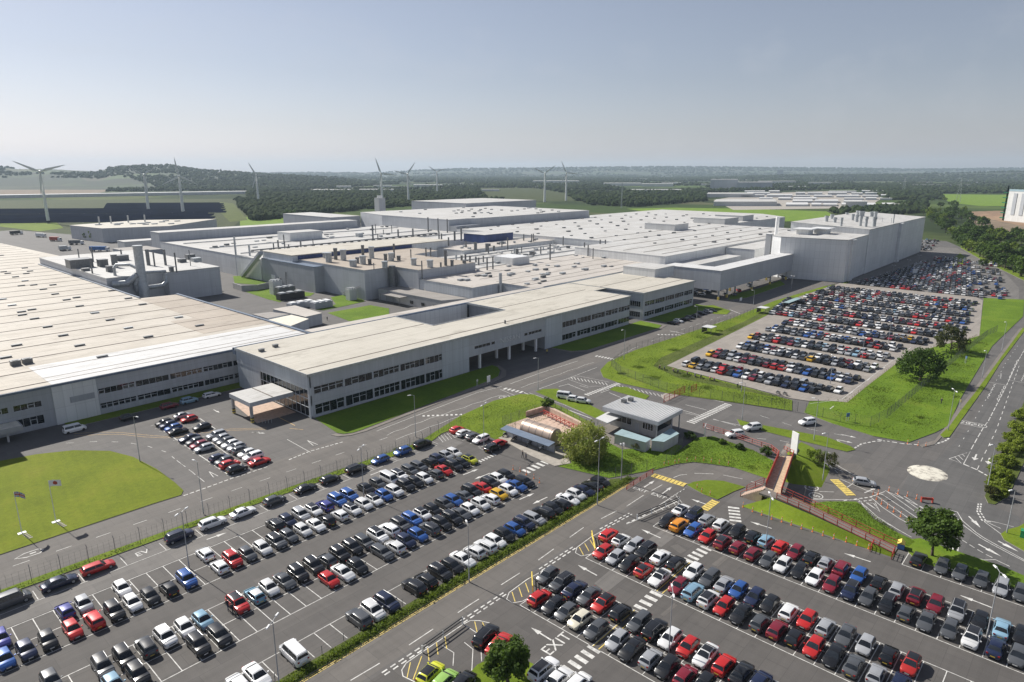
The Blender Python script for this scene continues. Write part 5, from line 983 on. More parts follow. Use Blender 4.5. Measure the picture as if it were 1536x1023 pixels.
CARS = [
    ('kerb row', 'u', '12.8,108.9,gv 18.9,108.9,ns 24.1,109.1,re 36.3,109.1,nu 42.0,109.3,wu 47.4,109.1,ws 53.5,109.1,gh 60.0,109.2,ks 65.4,109.1,kh 71.6,109.2,ku 77.8,109.3,bh 83.7,109.2,bh 89.3,109.1,ku'),
    ('corner group', 'u', '100.4,109.7,rh 100.1,107.0,wh 100.1,103.8,gh 100.2,101.4,we'),
    ('shelter pair', 'u', '98.4,96.0,ku 101.2,96.6,rh'),
    ('A far', 'v', '10.1,100.3,ph 17.5,100.6,ph 19.7,100.3,sh 24.7,100.4,wh 36.9,100.5,wh 49.0,100.6,kU 51.3,100.5,nh 53.9,100.5,su 56.4,100.5,Wh 58.7,100.4,ph 61.4,100.5,bu 64.0,100.5,bu 67.9,100.5,ks 70.7,100.6,gh 73.4,100.3,wv 75.7,100.3,wu 78.7,100.5,ge 81.2,100.6,ge 84.0,100.6,kh 86.2,100.5,nh 88.6,100.5,sh 90.8,100.4,wh'),
    ('A near', 'v', '9.5,95.2,bh 11.8,95.3,nh 14.2,95.4,kh 17.0,95.4,rh 19.6,95.4,ru 22.1,95.4,ku 24.5,95.6,wh 26.8,95.4,kh 29.3,95.3,kh 32.0,95.6,bu 36.9,95.4,wh 39.1,95.7,ru 41.5,95.5,gh 44.0,95.4,wh 46.5,95.6,gu 48.8,95.7,gh 51.4,95.6,wh 53.8,95.4,ws 56.0,95.5,kh 58.6,95.4,wh 61.3,95.5,Wh 63.9,95.6,wh 66.2,95.6,Wh 68.5,95.6,bh 70.9,95.6,wu 73.8,95.8,ku 76.1,95.6,kh 78.3,95.5,wh 81.1,95.5,gh 83.4,95.4,rs 86.2,95.4,ku 88.4,95.4,kh 90.7,95.3,Yh'),
    ('B far', 'v', '17.4,84.6,gU 19.8,84.5,ku 22.4,84.5,gU 24.8,84.6,wu 27.3,84.6,wh 29.6,84.4,lh 34.5,84.4,ru 37.1,84.5,Lh 39.4,84.6,wh 41.8,84.5,gs 44.1,84.6,ku 46.8,84.7,ku 49.1,84.6,gh 51.4,84.5,ku 53.9,84.7,ku 56.3,84.7,ge 58.9,84.6,wU 61.4,84.7,wu 63.8,84.7,gU 66.3,84.7,bu 68.7,84.7,Wh 71.1,84.6,kh 73.9,84.7,gh 76.1,84.6,bh 78.5,84.5,gs 80.8,84.6,ku 83.3,84.5,rs 85.7,84.4,ku 88.1,84.5,wh 90.6,84.6,kh'),
    ('B near', 'v', '12.4,86.6,gh 17.3,80.4,lh 19.9,80.1,ku 27.1,79.9,ku 29.8,79.8,ke 46.5,79.9,rh 48.9,79.8,ws 51.4,79.7,kh 56.4,80.0,ge 58.8,79.8,wh 61.1,79.9,nh 63.7,79.9,bh 66.3,79.9,gu 68.7,79.7,ku 71.2,79.7,ku 73.5,79.8,gs 75.7,79.7,wh 78.4,79.7,wh 81.0,79.8,wh 83.5,79.9,yh 85.9,79.7,wh 88.3,79.8,bs 90.8,79.8,ke'),
    ('C', 'v', '27.4,69.5,wh 29.6,69.2,ws 34.6,69.3,wv 44.2,69.0,gu 46.5,68.9,wu 48.9,68.9,nu 53.9,69.0,ku 56.2,69.0,kh 58.9,68.9,ku 61.4,68.9,kh 63.7,68.9,ws 66.5,69.1,wh 68.8,68.9,wu 71.1,69.0,wh 73.5,69.1,kh 76.0,69.0,bh 78.5,69.1,nu 81.1,69.0,se 83.7,69.0,ku 86.2,68.9,kh 88.4,68.8,kh 90.8,69.0,ws 93.2,69.0,wh 95.7,68.9,ns 98.3,68.9,ks 100.9,68.8,kh'),
    ('P far', 'x', '101.5,51.4,Ws 101.4,48.8,nu 101.3,46.3,sh 101.4,43.7,wh 101.3,40.7,kh 101.3,38.0,kh 101.5,35.8,lh 101.4,33.4,rh 101.4,31.0,mh 101.5,28.5,kh 101.4,26.3,sh 101.4,24.0,mu 101.5,21.5,bh 101.5,18.8,kh 101.4,16.3,sh 101.5,13.9,mU 101.4,11.4,mh 101.5,8.8,sU 101.3,6.1,kh 101.4,3.7,ls 101.3,1.5,kh'),
    ('P near', 'x', '96.4,51.3,kh 96.4,49.0,ou 96.5,46.4,bh 96.3,43.7,rh 96.2,40.9,Mu 96.5,38.4,mh 96.4,35.8,mh 96.3,33.3,gh 96.4,31.1,wh 96.6,28.6,kh 96.5,26.3,wh 96.3,23.8,mh 96.4,21.2,nu 96.6,18.9,gh 96.5,16.4,ku 96.4,14.0,gh 96.3,11.5,gs 96.4,8.8,gh 96.3,6.3,wu 96.3,3.7,ns 96.3,1.4,gh'),
    ('Q far', 'x', '85.5,56.2,rh 85.5,53.7,Wh 85.5,51.2,se 85.3,48.9,ku 85.5,46.3,ws 85.5,43.6,kh 85.4,40.5,wh 85.4,37.9,ge 85.5,35.6,ss 85.6,33.4,bh 85.6,31.0,nh 85.4,28.7,kh 85.5,26.1,wh 85.6,23.6,rh 85.6,21.2,sh 85.7,18.7,gs 85.5,16.2,sh 85.5,13.5,kh 85.5,11.0,Rh'),
    ('Q near', 'x', '80.6,53.9,rh 80.6,51.5,sh 80.5,48.9,kh 80.6,46.3,Rh 80.5,43.5,Ws 80.6,40.4,mh 80.6,38.1,lu 80.5,35.6,wu 80.6,33.3,rh 80.6,30.8,ks 80.6,28.1,gh 80.7,25.8,mh 80.8,23.5,kh 80.6,21.0,rh 80.7,18.6,ks 80.5,16.2,gs 80.7,13.7,sh 81.0,11.2,nh'),
    ('R far', 'x', '69.5,56.3,gh 69.5,53.6,gu 69.5,51.2,ns 69.6,48.7,gs 69.6,46.2,Rh 69.6,43.3,kh 69.6,40.3,ge 69.6,37.9,ku 69.5,35.5,wh 69.6,33.0,rh 69.7,30.6,Ws 69.7,28.1,rh 69.8,25.9,ks 69.9,23.6,nh'),
    ('R near', 'x', '64.5,53.7,rh 64.5,51.1,kh 64.6,48.9,gh 64.5,46.5,ch 64.4,43.7,gh 64.5,40.4,sh 64.4,38.1,ks 64.5,35.4,sh 64.6,33.1,kh 64.7,30.7,mh 64.9,28.4,kh'),
    ('S', 'x', '53.9,44.1,Wu 53.9,41.8,ws 55.0,39.6,wh'),
    ('bay end pair', 'w', '53.5,53.7,ku 53.5,51.3,rs'),
    ('bay end trio', 'w', '44.1,53.9,Yc 44.4,51.7,Gh 45.8,49.9,kh'),
    ('T', 't', '112.6,15.9,ks 112.8,12.7,gh 112.6,10.3,gh 112.7,7.6,gh 112.5,5.1,se 112.6,2.8,gh'),
    ('visitor left', 'u', '55.2,165.7,kh 55.3,163.4,nh 55.4,160.6,bh 55.3,157.6,ks 55.3,151.3,ns 55.3,148.3,gh 55.2,145.7,mh 55.2,143.1,sh 55.1,135.6,nh 55.1,133.2,gh 55.1,130.6,rh 55.1,127.4,kh'),
    ('visitor right', 'u', '60.4,167.4,ss 60.4,163.8,rh 60.2,156.0,kh 60.3,148.4,su 60.2,145.6,sh 60.2,143.4,gh 60.1,140.9,wh 60.2,138.3,sh 60.2,136.0,gh 60.2,133.4,wh 60.2,130.6,wu 60.0,127.4,rs'),
    ('wing', 'u', '39.2,177.0,wv 50.7,176.1,kh 60.9,177.3,mu 66.1,177.6,lu 72.4,178.1,we'),
    ('gate', 'g', '136.6,102.4,wh 136.7,105.5,wv 137.1,99.9,wh'),
    ('office end', 'v', '238.3,130.2,ks 242.8,130.0,wh 247.8,129.5,kh 252.1,129.8,kh 256.8,129.9,kh 263.5,130.5,kh 268.9,130.0,sh 272.0,129.5,kh'),
    ('road', 'g', '135.9,30.2,sh 142.4,59.9,wu 149.2,58.6,wu 161.7,50.2,wu'),
]
# ---------------------------------------------------------------- cars
CC = {'w': ((.78, .78, .77), 'white'), 's': ((.36, .37, .385), 'silver'), 'g': ((.085, .09, .097), 'grey'), 'k': ((.012, .0125, .014), 'black'), 'r': ((.52, .022, .02), 'red'), 'b': ((.028, .10, .34), 'blue'),
      'n': ((.014, .022, .06), 'navy'), 'l': ((.24, .40, .52), 'light blue'), 'L': ((.20, .38, .50), 'white-roofed light blue'), 'y': ((.75, .44, .02), 'yellow'), 'Y': ((.58, .60, .04), 'black-roofed yellow'), 'o': ((.72, .27, .015), 'orange'),
      'm': ((.21, .014, .028), 'maroon'), 'M': ((.24, .02, .03), 'black-roofed maroon'), 'R': ((.45, .025, .02), 'black-roofed red'), 'W': ((.76, .76, .75), 'black-roofed white'), 'G': ((.36, .60, .14), 'lime green'), 'c': ((.62, .58, .46), 'cream'), 'p': ((.05, .055, .25), 'violet blue')}
#            L     W     H     belt  nose  xa    xb    xc    xd    boot
TYPES = {'h': (4.10, 1.78, 1.50, .93, .78, 1.02, .22, -1.38, -1.93, .95), 's': (4.62, 1.82, 1.44, .92, .76, 1.02, .20, -.98, -1.78, .93), 'u': (4.45, 1.86, 1.66, 1.05, .93, 1.10, .38, -1.66, -2.08, 1.05),
         'e': (4.62, 1.80, 1.48, .93, .78, 1.08, .30, -1.86, -2.20, .96), 'v': (4.95, 1.95, 1.98, 1.12, .98, 1.72, 1.02, -2.22, -2.40, 1.12)}
TN = {'h': 'hatchback', 's': 'saloon', 'u': 'off-roader', 'U': 'off-roader', 'e': 'estate', 'v': 'van', 'c': 'cabriolet'}
def car_body(ty, roof=False):
    Lh, W, H, belt, nose, xa, xb, xc, xd, boot = TYPES[ty]; hl = Lh / 2; w = W / 2
    st = [(hl, .58, .38, nose - .28), (hl - .03, .72, .28, nose - .18), (hl - .12, .84, .22, nose - .09), (hl - .3, .93, .19, nose - .01), (hl - .6, .985, .18, nose + .05), (hl * .5 + xa * .45, 1.0, .18, (nose + belt) / 2 + .05), (xa + .02, 1.0, .18, belt), (xb, 1.0, .18, belt + .02), (-.4, 1.0, .18, belt + .03), (-1.2, 1.0, .19, belt + .04),
          (-hl + .42, .975, .2, belt + .02), (-hl + .18, .91, .22, boot), (-hl + .06, .82, .27, boot - .08), (-hl + .015, .72, .32, boot - .2), (-hl, .60, .4, boot - .34)]
    st = sorted(st, key=lambda s: -s[0])
    prof = [(.0, 0), (.80, 0), (.955, .10), (1.0, .45), (.985, .78), (.93, .95), (.80, 1.0), (0, 1.03)]
    ring = prof + [(-a, b) for a, b in prof[-2:0:-1]]
    mb = MB(); n = len(ring)
    for x, sw, z0, z1 in st:
        for a, b in ring: mb.v.append((x, a * w * sw, z0 + (z1 - z0) * b))
    for i in range(len(st) - 1):
        for k in range(n): mb.f.append((i * n + k, i * n + (k + 1) % n, (i + 1) * n + (k + 1) % n, (i + 1) * n + k)); mb.m.append(0)
    mb.f.append(tuple(range(n))); mb.m.append(0); mb.f.append(tuple((len(st) - 1) * n + k for k in range(n))[::-1]); mb.m.append(0)
    # cabin frame
    wb, wt = w * .93, w * .70; zt = H
    xs = [(xa, belt - .06, wb, 0), (xb, zt - .07, wt, 1), (xc, zt - .08, wt * .97, 1), (xd, belt, wb * .95, 0)]
    o = len(mb.v)
    cst = [(xa, belt - .07, belt - .07, wb, wb * .96), ((xa + xb) / 2, belt - .06, (belt + zt) / 2 - .03, wb, (wb + wt) / 2 - .01), (xb + .1, belt - .05, zt - .105, wb, wt + .02), (xb - .15, belt - .04, zt - .07, wb, wt + .01), ((xb + xc) / 2, belt - .03, zt - .06, wb, wt), (xc + .1, belt - .03, zt - .085, wb * .97, wt * .98), (xc - .06, belt - .03, zt - .125, wb * .96, wt * .97), ((xc + xd) / 2, belt - .03, (belt + zt) / 2 - .04, wb * .95, (wb * .94 + wt * .96) / 2), (xd, belt - .04, belt - .04, wb * .93, wb * .9)]
    for x, z0, z1, w0, w1 in cst:
        h_ = z1 - z0
        for a, b in ((w0, z0), (w0 + (w1 - w0) * .55, z0 + h_ * .6), (w1 + .015, z0 + h_ * .93), (w1 - .06, z1 + .0), (w1 * .5, z1 + .03), (-w1 * .5, z1 + .03), (-w1 + .06, z1), (-w1 - .015, z0 + h_ * .93), (-w0 - (w1 - w0) * .55, z0 + h_ * .6), (-w0, z0)): mb.v.append((x, a, b))
    for i in range(len(cst) - 1):
        for k in range(9): mb.f.append((o + i * 10 + k, o + i * 10 + k + 1, o + (i + 1) * 10 + k + 1, o + (i + 1) * 10 + k)); mb.m.append(0)
    return mb, (Lh, W, H, belt, nose, xa, xb, xc, xd, boot, w, hl, wb, wt, zt)
def quad_in(a, b, c, d, m0, m1, n0, n1, off):
    """inset quad a-b-c-d (Vectors) pushed outward"""
    P = lambda s, t: (a * (1 - s) + b * s) * (1 - t) + (d * (1 - s) + c * s) * t
    nrm = (b - a).cross(d - a).normalized() * off
    return [P(m0, n0) + nrm, P(m1, n0) + nrm, P(m1, n1) + nrm, P(m0, n1) + nrm]
CAR_M = {}
def car_parts(ty):
    if ty in CAR_M: return CAR_M[ty]
    mb, (Lh, W, H, belt, nose, xa, xb, xc, xd, boot, w, hl, wb, wt, zt) = car_body(ty)
    V = Vector; res = []
    def keep(name, b, m, smooth=False, angle=None, loc=None, sub=None, colour=False):
        o = b.build(name, m, None, (0, 0, 0), smooth, angle); bpy.data.objects.remove(o, do_unlink=False) if False else None
        me = o.data; bpy.data.objects.remove(o); res.append((name, me, loc, sub, colour))
    keep('body', mb, M['paint'], True, 38, colour='body')
    # roof skin with a little crown
    r_ = MB(); nx, ny = 5, 5
    for i in range(nx):
        for j in range(ny):
            s, t = i / (nx - 1), j / (ny - 1) * 2 - 1
            x = (xb - .02) * (1 - s) + (xc + .06) * s; hw = (wt - .03) * (1 - .03 * s)
            r_.v.append((x, t * hw, zt - .07 + .075 * (1 - t * t * .7) * (1 - (2 * s - 1) ** 2 * .6)))
    r_.f = [(i * ny + j, i * ny + j + 1, (i + 1) * ny + j + 1, (i + 1) * ny + j) for i in range(nx - 1) for j in range(ny - 1)]; r_.m = [0] * len(r_.f)
    keep('roof', r_, M['paint'], True, colour='roof')
    a, b, c, d = V((xa, -wb, belt - .06)), V((xa, wb, belt - .06)), V((xb, wt, zt - .09)), V((xb, -wt, zt - .09))
    def screen(x0, x1, x2, z0, z1, z2, w0, w1, w2):
        gm = MB(); 
        for x, z, ww in ((x0, z0, w0), (x1, z1, w1), (x2, z2, w2)): gm.v += [(x, -ww, z), (x, -ww * .5, z + .03), (x, ww * .5, z + .03), (x, ww, z)]
        gm.f = [(i * 4 + k, i * 4 + k + 1, i * 4 + k + 5, i * 4 + k + 4) for i in (0, 1) for k in range(3)]; gm.m = [0] * 6; return gm
    xm_ = (xa + xb) / 2; keep('windscreen', screen(xa - .04, xm_ + .012, xb + .08, belt - .01, (belt + zt) / 2 + .005, zt - .10, wb * .9, (wb + wt) / 2 - .08, wt - .05), M['car_glass'], True)
    a, b, c, d = V((xd, wb * .94, belt - .03)), V((xd, -wb * .94, belt - .03)), V((xc, -wt * .97, zt - .1)), V((xc, wt * .97, zt - .1))
    xm_ = (xc + xd) / 2; keep('rear_window', screen(xd * .78 + xc * .22, xm_ - .015, xc - .02, belt * .8 + zt * .2 - .03, (belt + zt) / 2 + .0, zt - .115, wb * .84, (wb + wt) / 2 - .12, wt - .08), M['car_glass'], True)
    for s in (1, -1):
        y0 = lambda x: s * (wb * (1 - .06 * (xa - x) / (xa - xd)) + .0); gl = MB()
        zb = belt + .05; 
        pts = lambda x, z: V((x, 0, z))
        def side(x, t):   # t: 0 belt, 1 roof
            zz = (belt - .06) * (1 - t) + (zt - .09) * t; yy = (wb * (1 - t) + wt * t); return V((x, s * (yy + .038), zz))
        xf0 = xa + (xb - xa) * .28; xf1 = xa + (xb - xa) * .88; xr0 = xd + (xc - xd) * .3; xr1 = xd + (xc - xd) * .88
        if ty == 'v': segs = [(0.62, 1.0, xf0, xf1, .55, .75)]; xm = .55
        xm = (xa + xd) / 2 + .12
        q1 = [side(xf0 - .12, .22), side(xm + .04, .22), side(xm + .04, .9), side(xf1 - .06, .9)]
        q2 = [side(xm - .04, .22), side(xr0 + .16, .22), side(xr1 + .1, .9), side(xm - .04, .9)]
        for q in (q1, q2): gl.add(q, [(0, 1, 2, 3) if s < 0 else (3, 2, 1, 0)])
        keep('side_window', gl, M['car_glass'])
    ra = .33 if ty in 'uv' else .31
    for x in (hl - .82, -hl + .80):
        for s in (1, -1):
            t = MB().tube([(0, -.10, 0), (0, -.085, 0), (0, .085, 0), (0, .10, 0)], [ra * .86, ra, ra, ra * .86], 14)
            rm = MB().tube([(0, s * .098, 0), (0, s * .109, 0)], [ra * .66, ra * .58], 10)
            sub = [('rim', rm, M['rim'])]
            keep('wheel', t, M['tyre'], True, 40, (x, s * (w - .085), ra), sub)
    for s in (1, -1):
        keep('headlight', MB().add([(hl - .05, s * w * .42, nose - .2), (hl - .30, s * w * .93, nose - .17), (hl - .42, s * w * .955, nose - .08), (hl - .2, s * w * .55, nose - .07), (hl - .3, s * w * .5, nose - .2)], [(0, 1, 2, 3) if s > 0 else (3, 2, 1, 0), (0, 4, 1) , (0, 3, 4), (1, 4, 2), (2, 4, 3)]), M['headlight'])
        keep('tail_light', MB().box(-hl + .0, -hl + .2, s * w * .68 - .12, s * w * .68 + .12, boot - .26, boot - .08), M['tail'])
        keep('mirror', MB().box(xa - .32, xa - .16, s * (w + .10) - .09, s * (w + .10) + .09, belt + .0, belt + .14), M['paint'], colour='body')
    keep('number_plate', MB().box(hl - .01, hl + .012, -.26, .26, .38, .49), M['plate_w'])
    keep('number_plate', MB().box(-hl - .012, -hl + .01, -.26, .26, .46, .57), M['plate_y'])
    keep('bumper', MB().box(hl - .12, hl + .006, -w * .62, w * .62, .3, .37).box(hl - .1, hl + .004, -w * .45, w * .45, nose - .36, nose - .24), M['trim'])
    if ty in 'u':
        for s in (1, -1): rr = MB(); rr.tube([(xb - .1, s * wt * .93, zt - .02), (xb - .3, s * wt * .93, zt + .03), (xc + .3, s * wt * .92, zt + .02), (xc + .1, s * wt * .92, zt - .04)], .022, 5); keep('roof_rail', rr, M['rim'])
    out = []
    for nme, me, loc, sub, colr in res:
        ss = []
        for sn, sb, sm in (sub or []):
            o = sb.build(sn, sm); ss.append((sn, o.data)); bpy.data.objects.remove(o)
        out.append((nme, me, loc, ss, colr))
    CAR_M[ty] = out; return out
def make_car(code, u, v, ang, z, label, group, rng, detail=2):
    ck, tk = code[0], code[1]; ty = {'U': 'u', 'c': 'h'}.get(tk, tk)
    t = thing({'h': 'parked_car', 's': 'parked_car', 'e': 'parked_car', 'u': 'parked_car', 'v': 'parked_van'}[ty], label, 'van' if ty == 'v' else 'car', (u, v, z), ang, group)
    t.scale = (rng.uniform(.95, 1.05), rng.uniform(.97, 1.03), rng.uniform(.95, 1.05))
    base = CC[ck][0]; j = rng.uniform(.86, 1.14); colr = tuple(min(.85, c * j) for c in base) + (1,)
    rc_ = (.016, .016, .018, 1) if ck in 'WRMY' or tk in 'Uc' else ((.7, .7, .7, 1) if ck == 'L' else colr)
    if tk == 'u' and rng.random() < .25: rc_ = (.02, .02, .022, 1)
    for nme, me, loc, ss, cflag in car_parts(ty):
        if detail < 2 and nme in ('mirror', 'number_plate', 'bumper', 'roof_rail'): continue
        o = bpy.data.objects.new(nme, me); COL.objects.link(o); o.parent = t
        if loc: o.location = loc
        if cflag: o.color = rc_ if cflag == 'roof' else colr
        if detail == 2:
            for sn, sm in ss:
                d = bpy.data.objects.new(sn, sm); COL.objects.link(d); d.parent = o
    return t
PHR = {'kerb row': ('line along the main road verge', 'cars parked along the main road verge'), 'corner group': ('corner group below the verge trees', 'cars in the top corner of the west car park'), 'shelter pair': ('pair beside the cycle shelter', 'cars beside the cycle shelter'),
       'A far': ('second row from the verge', 'cars in the west car park'), 'A near': ('third row from the verge', 'cars in the west car park'), 'B far': ('fourth row from the verge', 'cars in the west car park'), 'B near': ('fifth row from the verge', 'cars in the west car park'), 'C': ('row against the hedge', 'cars in the west car park'),
       'P far': ('first row before the footbridge ramp', 'cars in the east car park'), 'P near': ('second row before the footbridge ramp', 'cars in the east car park'), 'Q far': ('third row before the footbridge ramp', 'cars in the east car park'), 'Q near': ('fourth row before the footbridge ramp', 'cars in the east car park'), 'R far': ('fifth row before the footbridge ramp', 'cars in the east car park'), 'R near': ('sixth row before the footbridge ramp', 'cars in the east car park'),
       'S': ('short row beside the round tree', 'cars in the east car park'), 'bay end pair': ('pair behind the round tree', 'cars in the east car park'), 'bay end trio': ('trio left of the round tree', 'cars in the east car park'), 'T': ('row under the roadside tree', 'cars in the east car park'),
       'visitor left': ('left visitor column before the canopy', 'cars in the visitor bays'), 'visitor right': ('right visitor column before the canopy', 'cars in the visitor bays'), 'wing': ('shaded line before the beige hall', 'cars in the shade of the factory hall'), 'gate': ('grass beside the gatehouse', 'vehicles parked on the gatehouse lawn'),
       'office end': ('line before the smaller office block', 'cars beside the smaller office block'), 'road': ('access road', 'vehicles on the access road')}
crng = random.Random(5); ALLC = []
EXTRA = {('road', 0): R(-20), ('road', 1): R(-20), ('road', 2): R(-30), ('road', 3): R(-62)}
for name, head, data in CARS:
    L_ = []
    for s in data.split():
        a = s.split(','); L_.append((float(a[0]), float(a[1]), a[2]))
    ALLC.append((name, head, L_))
for name, head, L_ in ALLC:
    ph_, grp = PHR[name]
    ds = [CC[c[2][0]][1] + ' ' + TN[c[2][1]] for c in L_]
    alld = {}
    for d in ds: alld[d] = alld.get(d, 0) + 1
    trip = [(ds[i - 1] if i else 'row end', d, ds[i + 1] if i + 1 < len(ds) else 'row end') for i, d in enumerate(ds)]
    seen = {}
    for i, (u, v, code) in enumerate(L_):
        d = ds[i]; seen[d] = seen.get(d, 0) + 1
        a_, b_ = trip[i][0], trip[i][2]
        if alld[d] == 1: lab = 'only %s in the %s' % (d, ph_)
        else:
            same = [t for t in trip if t[1] == d and {t[0], t[2]} == {a_, b_}]
            lab = '%s between a %s and a %s, %s' % (d, a_, b_, ph_) if 'row end' not in (a_, b_) else '%s beside a %s, at the end of the %s' % (d, a_ if b_ == 'row end' else b_, ph_)
            if len(same) > 1 or len(lab.split()) > 16: lab = '%s of %s %ss from the left, %s' % (ORD[seen[d] - 1], NUM[alld[d] - 1] if alld[d] <= 10 else 'the', d, ph_)
        if name == 'road': lab = {142: 'white off-roader driving beside the red fenced path, left of another', 149: 'white off-roader driving beside the tip of the grass median', 161: 'white off-roader beside the staff car park fence gate', 135: 'silver hatchback driving out from the striped exit lanes by the roundabout'}[int(u)]
        if head == 'u': ang = 0 if crng.random() < .75 else PI
        elif head == 'v': ang = -PI / 2 if crng.random() < (.8 if 'near' in name else .72) else PI / 2
        elif head == 'x': ang = (PI if crng.random() < .7 else 0) if 'near' in name else (PI if crng.random() < .45 else 0)
        elif head == 't': ang = PI if crng.random() < .8 else 0
        elif head == 'w': ang = R(10)
        else: ang = R(155) if name == 'gate' else {142: R(-30 + 180), 149: R(-28 + 180), 161: R(150), 135: R(-68)}[int(u)]
        z = .01
        if name == 'gate': z = .125; ang = R(-68)
        if name == 'visitor left' or name == 'visitor right': ang = PI if crng.random() < .7 else 0
        if name == 'office end': ang = PI / 2 if crng.random() < .5 else -PI / 2
        if name == 'C': ang = PI / 2 if crng.random() < .3 else -PI / 2
        make_car(code, u, v, ang + R(crng.uniform(-1.6, 1.6)), z, lab, grp, crng, 2 if math.hypot(u, v) < 140 else 1)
# the staff car park and the far lot hold hundreds more: one object
def simple_car(ty):
    Lh, W, H, belt, nose, xa, xb, xc, xd, boot = TYPES[ty]; hl = Lh / 2; w = W / 2; vs = []; fs = []; ms = []
    st = [(hl, .8, .3, nose - .15), (hl - .3, .97, .2, nose), (xa, 1, .2, belt), (-1.2, 1, .2, belt + .02), (-hl + .12, .94, .22, boot), (-hl, .84, .35, boot - .2)]
    for x, s, z0, z1 in st: vs += [(x, -w * s * .9, z0), (x, -w * s, z0 + (z1 - z0) * .5), (x, -w * s * .88, z1), (x, w * s * .88, z1), (x, w * s, z0 + (z1 - z0) * .5), (x, w * s * .9, z0)]
    for i in range(5):
        for k in range(5): fs.append((i * 6 + k, i * 6 + k + 1, i * 6 + k + 7, i * 6 + k + 6)); ms.append(0)
    fs += [(5, 4, 1, 0), (4, 3, 2, 1), (30, 31, 34, 35), (31, 32, 33, 34)]; ms += [0] * 4
    wb, wt = w * .88, w * .69; o = len(vs)
    vs += [(xa, -wb, belt - .02), (xa, wb, belt - .02), (xb, wt, H - .06), (xb, -wt, H - .06), (xc, wt, H - .06), (xc, -wt, H - .06), (xd, wb * .95, belt), (xd, -wb * .95, belt)]
    fs += [(o, o + 1, o + 2, o + 3), (o + 5, o + 4, o + 6, o + 7), (o + 1, o + 6, o + 4, o + 2), (o, o + 3, o + 5, o + 7)]; ms += [1] * 4
    o2 = len(vs); vs += [(xb + .02, -wt - .01, H - .055), (xb + .02, wt + .01, H - .055), (xc - .05, wt + .01, H - .055), (xc - .05, -wt - .01, H - .055), ((xb + xc) / 2 + .2, -wt * .8, H), ((xb + xc) / 2 + .2, wt * .8, H)]
    fs += [(o2, o2 + 1, o2 + 5, o2 + 4), (o2 + 4, o2 + 5, o2 + 2, o2 + 3)]; ms += [0, 0]
    for x in (hl - .82, -hl + .8):
        for s in (1, -1):
            o = len(vs); 
            for k in range(8): t = PI * k / 4; vs.append((x + .32 * math.cos(t), s * (w + .005), .32 + .32 * math.sin(t)))
            fs.append(tuple(o + k for k in range(8))); ms.append(2)
            fs += [(o + k, o + (k + 1) % 8, o + (k + 1) % 8 if 0 else o + (k + 2) % 8) for k in range(0)]; 
    return np.array(vs), fs, np.array(ms)
SC = {k: simple_car(k) for k in 'hsuev'}
palette = 'wsgkrbnlymG'; pw = [.20, .14, .23, .26, .05, .055, .06, .012, .002, .035, .001]
paint_m = []
for ch in palette:
    m, nt, b = new_mat('car_paint_' + CC[ch][1].replace(' ', '_')); b.inputs['Base Color'].default_value = CC[ch][0] + (1,); b.inputs['Roughness'].default_value = .3; b.inputs['Coat Weight'].default_value = .5; paint_m.append(m)
vs, fs, mi = [], [], []; off = 0
def put(ty, ci, u, v, ang, z):
    global off
    a, f, m = SC[ty]; ca, sa = math.cos(ang), math.sin(ang)
    p = np.empty_like(a); p[:, 0] = a[:, 0] * ca - a[:, 1] * sa + u; p[:, 1] = a[:, 0] * sa + a[:, 1] * ca + v; p[:, 2] = a[:, 2] + z
    vs.append(p); fs.extend([tuple(i + off for i in q) for q in f]); mi.extend([ci if q == 0 else len(palette) + q - 1 for q in m]); off += len(a)
r3 = random.Random(21)
def rnd(): return r3.choices(range(len(palette)), pw)[0]
FIRST = {(0, 0): 'wysgwrkbwmgskn', (0, 1): 'kkgkrkmkkwkgk', (1, 0): 'ymkswmgkmrrwg'}
rowR = [51.6, 50.8, 51, 51, 51.4, 45.6, 40, 39, 41, 42, 44, 46]
for k in range(12):
    uc = 187.5 + 16.3 * k; v1 = 96.5 if k < 6 else (107 if k < 8 else 111)
    if k == 2: v1 = 93.5
    v0 = [51.6, 50.6, 50.6, 51.2, 51.6, 46, 40, 40, 42, 44, 45.5, 47][k]
    for j in (0, 1):
        v = v1 - (0 if j == 0 else .6); i = 0
        while v > v0:
            u = uc + 4.8 * j
            if u < 390.5 and not (r3.random() < .012) and not (k == 0 and v < 58 and j == 0 and r3.random() < .4):
                s = FIRST.get((k, j), ''); ci = palette.index(s[i]) if i < len(s) and s[i] in palette else rnd()
                put(r3.choices('hsuev', [.5, .14, .26, .08, .02])[0], ci, u + r3.uniform(-.22, .22), v + r3.uniform(-.12, .12), (0 if r3.random() < .5 else PI) + R(r3.uniform(-2, 2)), .14)
            v -= 2.42; i += 1
for k in range(27):
    for j in range(30):
        u = 394 + k * 6.2 + (1.2 if k % 2 else 0); v = 38 + (u - 394) * .16 + j * 2.46
        if v > 106 - (u - 394) * .05 or r3.random() < (.07 if v > 52 + (u - 394) * .16 else .45) + (.25 if u > 480 else 0): continue
        put(r3.choices('hsuev', [.5, .14, .26, .08, .02])[0], rnd(), u, v, (0 if r3.random() < .5 else PI) + R(r3.uniform(-3, 3)), .014)
for k in range(90):
    u = r3.uniform(600, 700); v = 112 + (u - 600) * .12 + r3.randrange(0, 12) * 3
    put('h', rnd(), u, v, 0, .012)
for k in range(22): put(r3.choice('hsu'), rnd(), 330 + k * 2.5, 118.6 + .2 * r3.random() - (k * .25), R(90), .14) if 0 else None
for k in range(9): put('hsue'[k % 4], rnd(), 306 + k * 3.1, 152 + (k % 2) * 6, PI / 2, .01)
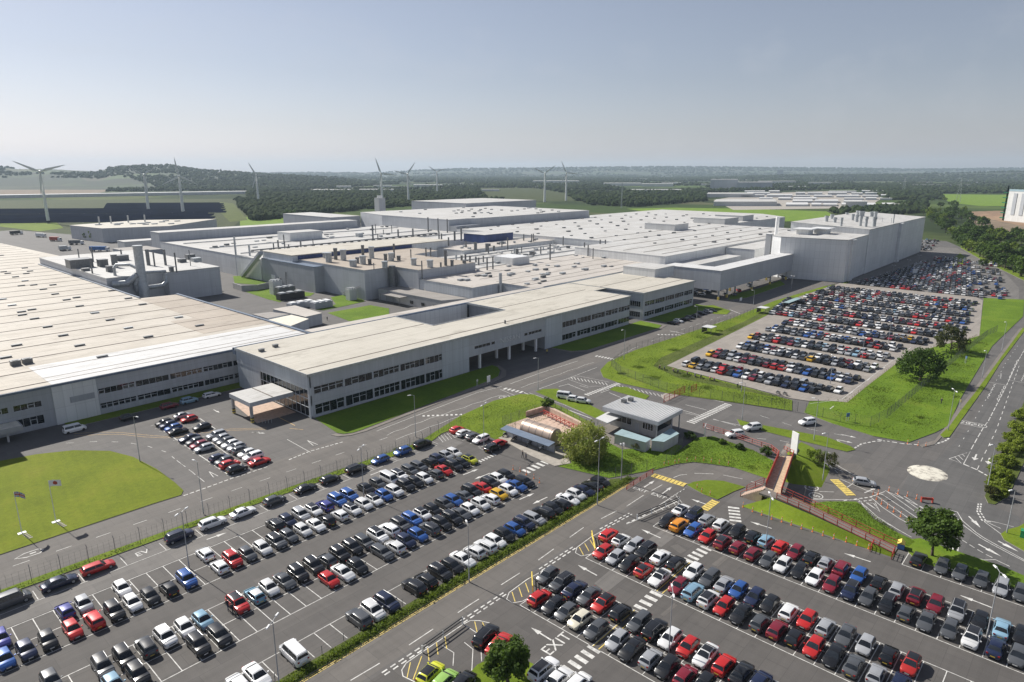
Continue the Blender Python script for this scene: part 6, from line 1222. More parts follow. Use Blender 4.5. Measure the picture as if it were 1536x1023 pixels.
for px, py in ((1088, 443), (1101, 443), (1108, 437), (1124, 430), (1150, 416), (1113, 420), (1133, 420), (1102, 421), (1172, 417), (1178, 418)): put('hsuev'[px % 5], rnd(), *g(px, py), R(40), .01)
for k in range(9): put('hsue'[k % 4], rnd(), *g(1158 + k * 3.2, 471 - k * 2.6), 0, .14)
for px, py in ((1228, 448), (1235, 443), (1240, 440), (1222, 452)): put('h', rnd(), *g(px, py), 0, .14)
V_ = np.concatenate(vs); me = bpy.data.meshes.new('car_park_crowd'); me.from_pydata(V_.tolist(), [], fs)
for m in paint_m + [M['car_glass'], M['tyre']]: me.materials.append(m)
me.polygons.foreach_set('material_index', mi); me.update()
o = bpy.data.objects.new('parked_cars', me); COL.objects.link(o); tag(o, 'hundreds of parked cars filling the fenced staff car park in tight rows', 'cars', None, 'stuff')
# ---------------------------------------------------------------- trees
def leaf_cloud(centres, radii, n, size, rng, flat=.75, droop=0.0):
    """n leaf-clump quads gathered round the twig centres"""
    k = rng.integers(0, len(centres), n); d = rng.normal(size=(n, 3)); d /= np.linalg.norm(d, axis=1, keepdims=True)
    r = radii[k] * rng.random(n) ** .38
    p = centres[k] + d * r[:, None] * np.array([1, 1, flat])
    if droop: p[:, 2] -= droop * rng.random(n) ** 2
    nn = d + rng.normal(scale=.55, size=(n, 3)) + np.array([0, 0, .35]); nn /= np.linalg.norm(nn, axis=1, keepdims=True)
    t = np.cross(nn, rng.normal(size=(n, 3))); t /= np.linalg.norm(t, axis=1, keepdims=True); b = np.cross(nn, t)
    s = size * rng.uniform(.55, 1.35, n)[:, None]
    q = np.stack([p + t * s, p + b * s * .62, p - t * s, p - b * s * .62], 1).reshape(-1, 3)
    return q
def crown_mesh(name, rx, rz, zc, clumps, leaves, size, seed, mat, droop=0.0, low=-.6):
    rng = np.random.default_rng(seed); d = rng.normal(size=(clumps * 3, 3)); d /= np.linalg.norm(d, axis=1, keepdims=True); d = d[d[:, 2] > low][:clumps]
    f = .55 + .38 * rng.random(len(d)); lump = 1 + .16 * np.sin(d[:, 0] * 5 + seed) * np.cos(d[:, 1] * 4 + seed * 2)
    c = d * (f * lump)[:, None] * np.array([rx, rx, rz]) + np.array([0, 0, zc]); rad = rx * (.20 + .15 * rng.random(len(d)))
    q = leaf_cloud(c, rad, leaves, size, rng, .8, droop)
    if droop: q[:, 2] = np.maximum(q[:, 2], .15)
    return np_mesh(name, q, np.arange(len(q)), 4, mat), c
def trunk_mb(r, h, tips, seed):
    rr = random.Random(seed); mb = MB(); mb.tube([(0, 0, -.1), (rr.uniform(-.1, .1), rr.uniform(-.1, .1), h * .5), (0, 0, h)], [r * 1.25, r, r * .8], 9)
    for p in tips[:7]:
        m = (p[0] * .45 + rr.uniform(-.2, .2), p[1] * .45, h + (p[2] - h) * .5); mb.tube([(0, 0, h * .85), m, tuple(p)], [r * .6, r * .35, r * .1], 6)
    return mb
def tree(name, label, cat, loc, rx, rz, zc, clumps, leaves, size, seed, mat, trunk_r=.22, group=None, droop=0.0, low=-.6):
    t = thing(name, label, cat, loc, 0, group)
    me, c = crown_mesh('crown', rx, rz, zc, clumps, leaves, size, seed, M[mat], droop, low)
    o = bpy.data.objects.new('crown', me); COL.objects.link(o); o.parent = t
    trunk_mb(trunk_r, max(.6, zc - rz * .6), c, seed).build('trunk', M['bark'], t, (0, 0, 0), True, 50)
    return t
def at_crown(px, py, rpx, z): 
    p = g(px, py, z); d = p[0] * CA * 0 + math.hypot(p[0], p[1]); return p, rpx * d / 1000 * 1.05
p, r = at_crown(762, 992, 40, 3.4); tree('broadleaf_tree', 'round dark green tree on the small grass island among cars', 'tree', (p[0], p[1], .12), r, r * .85, 3.5, 60, 6500, .21, 1, 'leaf_mid')
p, r = at_crown(1404, 799, 30, 4.2); b = g(1396, 830); tree('broadleaf_tree', 'open-crowned roadside tree standing over the row of parked cars', 'tree', (p[0], p[1], .12), r, r * .8, 4.7, 60, 6500, .25, 2, 'leaf_mid', .2, None, 0, -.5)
p, r = at_crown(1383, 551, 28, 4.2); tree('broadleaf_tree', 'large dense green tree on the bank beside the staff car park', 'tree', (p[0], p[1], .13), r, r * .86, 4.8, 60, 4200, .34, 3, 'leaf_dark', .3)
p, r = at_crown(1428, 512, 18.5, 3.6); tree('broadleaf_tree', 'smaller bronze-tinged tree on the bank beside the staff car park', 'tree', (p[0], p[1], .13), r, r * .95, 3.9, 44, 2600, .33, 4, 'leaf_bronze', .22)
p, r = at_crown(879, 664, 37, 3.4); tree('willow_tree', 'pale yellow-green drooping willow on the lawn beside the tank compound', 'tree', (p[0], p[1], .12), r, r * .92, 4.0, 80, 9000, .22, 5, 'leaf_willow', .3, None, 1.6, -.75)
p, r = at_crown(822, 607, 10, 1.6); tree('shrub', 'lone round bush on the triangular verge near the junction', 'bush', (p[0], p[1], .12), r, 1.7, 1.9, 30, 1400, .17, 6, 'leaf_dark', .1)
for i, (px, py, rp, lab, mt) in enumerate(((958, 668, 11, 'russet-green shrub against the pale blue sheds', 'leaf_bronze'), (1035, 652, 9, 'dark shrub at the corner of the low blue-roofed shed', 'leaf_dark'), (1150, 676, 10, 'clipped dark shrub beside the red bridge rail', 'leaf_dark'), (1110, 668, 7, 'small dark shrub along the red fenced path', 'leaf_dark'), (1083, 660, 6, 'smallest shrub along the red fenced path', 'leaf_mid'),
     (1243, 700, 16, 'reddish shrub on the mound beside the bridge', 'leaf_bronze'), (1225, 692, 14, 'bright green shrub on the mound beside the bridge', 'leaf_bright'))):
    p, r = at_crown(px, py, rp, .9); tree('shrub', lab, 'bush', (p[0], p[1], 1.2 if px > 1200 else .12), r, r * .6, r * .45, 26, 1100, .16, 20 + i, mt, .08)
SH = [(1520, 655, 13), (1512, 672, 13), (1528, 640, 12), (1505, 690, 14), (1517, 692, 11), (1500, 708, 13), (1495, 724, 13), (1509, 712, 10), (1488, 738, 10), (1502, 738, 9), (1535, 622, 12), (1530, 668, 10)]
for i, (px, py, rp) in enumerate(SH):
    p, r = at_crown(px, py, rp, 1.2); tree('shrub', 'bushy yellow-green shrub on the verge right of the trunk road' if i != 8 else 'bronze shrub at the near tip of the trunk road verge', 'bush', (p[0], p[1], .12), r * .95, 1.15, 1.05, 30, 1500, .2, 40 + i, 'leaf_yellow' if i != 8 else 'leaf_bronze', .08, 'shrubs on the trunk road verge')
# hedge between the west car park and the exit road
rng = np.random.default_rng(9); n = 15000
cx_ = rng.uniform(-12, 107, n); pts = np.stack([cx_, rng.normal(65.85, .28, n), np.abs(rng.normal(.22, .2, n)) + .1], 1)
q = leaf_cloud(pts, np.full(n, .12), 15000, .12, rng); me = np_mesh('hedge', q, np.arange(len(q)), 4, M['leaf_bright'])
o = bpy.data.objects.new('hedge', me); COL.objects.link(o); tag(o, 'long low green hedge between the west car park and exit road', 'hedge')
# tree belt by the lorry lane
protos = []
for k in range(5):
    me, c = crown_mesh('crown', 4.6, 4.2, 5.4, 30, 700, .62, 60 + k, M[['leaf_mid', 'leaf_dark', 'leaf_bright', 'leaf_dark', 'leaf_mid'][k]]); tm = trunk_mb(.28, 3.0, c, k).build('trunk', M['bark']); protos.append((me, tm.data)); bpy.data.objects.remove(tm)
lo = [(1388, 300), (1394, 331), (1408, 341), (1443, 372), (1474, 389), (1540, 420), (1600, 450)]; hi = [(1424, 298), (1440, 318), (1452, 327), (1486, 343), (1508, 357), (1540, 362), (1600, 375)]
br = random.Random(12)
def lerp_pl(pl, t):
    s = t * (len(pl) - 1); i = min(int(s), len(pl) - 2); f = s - i; return (pl[i][0] + (pl[i + 1][0] - pl[i][0]) * f, pl[i][1] + (pl[i + 1][1] - pl[i][1]) * f)
def put_tree(u, v, s, k, lab, grp):
    t = thing('broadleaf_tree', lab, 'tree', (u, v, 0), br.uniform(0, 6.28), grp); me, tm = protos[k]
    for nme, m_ in (('crown', me), ('trunk', tm)):
        o = bpy.data.objects.new(nme, m_); COL.objects.link(o); o.parent = t; o.scale = (s, s, s * br.uniform(.85, 1.15))
for i in range(165):
    t = br.random() ** .8; a = lerp_pl(lo, t); b = lerp_pl(hi, t); s = br.random() if i > 40 else 0.02; px, py = a[0] + (b[0] - a[0]) * s, a[1] + (b[1] - a[1]) * s
    u, v = g(px, py); put_tree(u, v, br.uniform(.75, 1.35), br.randrange(5), 'leafy tree crowded in the dense belt beside the lorry lane', 'trees in the belt beside the lorry lane')
for px, py, s, k, lab in ((436, 334, 1.7, 1, 'large dark tree standing alone beyond the long warehouse'), (142, 361, .9, 2, 'small green tree before the cream-roofed shed'), (132, 360, .8, 1, 'small dark tree before the cream-roofed shed'), (1474, 402, .6, 1, 'small dark tree on the island in the lorry lane'), (1385, 322, 1, 0, 'green tree behind the corner of the paint hall')):
    u, v = g(px, py); put_tree(u, v, s, k, lab, None)
# ---------------------------------------------------------------- far country
def proj(u, v, z):
    x = u * SA * 0 + (u * CA - v * SA); y = u * SA + v * CA; z = z - HGT
    d = y * math.cos(TH) - z * math.sin(TH); h = y * math.sin(TH) + z * math.cos(TH); return CX + F * x / d, CY - F * h / d
def inside(p, poly):
    x, y = p; c = False; n = len(poly)
    for i in range(n):
        x1, y1 = poly[i]; x2, y2 = poly[i - 1]
        if (y1 > y) != (y2 > y) and x < (x2 - x1) * (y - y1) / (y2 - y1) + x1: c = not c
    return c
def px_field(name, poly, m, z=.02): return ground_sheet(name, [g(*p) for p in poly], z, M[m])
px_field('field', [(940, 313), (1010, 311.5), (1110, 313), (1240, 317), (1262, 330), (1180, 332), (1110, 332), (1010, 325)], 'field')
px_field('field', [(1405, 291), (1500, 292), (1540, 291), (1540, 309), (1470, 309), (1425, 304)], 'field')
px_field('field', [(-60, 268), (60, 267), (125, 268), (178, 278), (120, 281), (-60, 282)], 'field'); px_field('field', [(-60, 283), (110, 283.5), (190, 280.5), (150, 289), (20, 297), (-60, 300)], 'dirt')
px_field('field', [(330, 303), (350, 305), (372, 330), (345, 333), (330, 318)], 'rough', .05); px_field('meadow', [(-60, 301), (350, 298), (372, 320), (350, 340), (130, 352), (-60, 352)], 'meadow', .01); px_field('meadow', [(360, 326), (450, 326), (452, 342), (360, 346)], 'field', .03)
px_field('meadow', [(720, 281), (800, 282), (850, 290), (862, 301), (790, 302), (730, 296)], 'meadow', .03)
px_field('building_site', [(1440, 318), (1500, 316), (1560, 330), (1560, 345), (1500, 332)], 'soil', .06); px_field('soil_field', [(1450, 325), (1475, 322), (1560, 346), (1560, 364), (1500, 350), (1465, 338)], 'dirt', .04)
px_field('service_yard', [(1070, 300), (1130, 290), (1270, 286), (1325, 296), (1300, 312), (1100, 315)], 'concrete', .05)
px_field('service_yard', [(20, 345), (110, 352), (160, 372), (120, 386), (60, 372), (-40, 350)], 'yard', .05)
px_field('verge', [(0, 335), (80, 330), (95, 342), (60, 347), (0, 340)], 'grass', .09)
EXC = [[(940, 311), (1010, 310), (1110, 311), (1240, 314), (1265, 331), (1110, 334), (990, 326)], [(1405, 290), (1540, 290), (1540, 310), (1425, 305)], [(-60, 266), (125, 267), (180, 279), (150, 290), (-60, 301)], [(-60, 299), (350, 298), (374, 330), (350, 342), (-60, 352)], [(1060, 290), (1130, 287), (1280, 284), (1330, 296), (1300, 313), (1060, 316)],
       [(1440, 316), (1560, 318), (1560, 372), (1500, 352)], [(-60, 289), (372, 286), (372, 300), (-60, 302)], [(715, 282), (800, 282), (850, 290), (866, 303), (730, 300)]]
WOOD = [[(345, 298), (470, 288), (600, 287), (700, 286), (740, 296), (760, 302), (690, 306), (560, 313), (440, 326), (380, 332)], [(860, 300), (880, 290), (1010, 288), (1110, 291), (1060, 302), (950, 311), (890, 308)], [(1170, 316), (1260, 318), (1330, 312), (1390, 300), (1390, 340), (1300, 330), (1240, 318)], [(600, 264), (1540, 262), (1540, 272), (600, 272)], [(1330, 280), (1540, 280), (1540, 288), (1330, 290)], [(180, 264), (420, 264), (600, 276), (420, 288), (250, 284)], [(700, 272), (900, 276), (940, 286), (700, 281)]]
PLANT = [(60, 660), (60, 350), (330, 338), (455, 334), (545, 319), (690, 301), (870, 308), (990, 312), (1250, 330), (1400, 318), (1400, 420), (700, 600), (60, 700)]
def noise2(u, v):
    return math.sin(u * .0031 + 1.3 * math.sin(v * .0017)) * math.cos(v * .0027 + 1.1 * math.sin(u * .0022)) + .5 * math.sin(u * .009 + v * .006) * math.cos(v * .011 - u * .004)
RDG = [([(-260, 258), (-60, 256), (20, 253), (50, 251.5), (70, 254), (120, 254), (150, 256), (182, 257), (205, 252), (250, 250), (285, 249.5), (300, 252), (330, 256), (365, 258), (420, 262), (520, 266), (560, 272)], 2300, 3900, 5200), ([(300, 260), (480, 259), (560, 259.5), (640, 256), (700, 253.5), (800, 253), (960, 251), (1050, 251.5), (1150, 252.5), (1250, 253), (1330, 254.5), (1400, 254), (1480, 253), (1520, 254), (1640, 256), (1800, 258)], 7200, 10200, 11600), ([(880, 272), (1000, 268), (1150, 263), (1300, 262), (1420, 259), (1500, 257.5), (1600, 257), (1800, 258)], 4200, 5600, 7000)]
def hill_z(u, v):
    d = u * SA + v * CA; x = CX + F * (u * CA - v * SA) / (d * 1.03); best = 0.0
    for prof, d0, d1, d2 in RDG:
        if not d0 < d < d2 or not prof[0][0] <= x < prof[-1][0]: continue
        i = max(k for k in range(len(prof) - 1) if prof[k][0] <= x); yt = prof[i][1] + (prof[i + 1][1] - prof[i][1]) * (x - prof[i][0]) / (prof[i + 1][0] - prof[i][0])
        k = (d - d0) / (d1 - d0); k = k * k * (3 - 2 * k) if k < 1 else max(0, 1 - (d - d1) / (d2 - d1)); best = max(best, (HGT + (257 - yt) / F * d1 * 1.03) * k)
    return best
bm = bmesh.new(); bmesh.ops.create_icosphere(bm, subdivisions=2, radius=1); bv = np.array([v.co[:] for v in bm.verts]); bf = np.array([[v.index for v in f.verts] for f in bm.faces]); bm.free()
bm = bmesh.new(); bmesh.ops.create_icosphere(bm, subdivisions=1, radius=1); bv1 = np.array([v.co[:] for v in bm.verts]); bf1 = np.array([[v.index for v in f.verts] for f in bm.faces]); bm.free()
fr_ = random.Random(77); spots = []
tries = 0
while len(spots) < 36000 and tries < 900000:
    tries += 1; d = math.exp(fr_.uniform(math.log(620), math.log(10500))); th = math.atan(fr_.uniform(-.8, .8)); 
    xc_, yc_ = d * math.tan(th), d; u = xc_ * CA + yc_ * SA; v = -xc_ * SA + yc_ * CA
    zt_ = hill_z(u, v); p = proj(u, v, zt_)
    inw = any(inside(p, w_) for w_ in WOOD)
    if not inw and ((noise2(u, v) < -.12 and not (zt_ > 60 and p[0] > 180)) or p[1] > 300): continue
    if any(inside(p, e) for e in EXC) or inside(p, PLANT): continue
    if p[1] > 335: continue
    if p[1] < 300 and not inw and fr_.random() < .15: continue
    spots.append((u, v, d, zt_))
vs, fs = [], []; off = 0; rng = np.random.default_rng(4)
for u, v, d, zt_ in spots:
    r = (2.6 + d / 640) * fr_.uniform(.6, 1.45); h = (3.4 + d / 1900) * fr_.uniform(.75, 1.35); A, B = (bv1, bf1)
    p = A * (1 + rng.normal(scale=.24, size=(len(A), 1))) * np.array([r, r, h]); p[:, 2] += h * .8 + zt_; p[:, 0] += u; p[:, 1] += v
    vs.append(p); fs.append(B + off); off += len(A)
me = np_mesh('woodland', np.concatenate(vs), np.concatenate(fs).ravel(), 3, M['wood_far']); o = bpy.data.objects.new('woodland', me); COL.objects.link(o); tag(o, 'dark green woods and hedgerows covering the country behind the works', 'woodland', None, 'stuff')
# hills
mhill, nthl, bhl = new_mat('hill_farmland')
v1 = nthl.nodes.new('ShaderNodeTexVoronoi'); v1.inputs['Scale'].default_value = .0045; L(nthl, pos(nthl, (1, .5, 1)), v1.inputs['Vector']); s1 = nthl.nodes.new('ShaderNodeSeparateXYZ'); L(nthl, v1.outputs['Color'], s1.inputs[0])
hc = ramp(nthl, s1.outputs[0], [(0, (.03, .05, .02)), (.35, (.075, .12, .03)), (.6, (.05, .07, .03)), (.8, (.12, .10, .06)), (1, (.09, .14, .04))]); hc = mixc(nthl, ramp(nthl, noise(nthl, pos(nthl), .0035, 5), [(.45, 0.0), (.52, 1.0)]), hc, (.03, .045, .02))
hc = mixc(nthl, 1.0, hc, (.55, .6, .55), 'MULTIPLY'); L(nthl, hc, bhl.inputs['Base Color']); bhl.inputs['Roughness'].default_value = .95
def ridge(name, prof, d0, d1, d2, seed):
    rr = random.Random(seed); xs = np.linspace(prof[0][0], prof[-1][0], 120); vs = []; rows = 14
    for j in range(rows):
        t = j / (rows - 1); d = d0 + (d2 - d0) * t
        for x in xs:
            i = max(k for k in range(len(prof) - 1) if prof[k][0] <= x); f = (x - prof[i][0]) / (prof[i + 1][0] - prof[i][0]); yt = prof[i][1] + (prof[i + 1][1] - prof[i][1]) * f
            H_ = HGT + (257 - yt) / F * d1 * 1.03; k = (d - d0) / (d1 - d0); k = k * k * (3 - 2 * k) if k < 1 else max(0, 1 - (d - d1) / (d2 - d1))
            X = (x - CX) / F * d * 1.03; u = X * CA + d * SA; v = -X * SA + d * CA
            vs.append((u, v, max(-2, H_ * k + (rr.random() - .5) * 1.2 * (0 < j < rows - 1))))
    n = len(xs); fs = [(j * n + i, j * n + i + 1, (j + 1) * n + i + 1, (j + 1) * n + i) for j in range(rows - 1) for i in range(n - 1)]
    return struct(MB().add(vs, fs).build(name, mhill, None, (0, 0, 0), True))
ridge('hill', *RDG[0], 1)
ridge('hill', *RDG[1], 2)
ridge('hill', *RDG[2], 3)
# far buildings
def farbox(x0, x1, yt, yb, depth, lab, wm='clad_white', rm='roof_white', name='warehouse', cat='warehouse', ridge_=0, group=None):
    a, b = g(x0, yb), g(x1, yb); d = math.hypot((a[0] + b[0]) / 2, (a[1] + b[1]) / 2); fwd = Vector((SA, CA)); 
    dd = (a[0] * SA + a[1] * CA); h = (yb - yt) / F * dd
    rd = Vector(((a[0] + b[0]) / 2, (a[1] + b[1]) / 2)).normalized() * depth; P_ = [a, b, (b[0] + rd.x, b[1] + rd.y), (a[0] + rd.x, a[1] + rd.y)]
    t, o = bldg(name, lab, cat, P_, h, M[wm], M[rm], 0, group, edge=.5)
    return t
FB = [(470, 527, 285, 289, 60, 'low white warehouse in the woods left of the tall rear hall'), (539, 591, 284.5, 288.5, 60, 'second low white warehouse in the woods, right of the first'), (505, 527, 279.5, 284, 50, 'small bright white block above the low woodland warehouses'), (620, 664, 277.5, 281, 90, 'thin white warehouse behind the turbine cluster'), (662, 680, 281.5, 284, 30, 'tiny white shed at the foot of a far turbine'),
      (799, 869, 271.5, 276, 120, 'long pale warehouse beyond the right pair of turbines'), (905, 962, 275, 279, 100, 'pale warehouse strip in mid distance woods'), (962, 1010, 276, 280, 90, 'pale warehouse strip right of a similar one in the woods'), (947, 1023, 285, 289, 60, 'long white shed in front of the wooded strip'), (1065, 1106, 270, 283, 90, 'grey block with dark front in the distant estate'), (1106, 1158, 274, 284, 90, 'long grey distant factory with row of red flues'),
      (1060, 1130, 291, 296, 90, 'white warehouse on the far side of the bright field'), (1070, 1165, 303, 309, 110, 'long white warehouse nearest the bright field'), (1268, 1300, 303, 311, 45, 'small white shed among trees right of the bright field'),
      (1136, 1193, 272, 277, 90, 'thin white warehouse above the distant estate'), (1212, 1246, 274, 279, 60, 'small pale warehouse right of the dark tower block'), (1458, 1497, 260, 264, 150, 'white building on the far right horizon'), (1340, 1360, 307, 313, 30, 'small white-roofed shed behind the paint hall chimneys'), (0, 0, 0, 0, 0, '')]
for x0, x1, yt, yb, dp, lab in FB:
    if x1: farbox(x0, x1, yt, yb, dp, lab, 'clad_white' if 'grey' not in lab else 'clad')
fe = random.Random(8)
for y in (309.5, 304.5, 300, 296, 292.5, 289.5):
    x = 1150 + (312 - y) * 2 if y > 300 else 1100 + fe.uniform(0, 20)
    while x < 1322:
        w_ = fe.uniform(14, 42)
        if fe.random() < .72: farbox(x, x + w_, y - fe.uniform(2.0, 3.2), y, fe.uniform(40, 90), 'white-roofed shed in the distant estate beyond the bright field', fe.choice(['clad_white', 'clad_white', 'clad_light']), 'roof_new', 'warehouse', 'warehouse', 0, 'sheds of the distant estate')
        x += w_ + fe.uniform(2, 9)
for k in range(46):
    x = fe.uniform(430, 1530); y = fe.uniform(265, 288) if x < 1050 or x > 1330 else fe.uniform(264, 284); w_ = fe.uniform(6, 30)
    if (inside((x, y), EXC[5 if 0 else 1])) or 880 < x < 1000 and y > 283: continue
    farbox(x, x + w_, y - fe.uniform(1.2, 2.4), y, fe.uniform(25, 70), 'small pale building scattered among the distant woods', fe.choice(['clad_white', 'cream', 'clad_light']), fe.choice(['roof_new', 'roof_white', 'roof_grey']), 'shed', 'building', 0, 'buildings scattered among the distant woods')
t = farbox(1165, 1174, 255.5, 267, 25, 'dark tower block standing alone on the horizon', 'clad_dark', 'roof_grey', 'tower_block', 'tower')
for i, x in enumerate((1368, 1380, 1392, 1404, 1418, 1432, 1446)): farbox(x, x + 9, 276.5 + .3 * (i % 2), 280.5, 14, 'cream house in the distant terrace beyond the tree belt', 'cream', 'roof_brown', 'house', 'house', 0, 'houses in the distant terrace')
a, b = g(-80, 299), g(367, 291); 
bldg('greenhouse', 'very long low white roof stretching across the left distance', 'greenhouse', [a, b, (b[0] + SA * 60, b[1] + CA * 60), (a[0] + SA * 60, a[1] + CA * 60)], 7, M['clad_white'], M['roof_new'])
a, b = g(1506, 331), g(1640, 345); t, o = bldg('warehouse', 'unfinished white warehouse with grey striped wall and green scaffold', 'warehouse', [a, b, (b[0] * 1.11, b[1] * 1.11), (a[0] * 1.115, a[1] * 1.115)], 36, M['clad_white'], M['teal_roof'])
d_ = (Vector(b) - Vector(a)).normalized(); q_ = Vector((-d_.y, d_.x)); 
for k in range(5):
    c0 = Vector(a) + d_ * (10 + 14 * k) - q_ * .6; c1 = c0 + d_ * 6; mb = MB().prism([tuple(c0), tuple(c1), tuple(c1 + q_ * .5), tuple(c0 + q_ * .5)], 8, 34); mb.build('wall_stripe', M['clad_dark'], t, o)
sc_m = MB()
for i in range(3):
    for j in range(6): c0 = Vector(a) - d_ * (1.5 + 1.6 * (i % 2)) + Vector(a).normalized() * (i * 9); sc_m.box(c0.x - .4, c0.x + .4, c0.y - .4, c0.y + .4, 0, 42); sc_m.box(c0.x - 1.4, c0.x + 1.4, c0.y - 1, c0.y + 4, 3 + 6.2 * j, 3.5 + 6.2 * j)
sc_m.build('scaffold', M['green_paint'], t, o)
# solar field
sl = MB()
for i in range(30):
    d = 800 + i * 15.5; x0 = -60 if i < 9 else (-20 if i < 18 else 180); x1 = 332 - (i < 9) * 20 + (i % 4) * 3
    if i in (9, 10, 18): continue
    A = ((x0 - CX) / F * d * 1.02, d - 25 + i); B = ((x1 - CX) / F * d * 1.02, d + 30)
    mb = MB(); 
    W_ = lambda X, Y: (X * CA + Y * SA, -X * SA + Y * CA)
    p0, p1 = W_(*A), W_(*B); p2, p3 = W_(B[0], B[1] + 5.2), W_(A[0], A[1] + 5.2)
    mb.add([(*p0, 1.0), (*p1, 1.0), (*p2, 3.2), (*p3, 3.2), (*p0, 1.08), (*p1, 1.08), (*p2, 3.28), (*p3, 3.28)], [(3, 2, 1, 0), (4, 5, 6, 7), (0, 1, 5, 4), (2, 3, 7, 6), (1, 2, 6, 5), (3, 0, 4, 7)])
    o = mb.build('solar_panel_row', M['solar']); tag(o, 'long dark solar panel row in the field below the turbines', 'solar panels', 'rows of the solar field')
    lg = MB()
    for k in range(12): f = (k + .5) / 12; x = p0[0] + (p1[0] - p0[0]) * f; y = p0[1] + (p1[1] - p0[1]) * f; lg.box(x - .08, x + .08, y - .08, y + .08, 0, 1.3)
    lg.build('leg_frame', M['steel'], o)
# wind turbines
TB = [((73, 335), (60.5, 257.5), [(31, 243), (86, 250), (57, 291)], 'nearest wind turbine, far left beyond the solar field edge'), ((223, 316), (217, 262), [(199, 251), (233, 252), (219, 286)], 'wind turbine in the solar field with blades in a Y'), ((275, 320), (270, 264), [(267, 240), (256, 271), (288, 273)], 'wind turbine in the solar field with one blade pointing up'), ((388, 304), (385, 262), [(376, 245), (409, 263), (378, 281)], 'wind turbine standing alone right of the solar field'), ((574, 312), (573, 260), [(565, 235), (594, 263), (568, 285)], 'tall wind turbine left of a closer-set pair'),
      ((613, 305), (612, 261), [(593, 256), (623, 245), (617, 281)], 'middle wind turbine of three above the woods'), ((656, 291), (656.5, 257.5), [(644, 249), (670, 253), (657, 274)], 'smallest and farthest wind turbine of three above the woods'), ((817, 303), (817, 260), [(801, 252), (833, 248), (818, 279)], 'left turbine of the pair behind the works roofs'), ((849, 301), (849.5, 259), [(842, 243), (867, 261), (842, 275)], 'right turbine of the pair behind the works roofs')]
for bpx, hpx, bl_, lab in TB:
    u, v = g(*bpx); d = u * SA + v * CA; dep = d
    zh = HGT + (257 - hpx[1]) / F * d; t = thing('wind_turbine', lab, 'wind turbine', (u, v, 0), 0, 'wind turbines')
    MB().tube([(0, 0, 0), (0, 0, zh - 1)], [1.8, 1.05] if bpx[0] == 73 else [2.3, 1.35], 16).build('tower', M['white_paint'], t, (0, 0, 0), True, 60)
    f = Vector((-u, -v)).normalized(); qx = Vector((-f.y, f.x))
    W3 = lambda a, b, c: (f.x * a + qx.x * b, f.y * a + qx.y * b, zh + c)
    nb = MB(); nb.tube([W3(-4, 0, .2), W3(-2.5, 0, .3), W3(1.6, 0, .2), W3(2.2, 0, .2)], [1.1, 1.6, 1.5, 1.1], 10); nb.build('nacelle', M['white_paint'], t, (0, 0, 0), True, 50)
    MB().tube([W3(2.1, 0, .1), W3(3.2, 0, .1), W3(4.1, 0, .1)], [1.2, 1.15, .2], 12).build('hub', M['white_paint'], t, (0, 0, 0), True, 50)
    rl = 26.5 if bpx[0] != 73 else 27
    for bx_, by_ in bl_:
        an = math.atan2(-(by_ - hpx[1]), bx_ - hpx[0]); ca, sa = math.cos(an), math.sin(an); mb = MB(); vs_ = []
        for s_, ch, th_ in ((.5, .5, .45), (3, .8, .45), (6, 1.6, .35), (14, 1.1, .22), (22, .65, .14), (rl, .15, .06)):
            for e, tt in ((-.35, 0), (0, th_), (.65, 0), (0, -th_)):
                a_, b_ = s_ * ca - e * 2 * ch * sa, s_ * sa + e * 2 * ch * ca; vs_.append(W3(3.0 + tt, a_, b_ + .1))
        mb.add(vs_, [(i * 4 + k, i * 4 + (k + 1) % 4, i * 4 + 4 + (k + 1) % 4, i * 4 + 4 + k) for i in range(5) for k in range(4)] + [(0, 3, 2, 1), (20, 21, 22, 23)]); mb.build('blade', M['white_paint'], t, (0, 0, 0), True, 50)
# pylons
for i, (px, py, ht, lab) in enumerate(((1437, 303, 48, 'lattice electricity pylon behind the tree belt, nearest the green field'), (1355, 288, 45, 'distant lattice pylon left of the nearest one'), (932, 312, 42, 'slim lattice mast beside the bright green field'))):
    u, v = g(px, py); mb = MB(); wb_ = 4.0 if i < 2 else 1.0
    for sx in (1, -1):
        for sy in (1, -1): mb.tube([(sx * wb_, sy * wb_, 0), (sx * wb_ * .35, sy * wb_ * .35, ht * .6), (sx * .3, sy * .3, ht)], .16, 4)
    for k in range(9):
        z = ht * k / 9; w_ = wb_ * (1 - .9 * k / 9) + .2; z2 = ht * (k + 1) / 9; w2 = wb_ * (1 - .9 * (k + 1) / 9) + .2
        for s in (1, -1): mb.tube([(-w_, s * w_, z), (w2, s * w2, z2)], .09, 4); mb.tube([(s * w_, -w_, z), (s * w2, w2, z2)], .09, 4)
    if i < 2:
        for z, l in ((ht * .66, 7), (ht * .8, 8.5), (ht * .93, 6)): mb.tube([(-l * CA, l * SA, z), (l * CA, -l * SA, z)], .2, 4); mb.tube([(-l * CA, l * SA, z), (0, 0, z + 2)], .1, 4); mb.tube([(l * CA, -l * SA, z), (0, 0, z + 2)], .1, 4)
    o = mb.build('pylon', M['steel']); o.location = (u, v, 0); tag(o, lab, 'pylon')

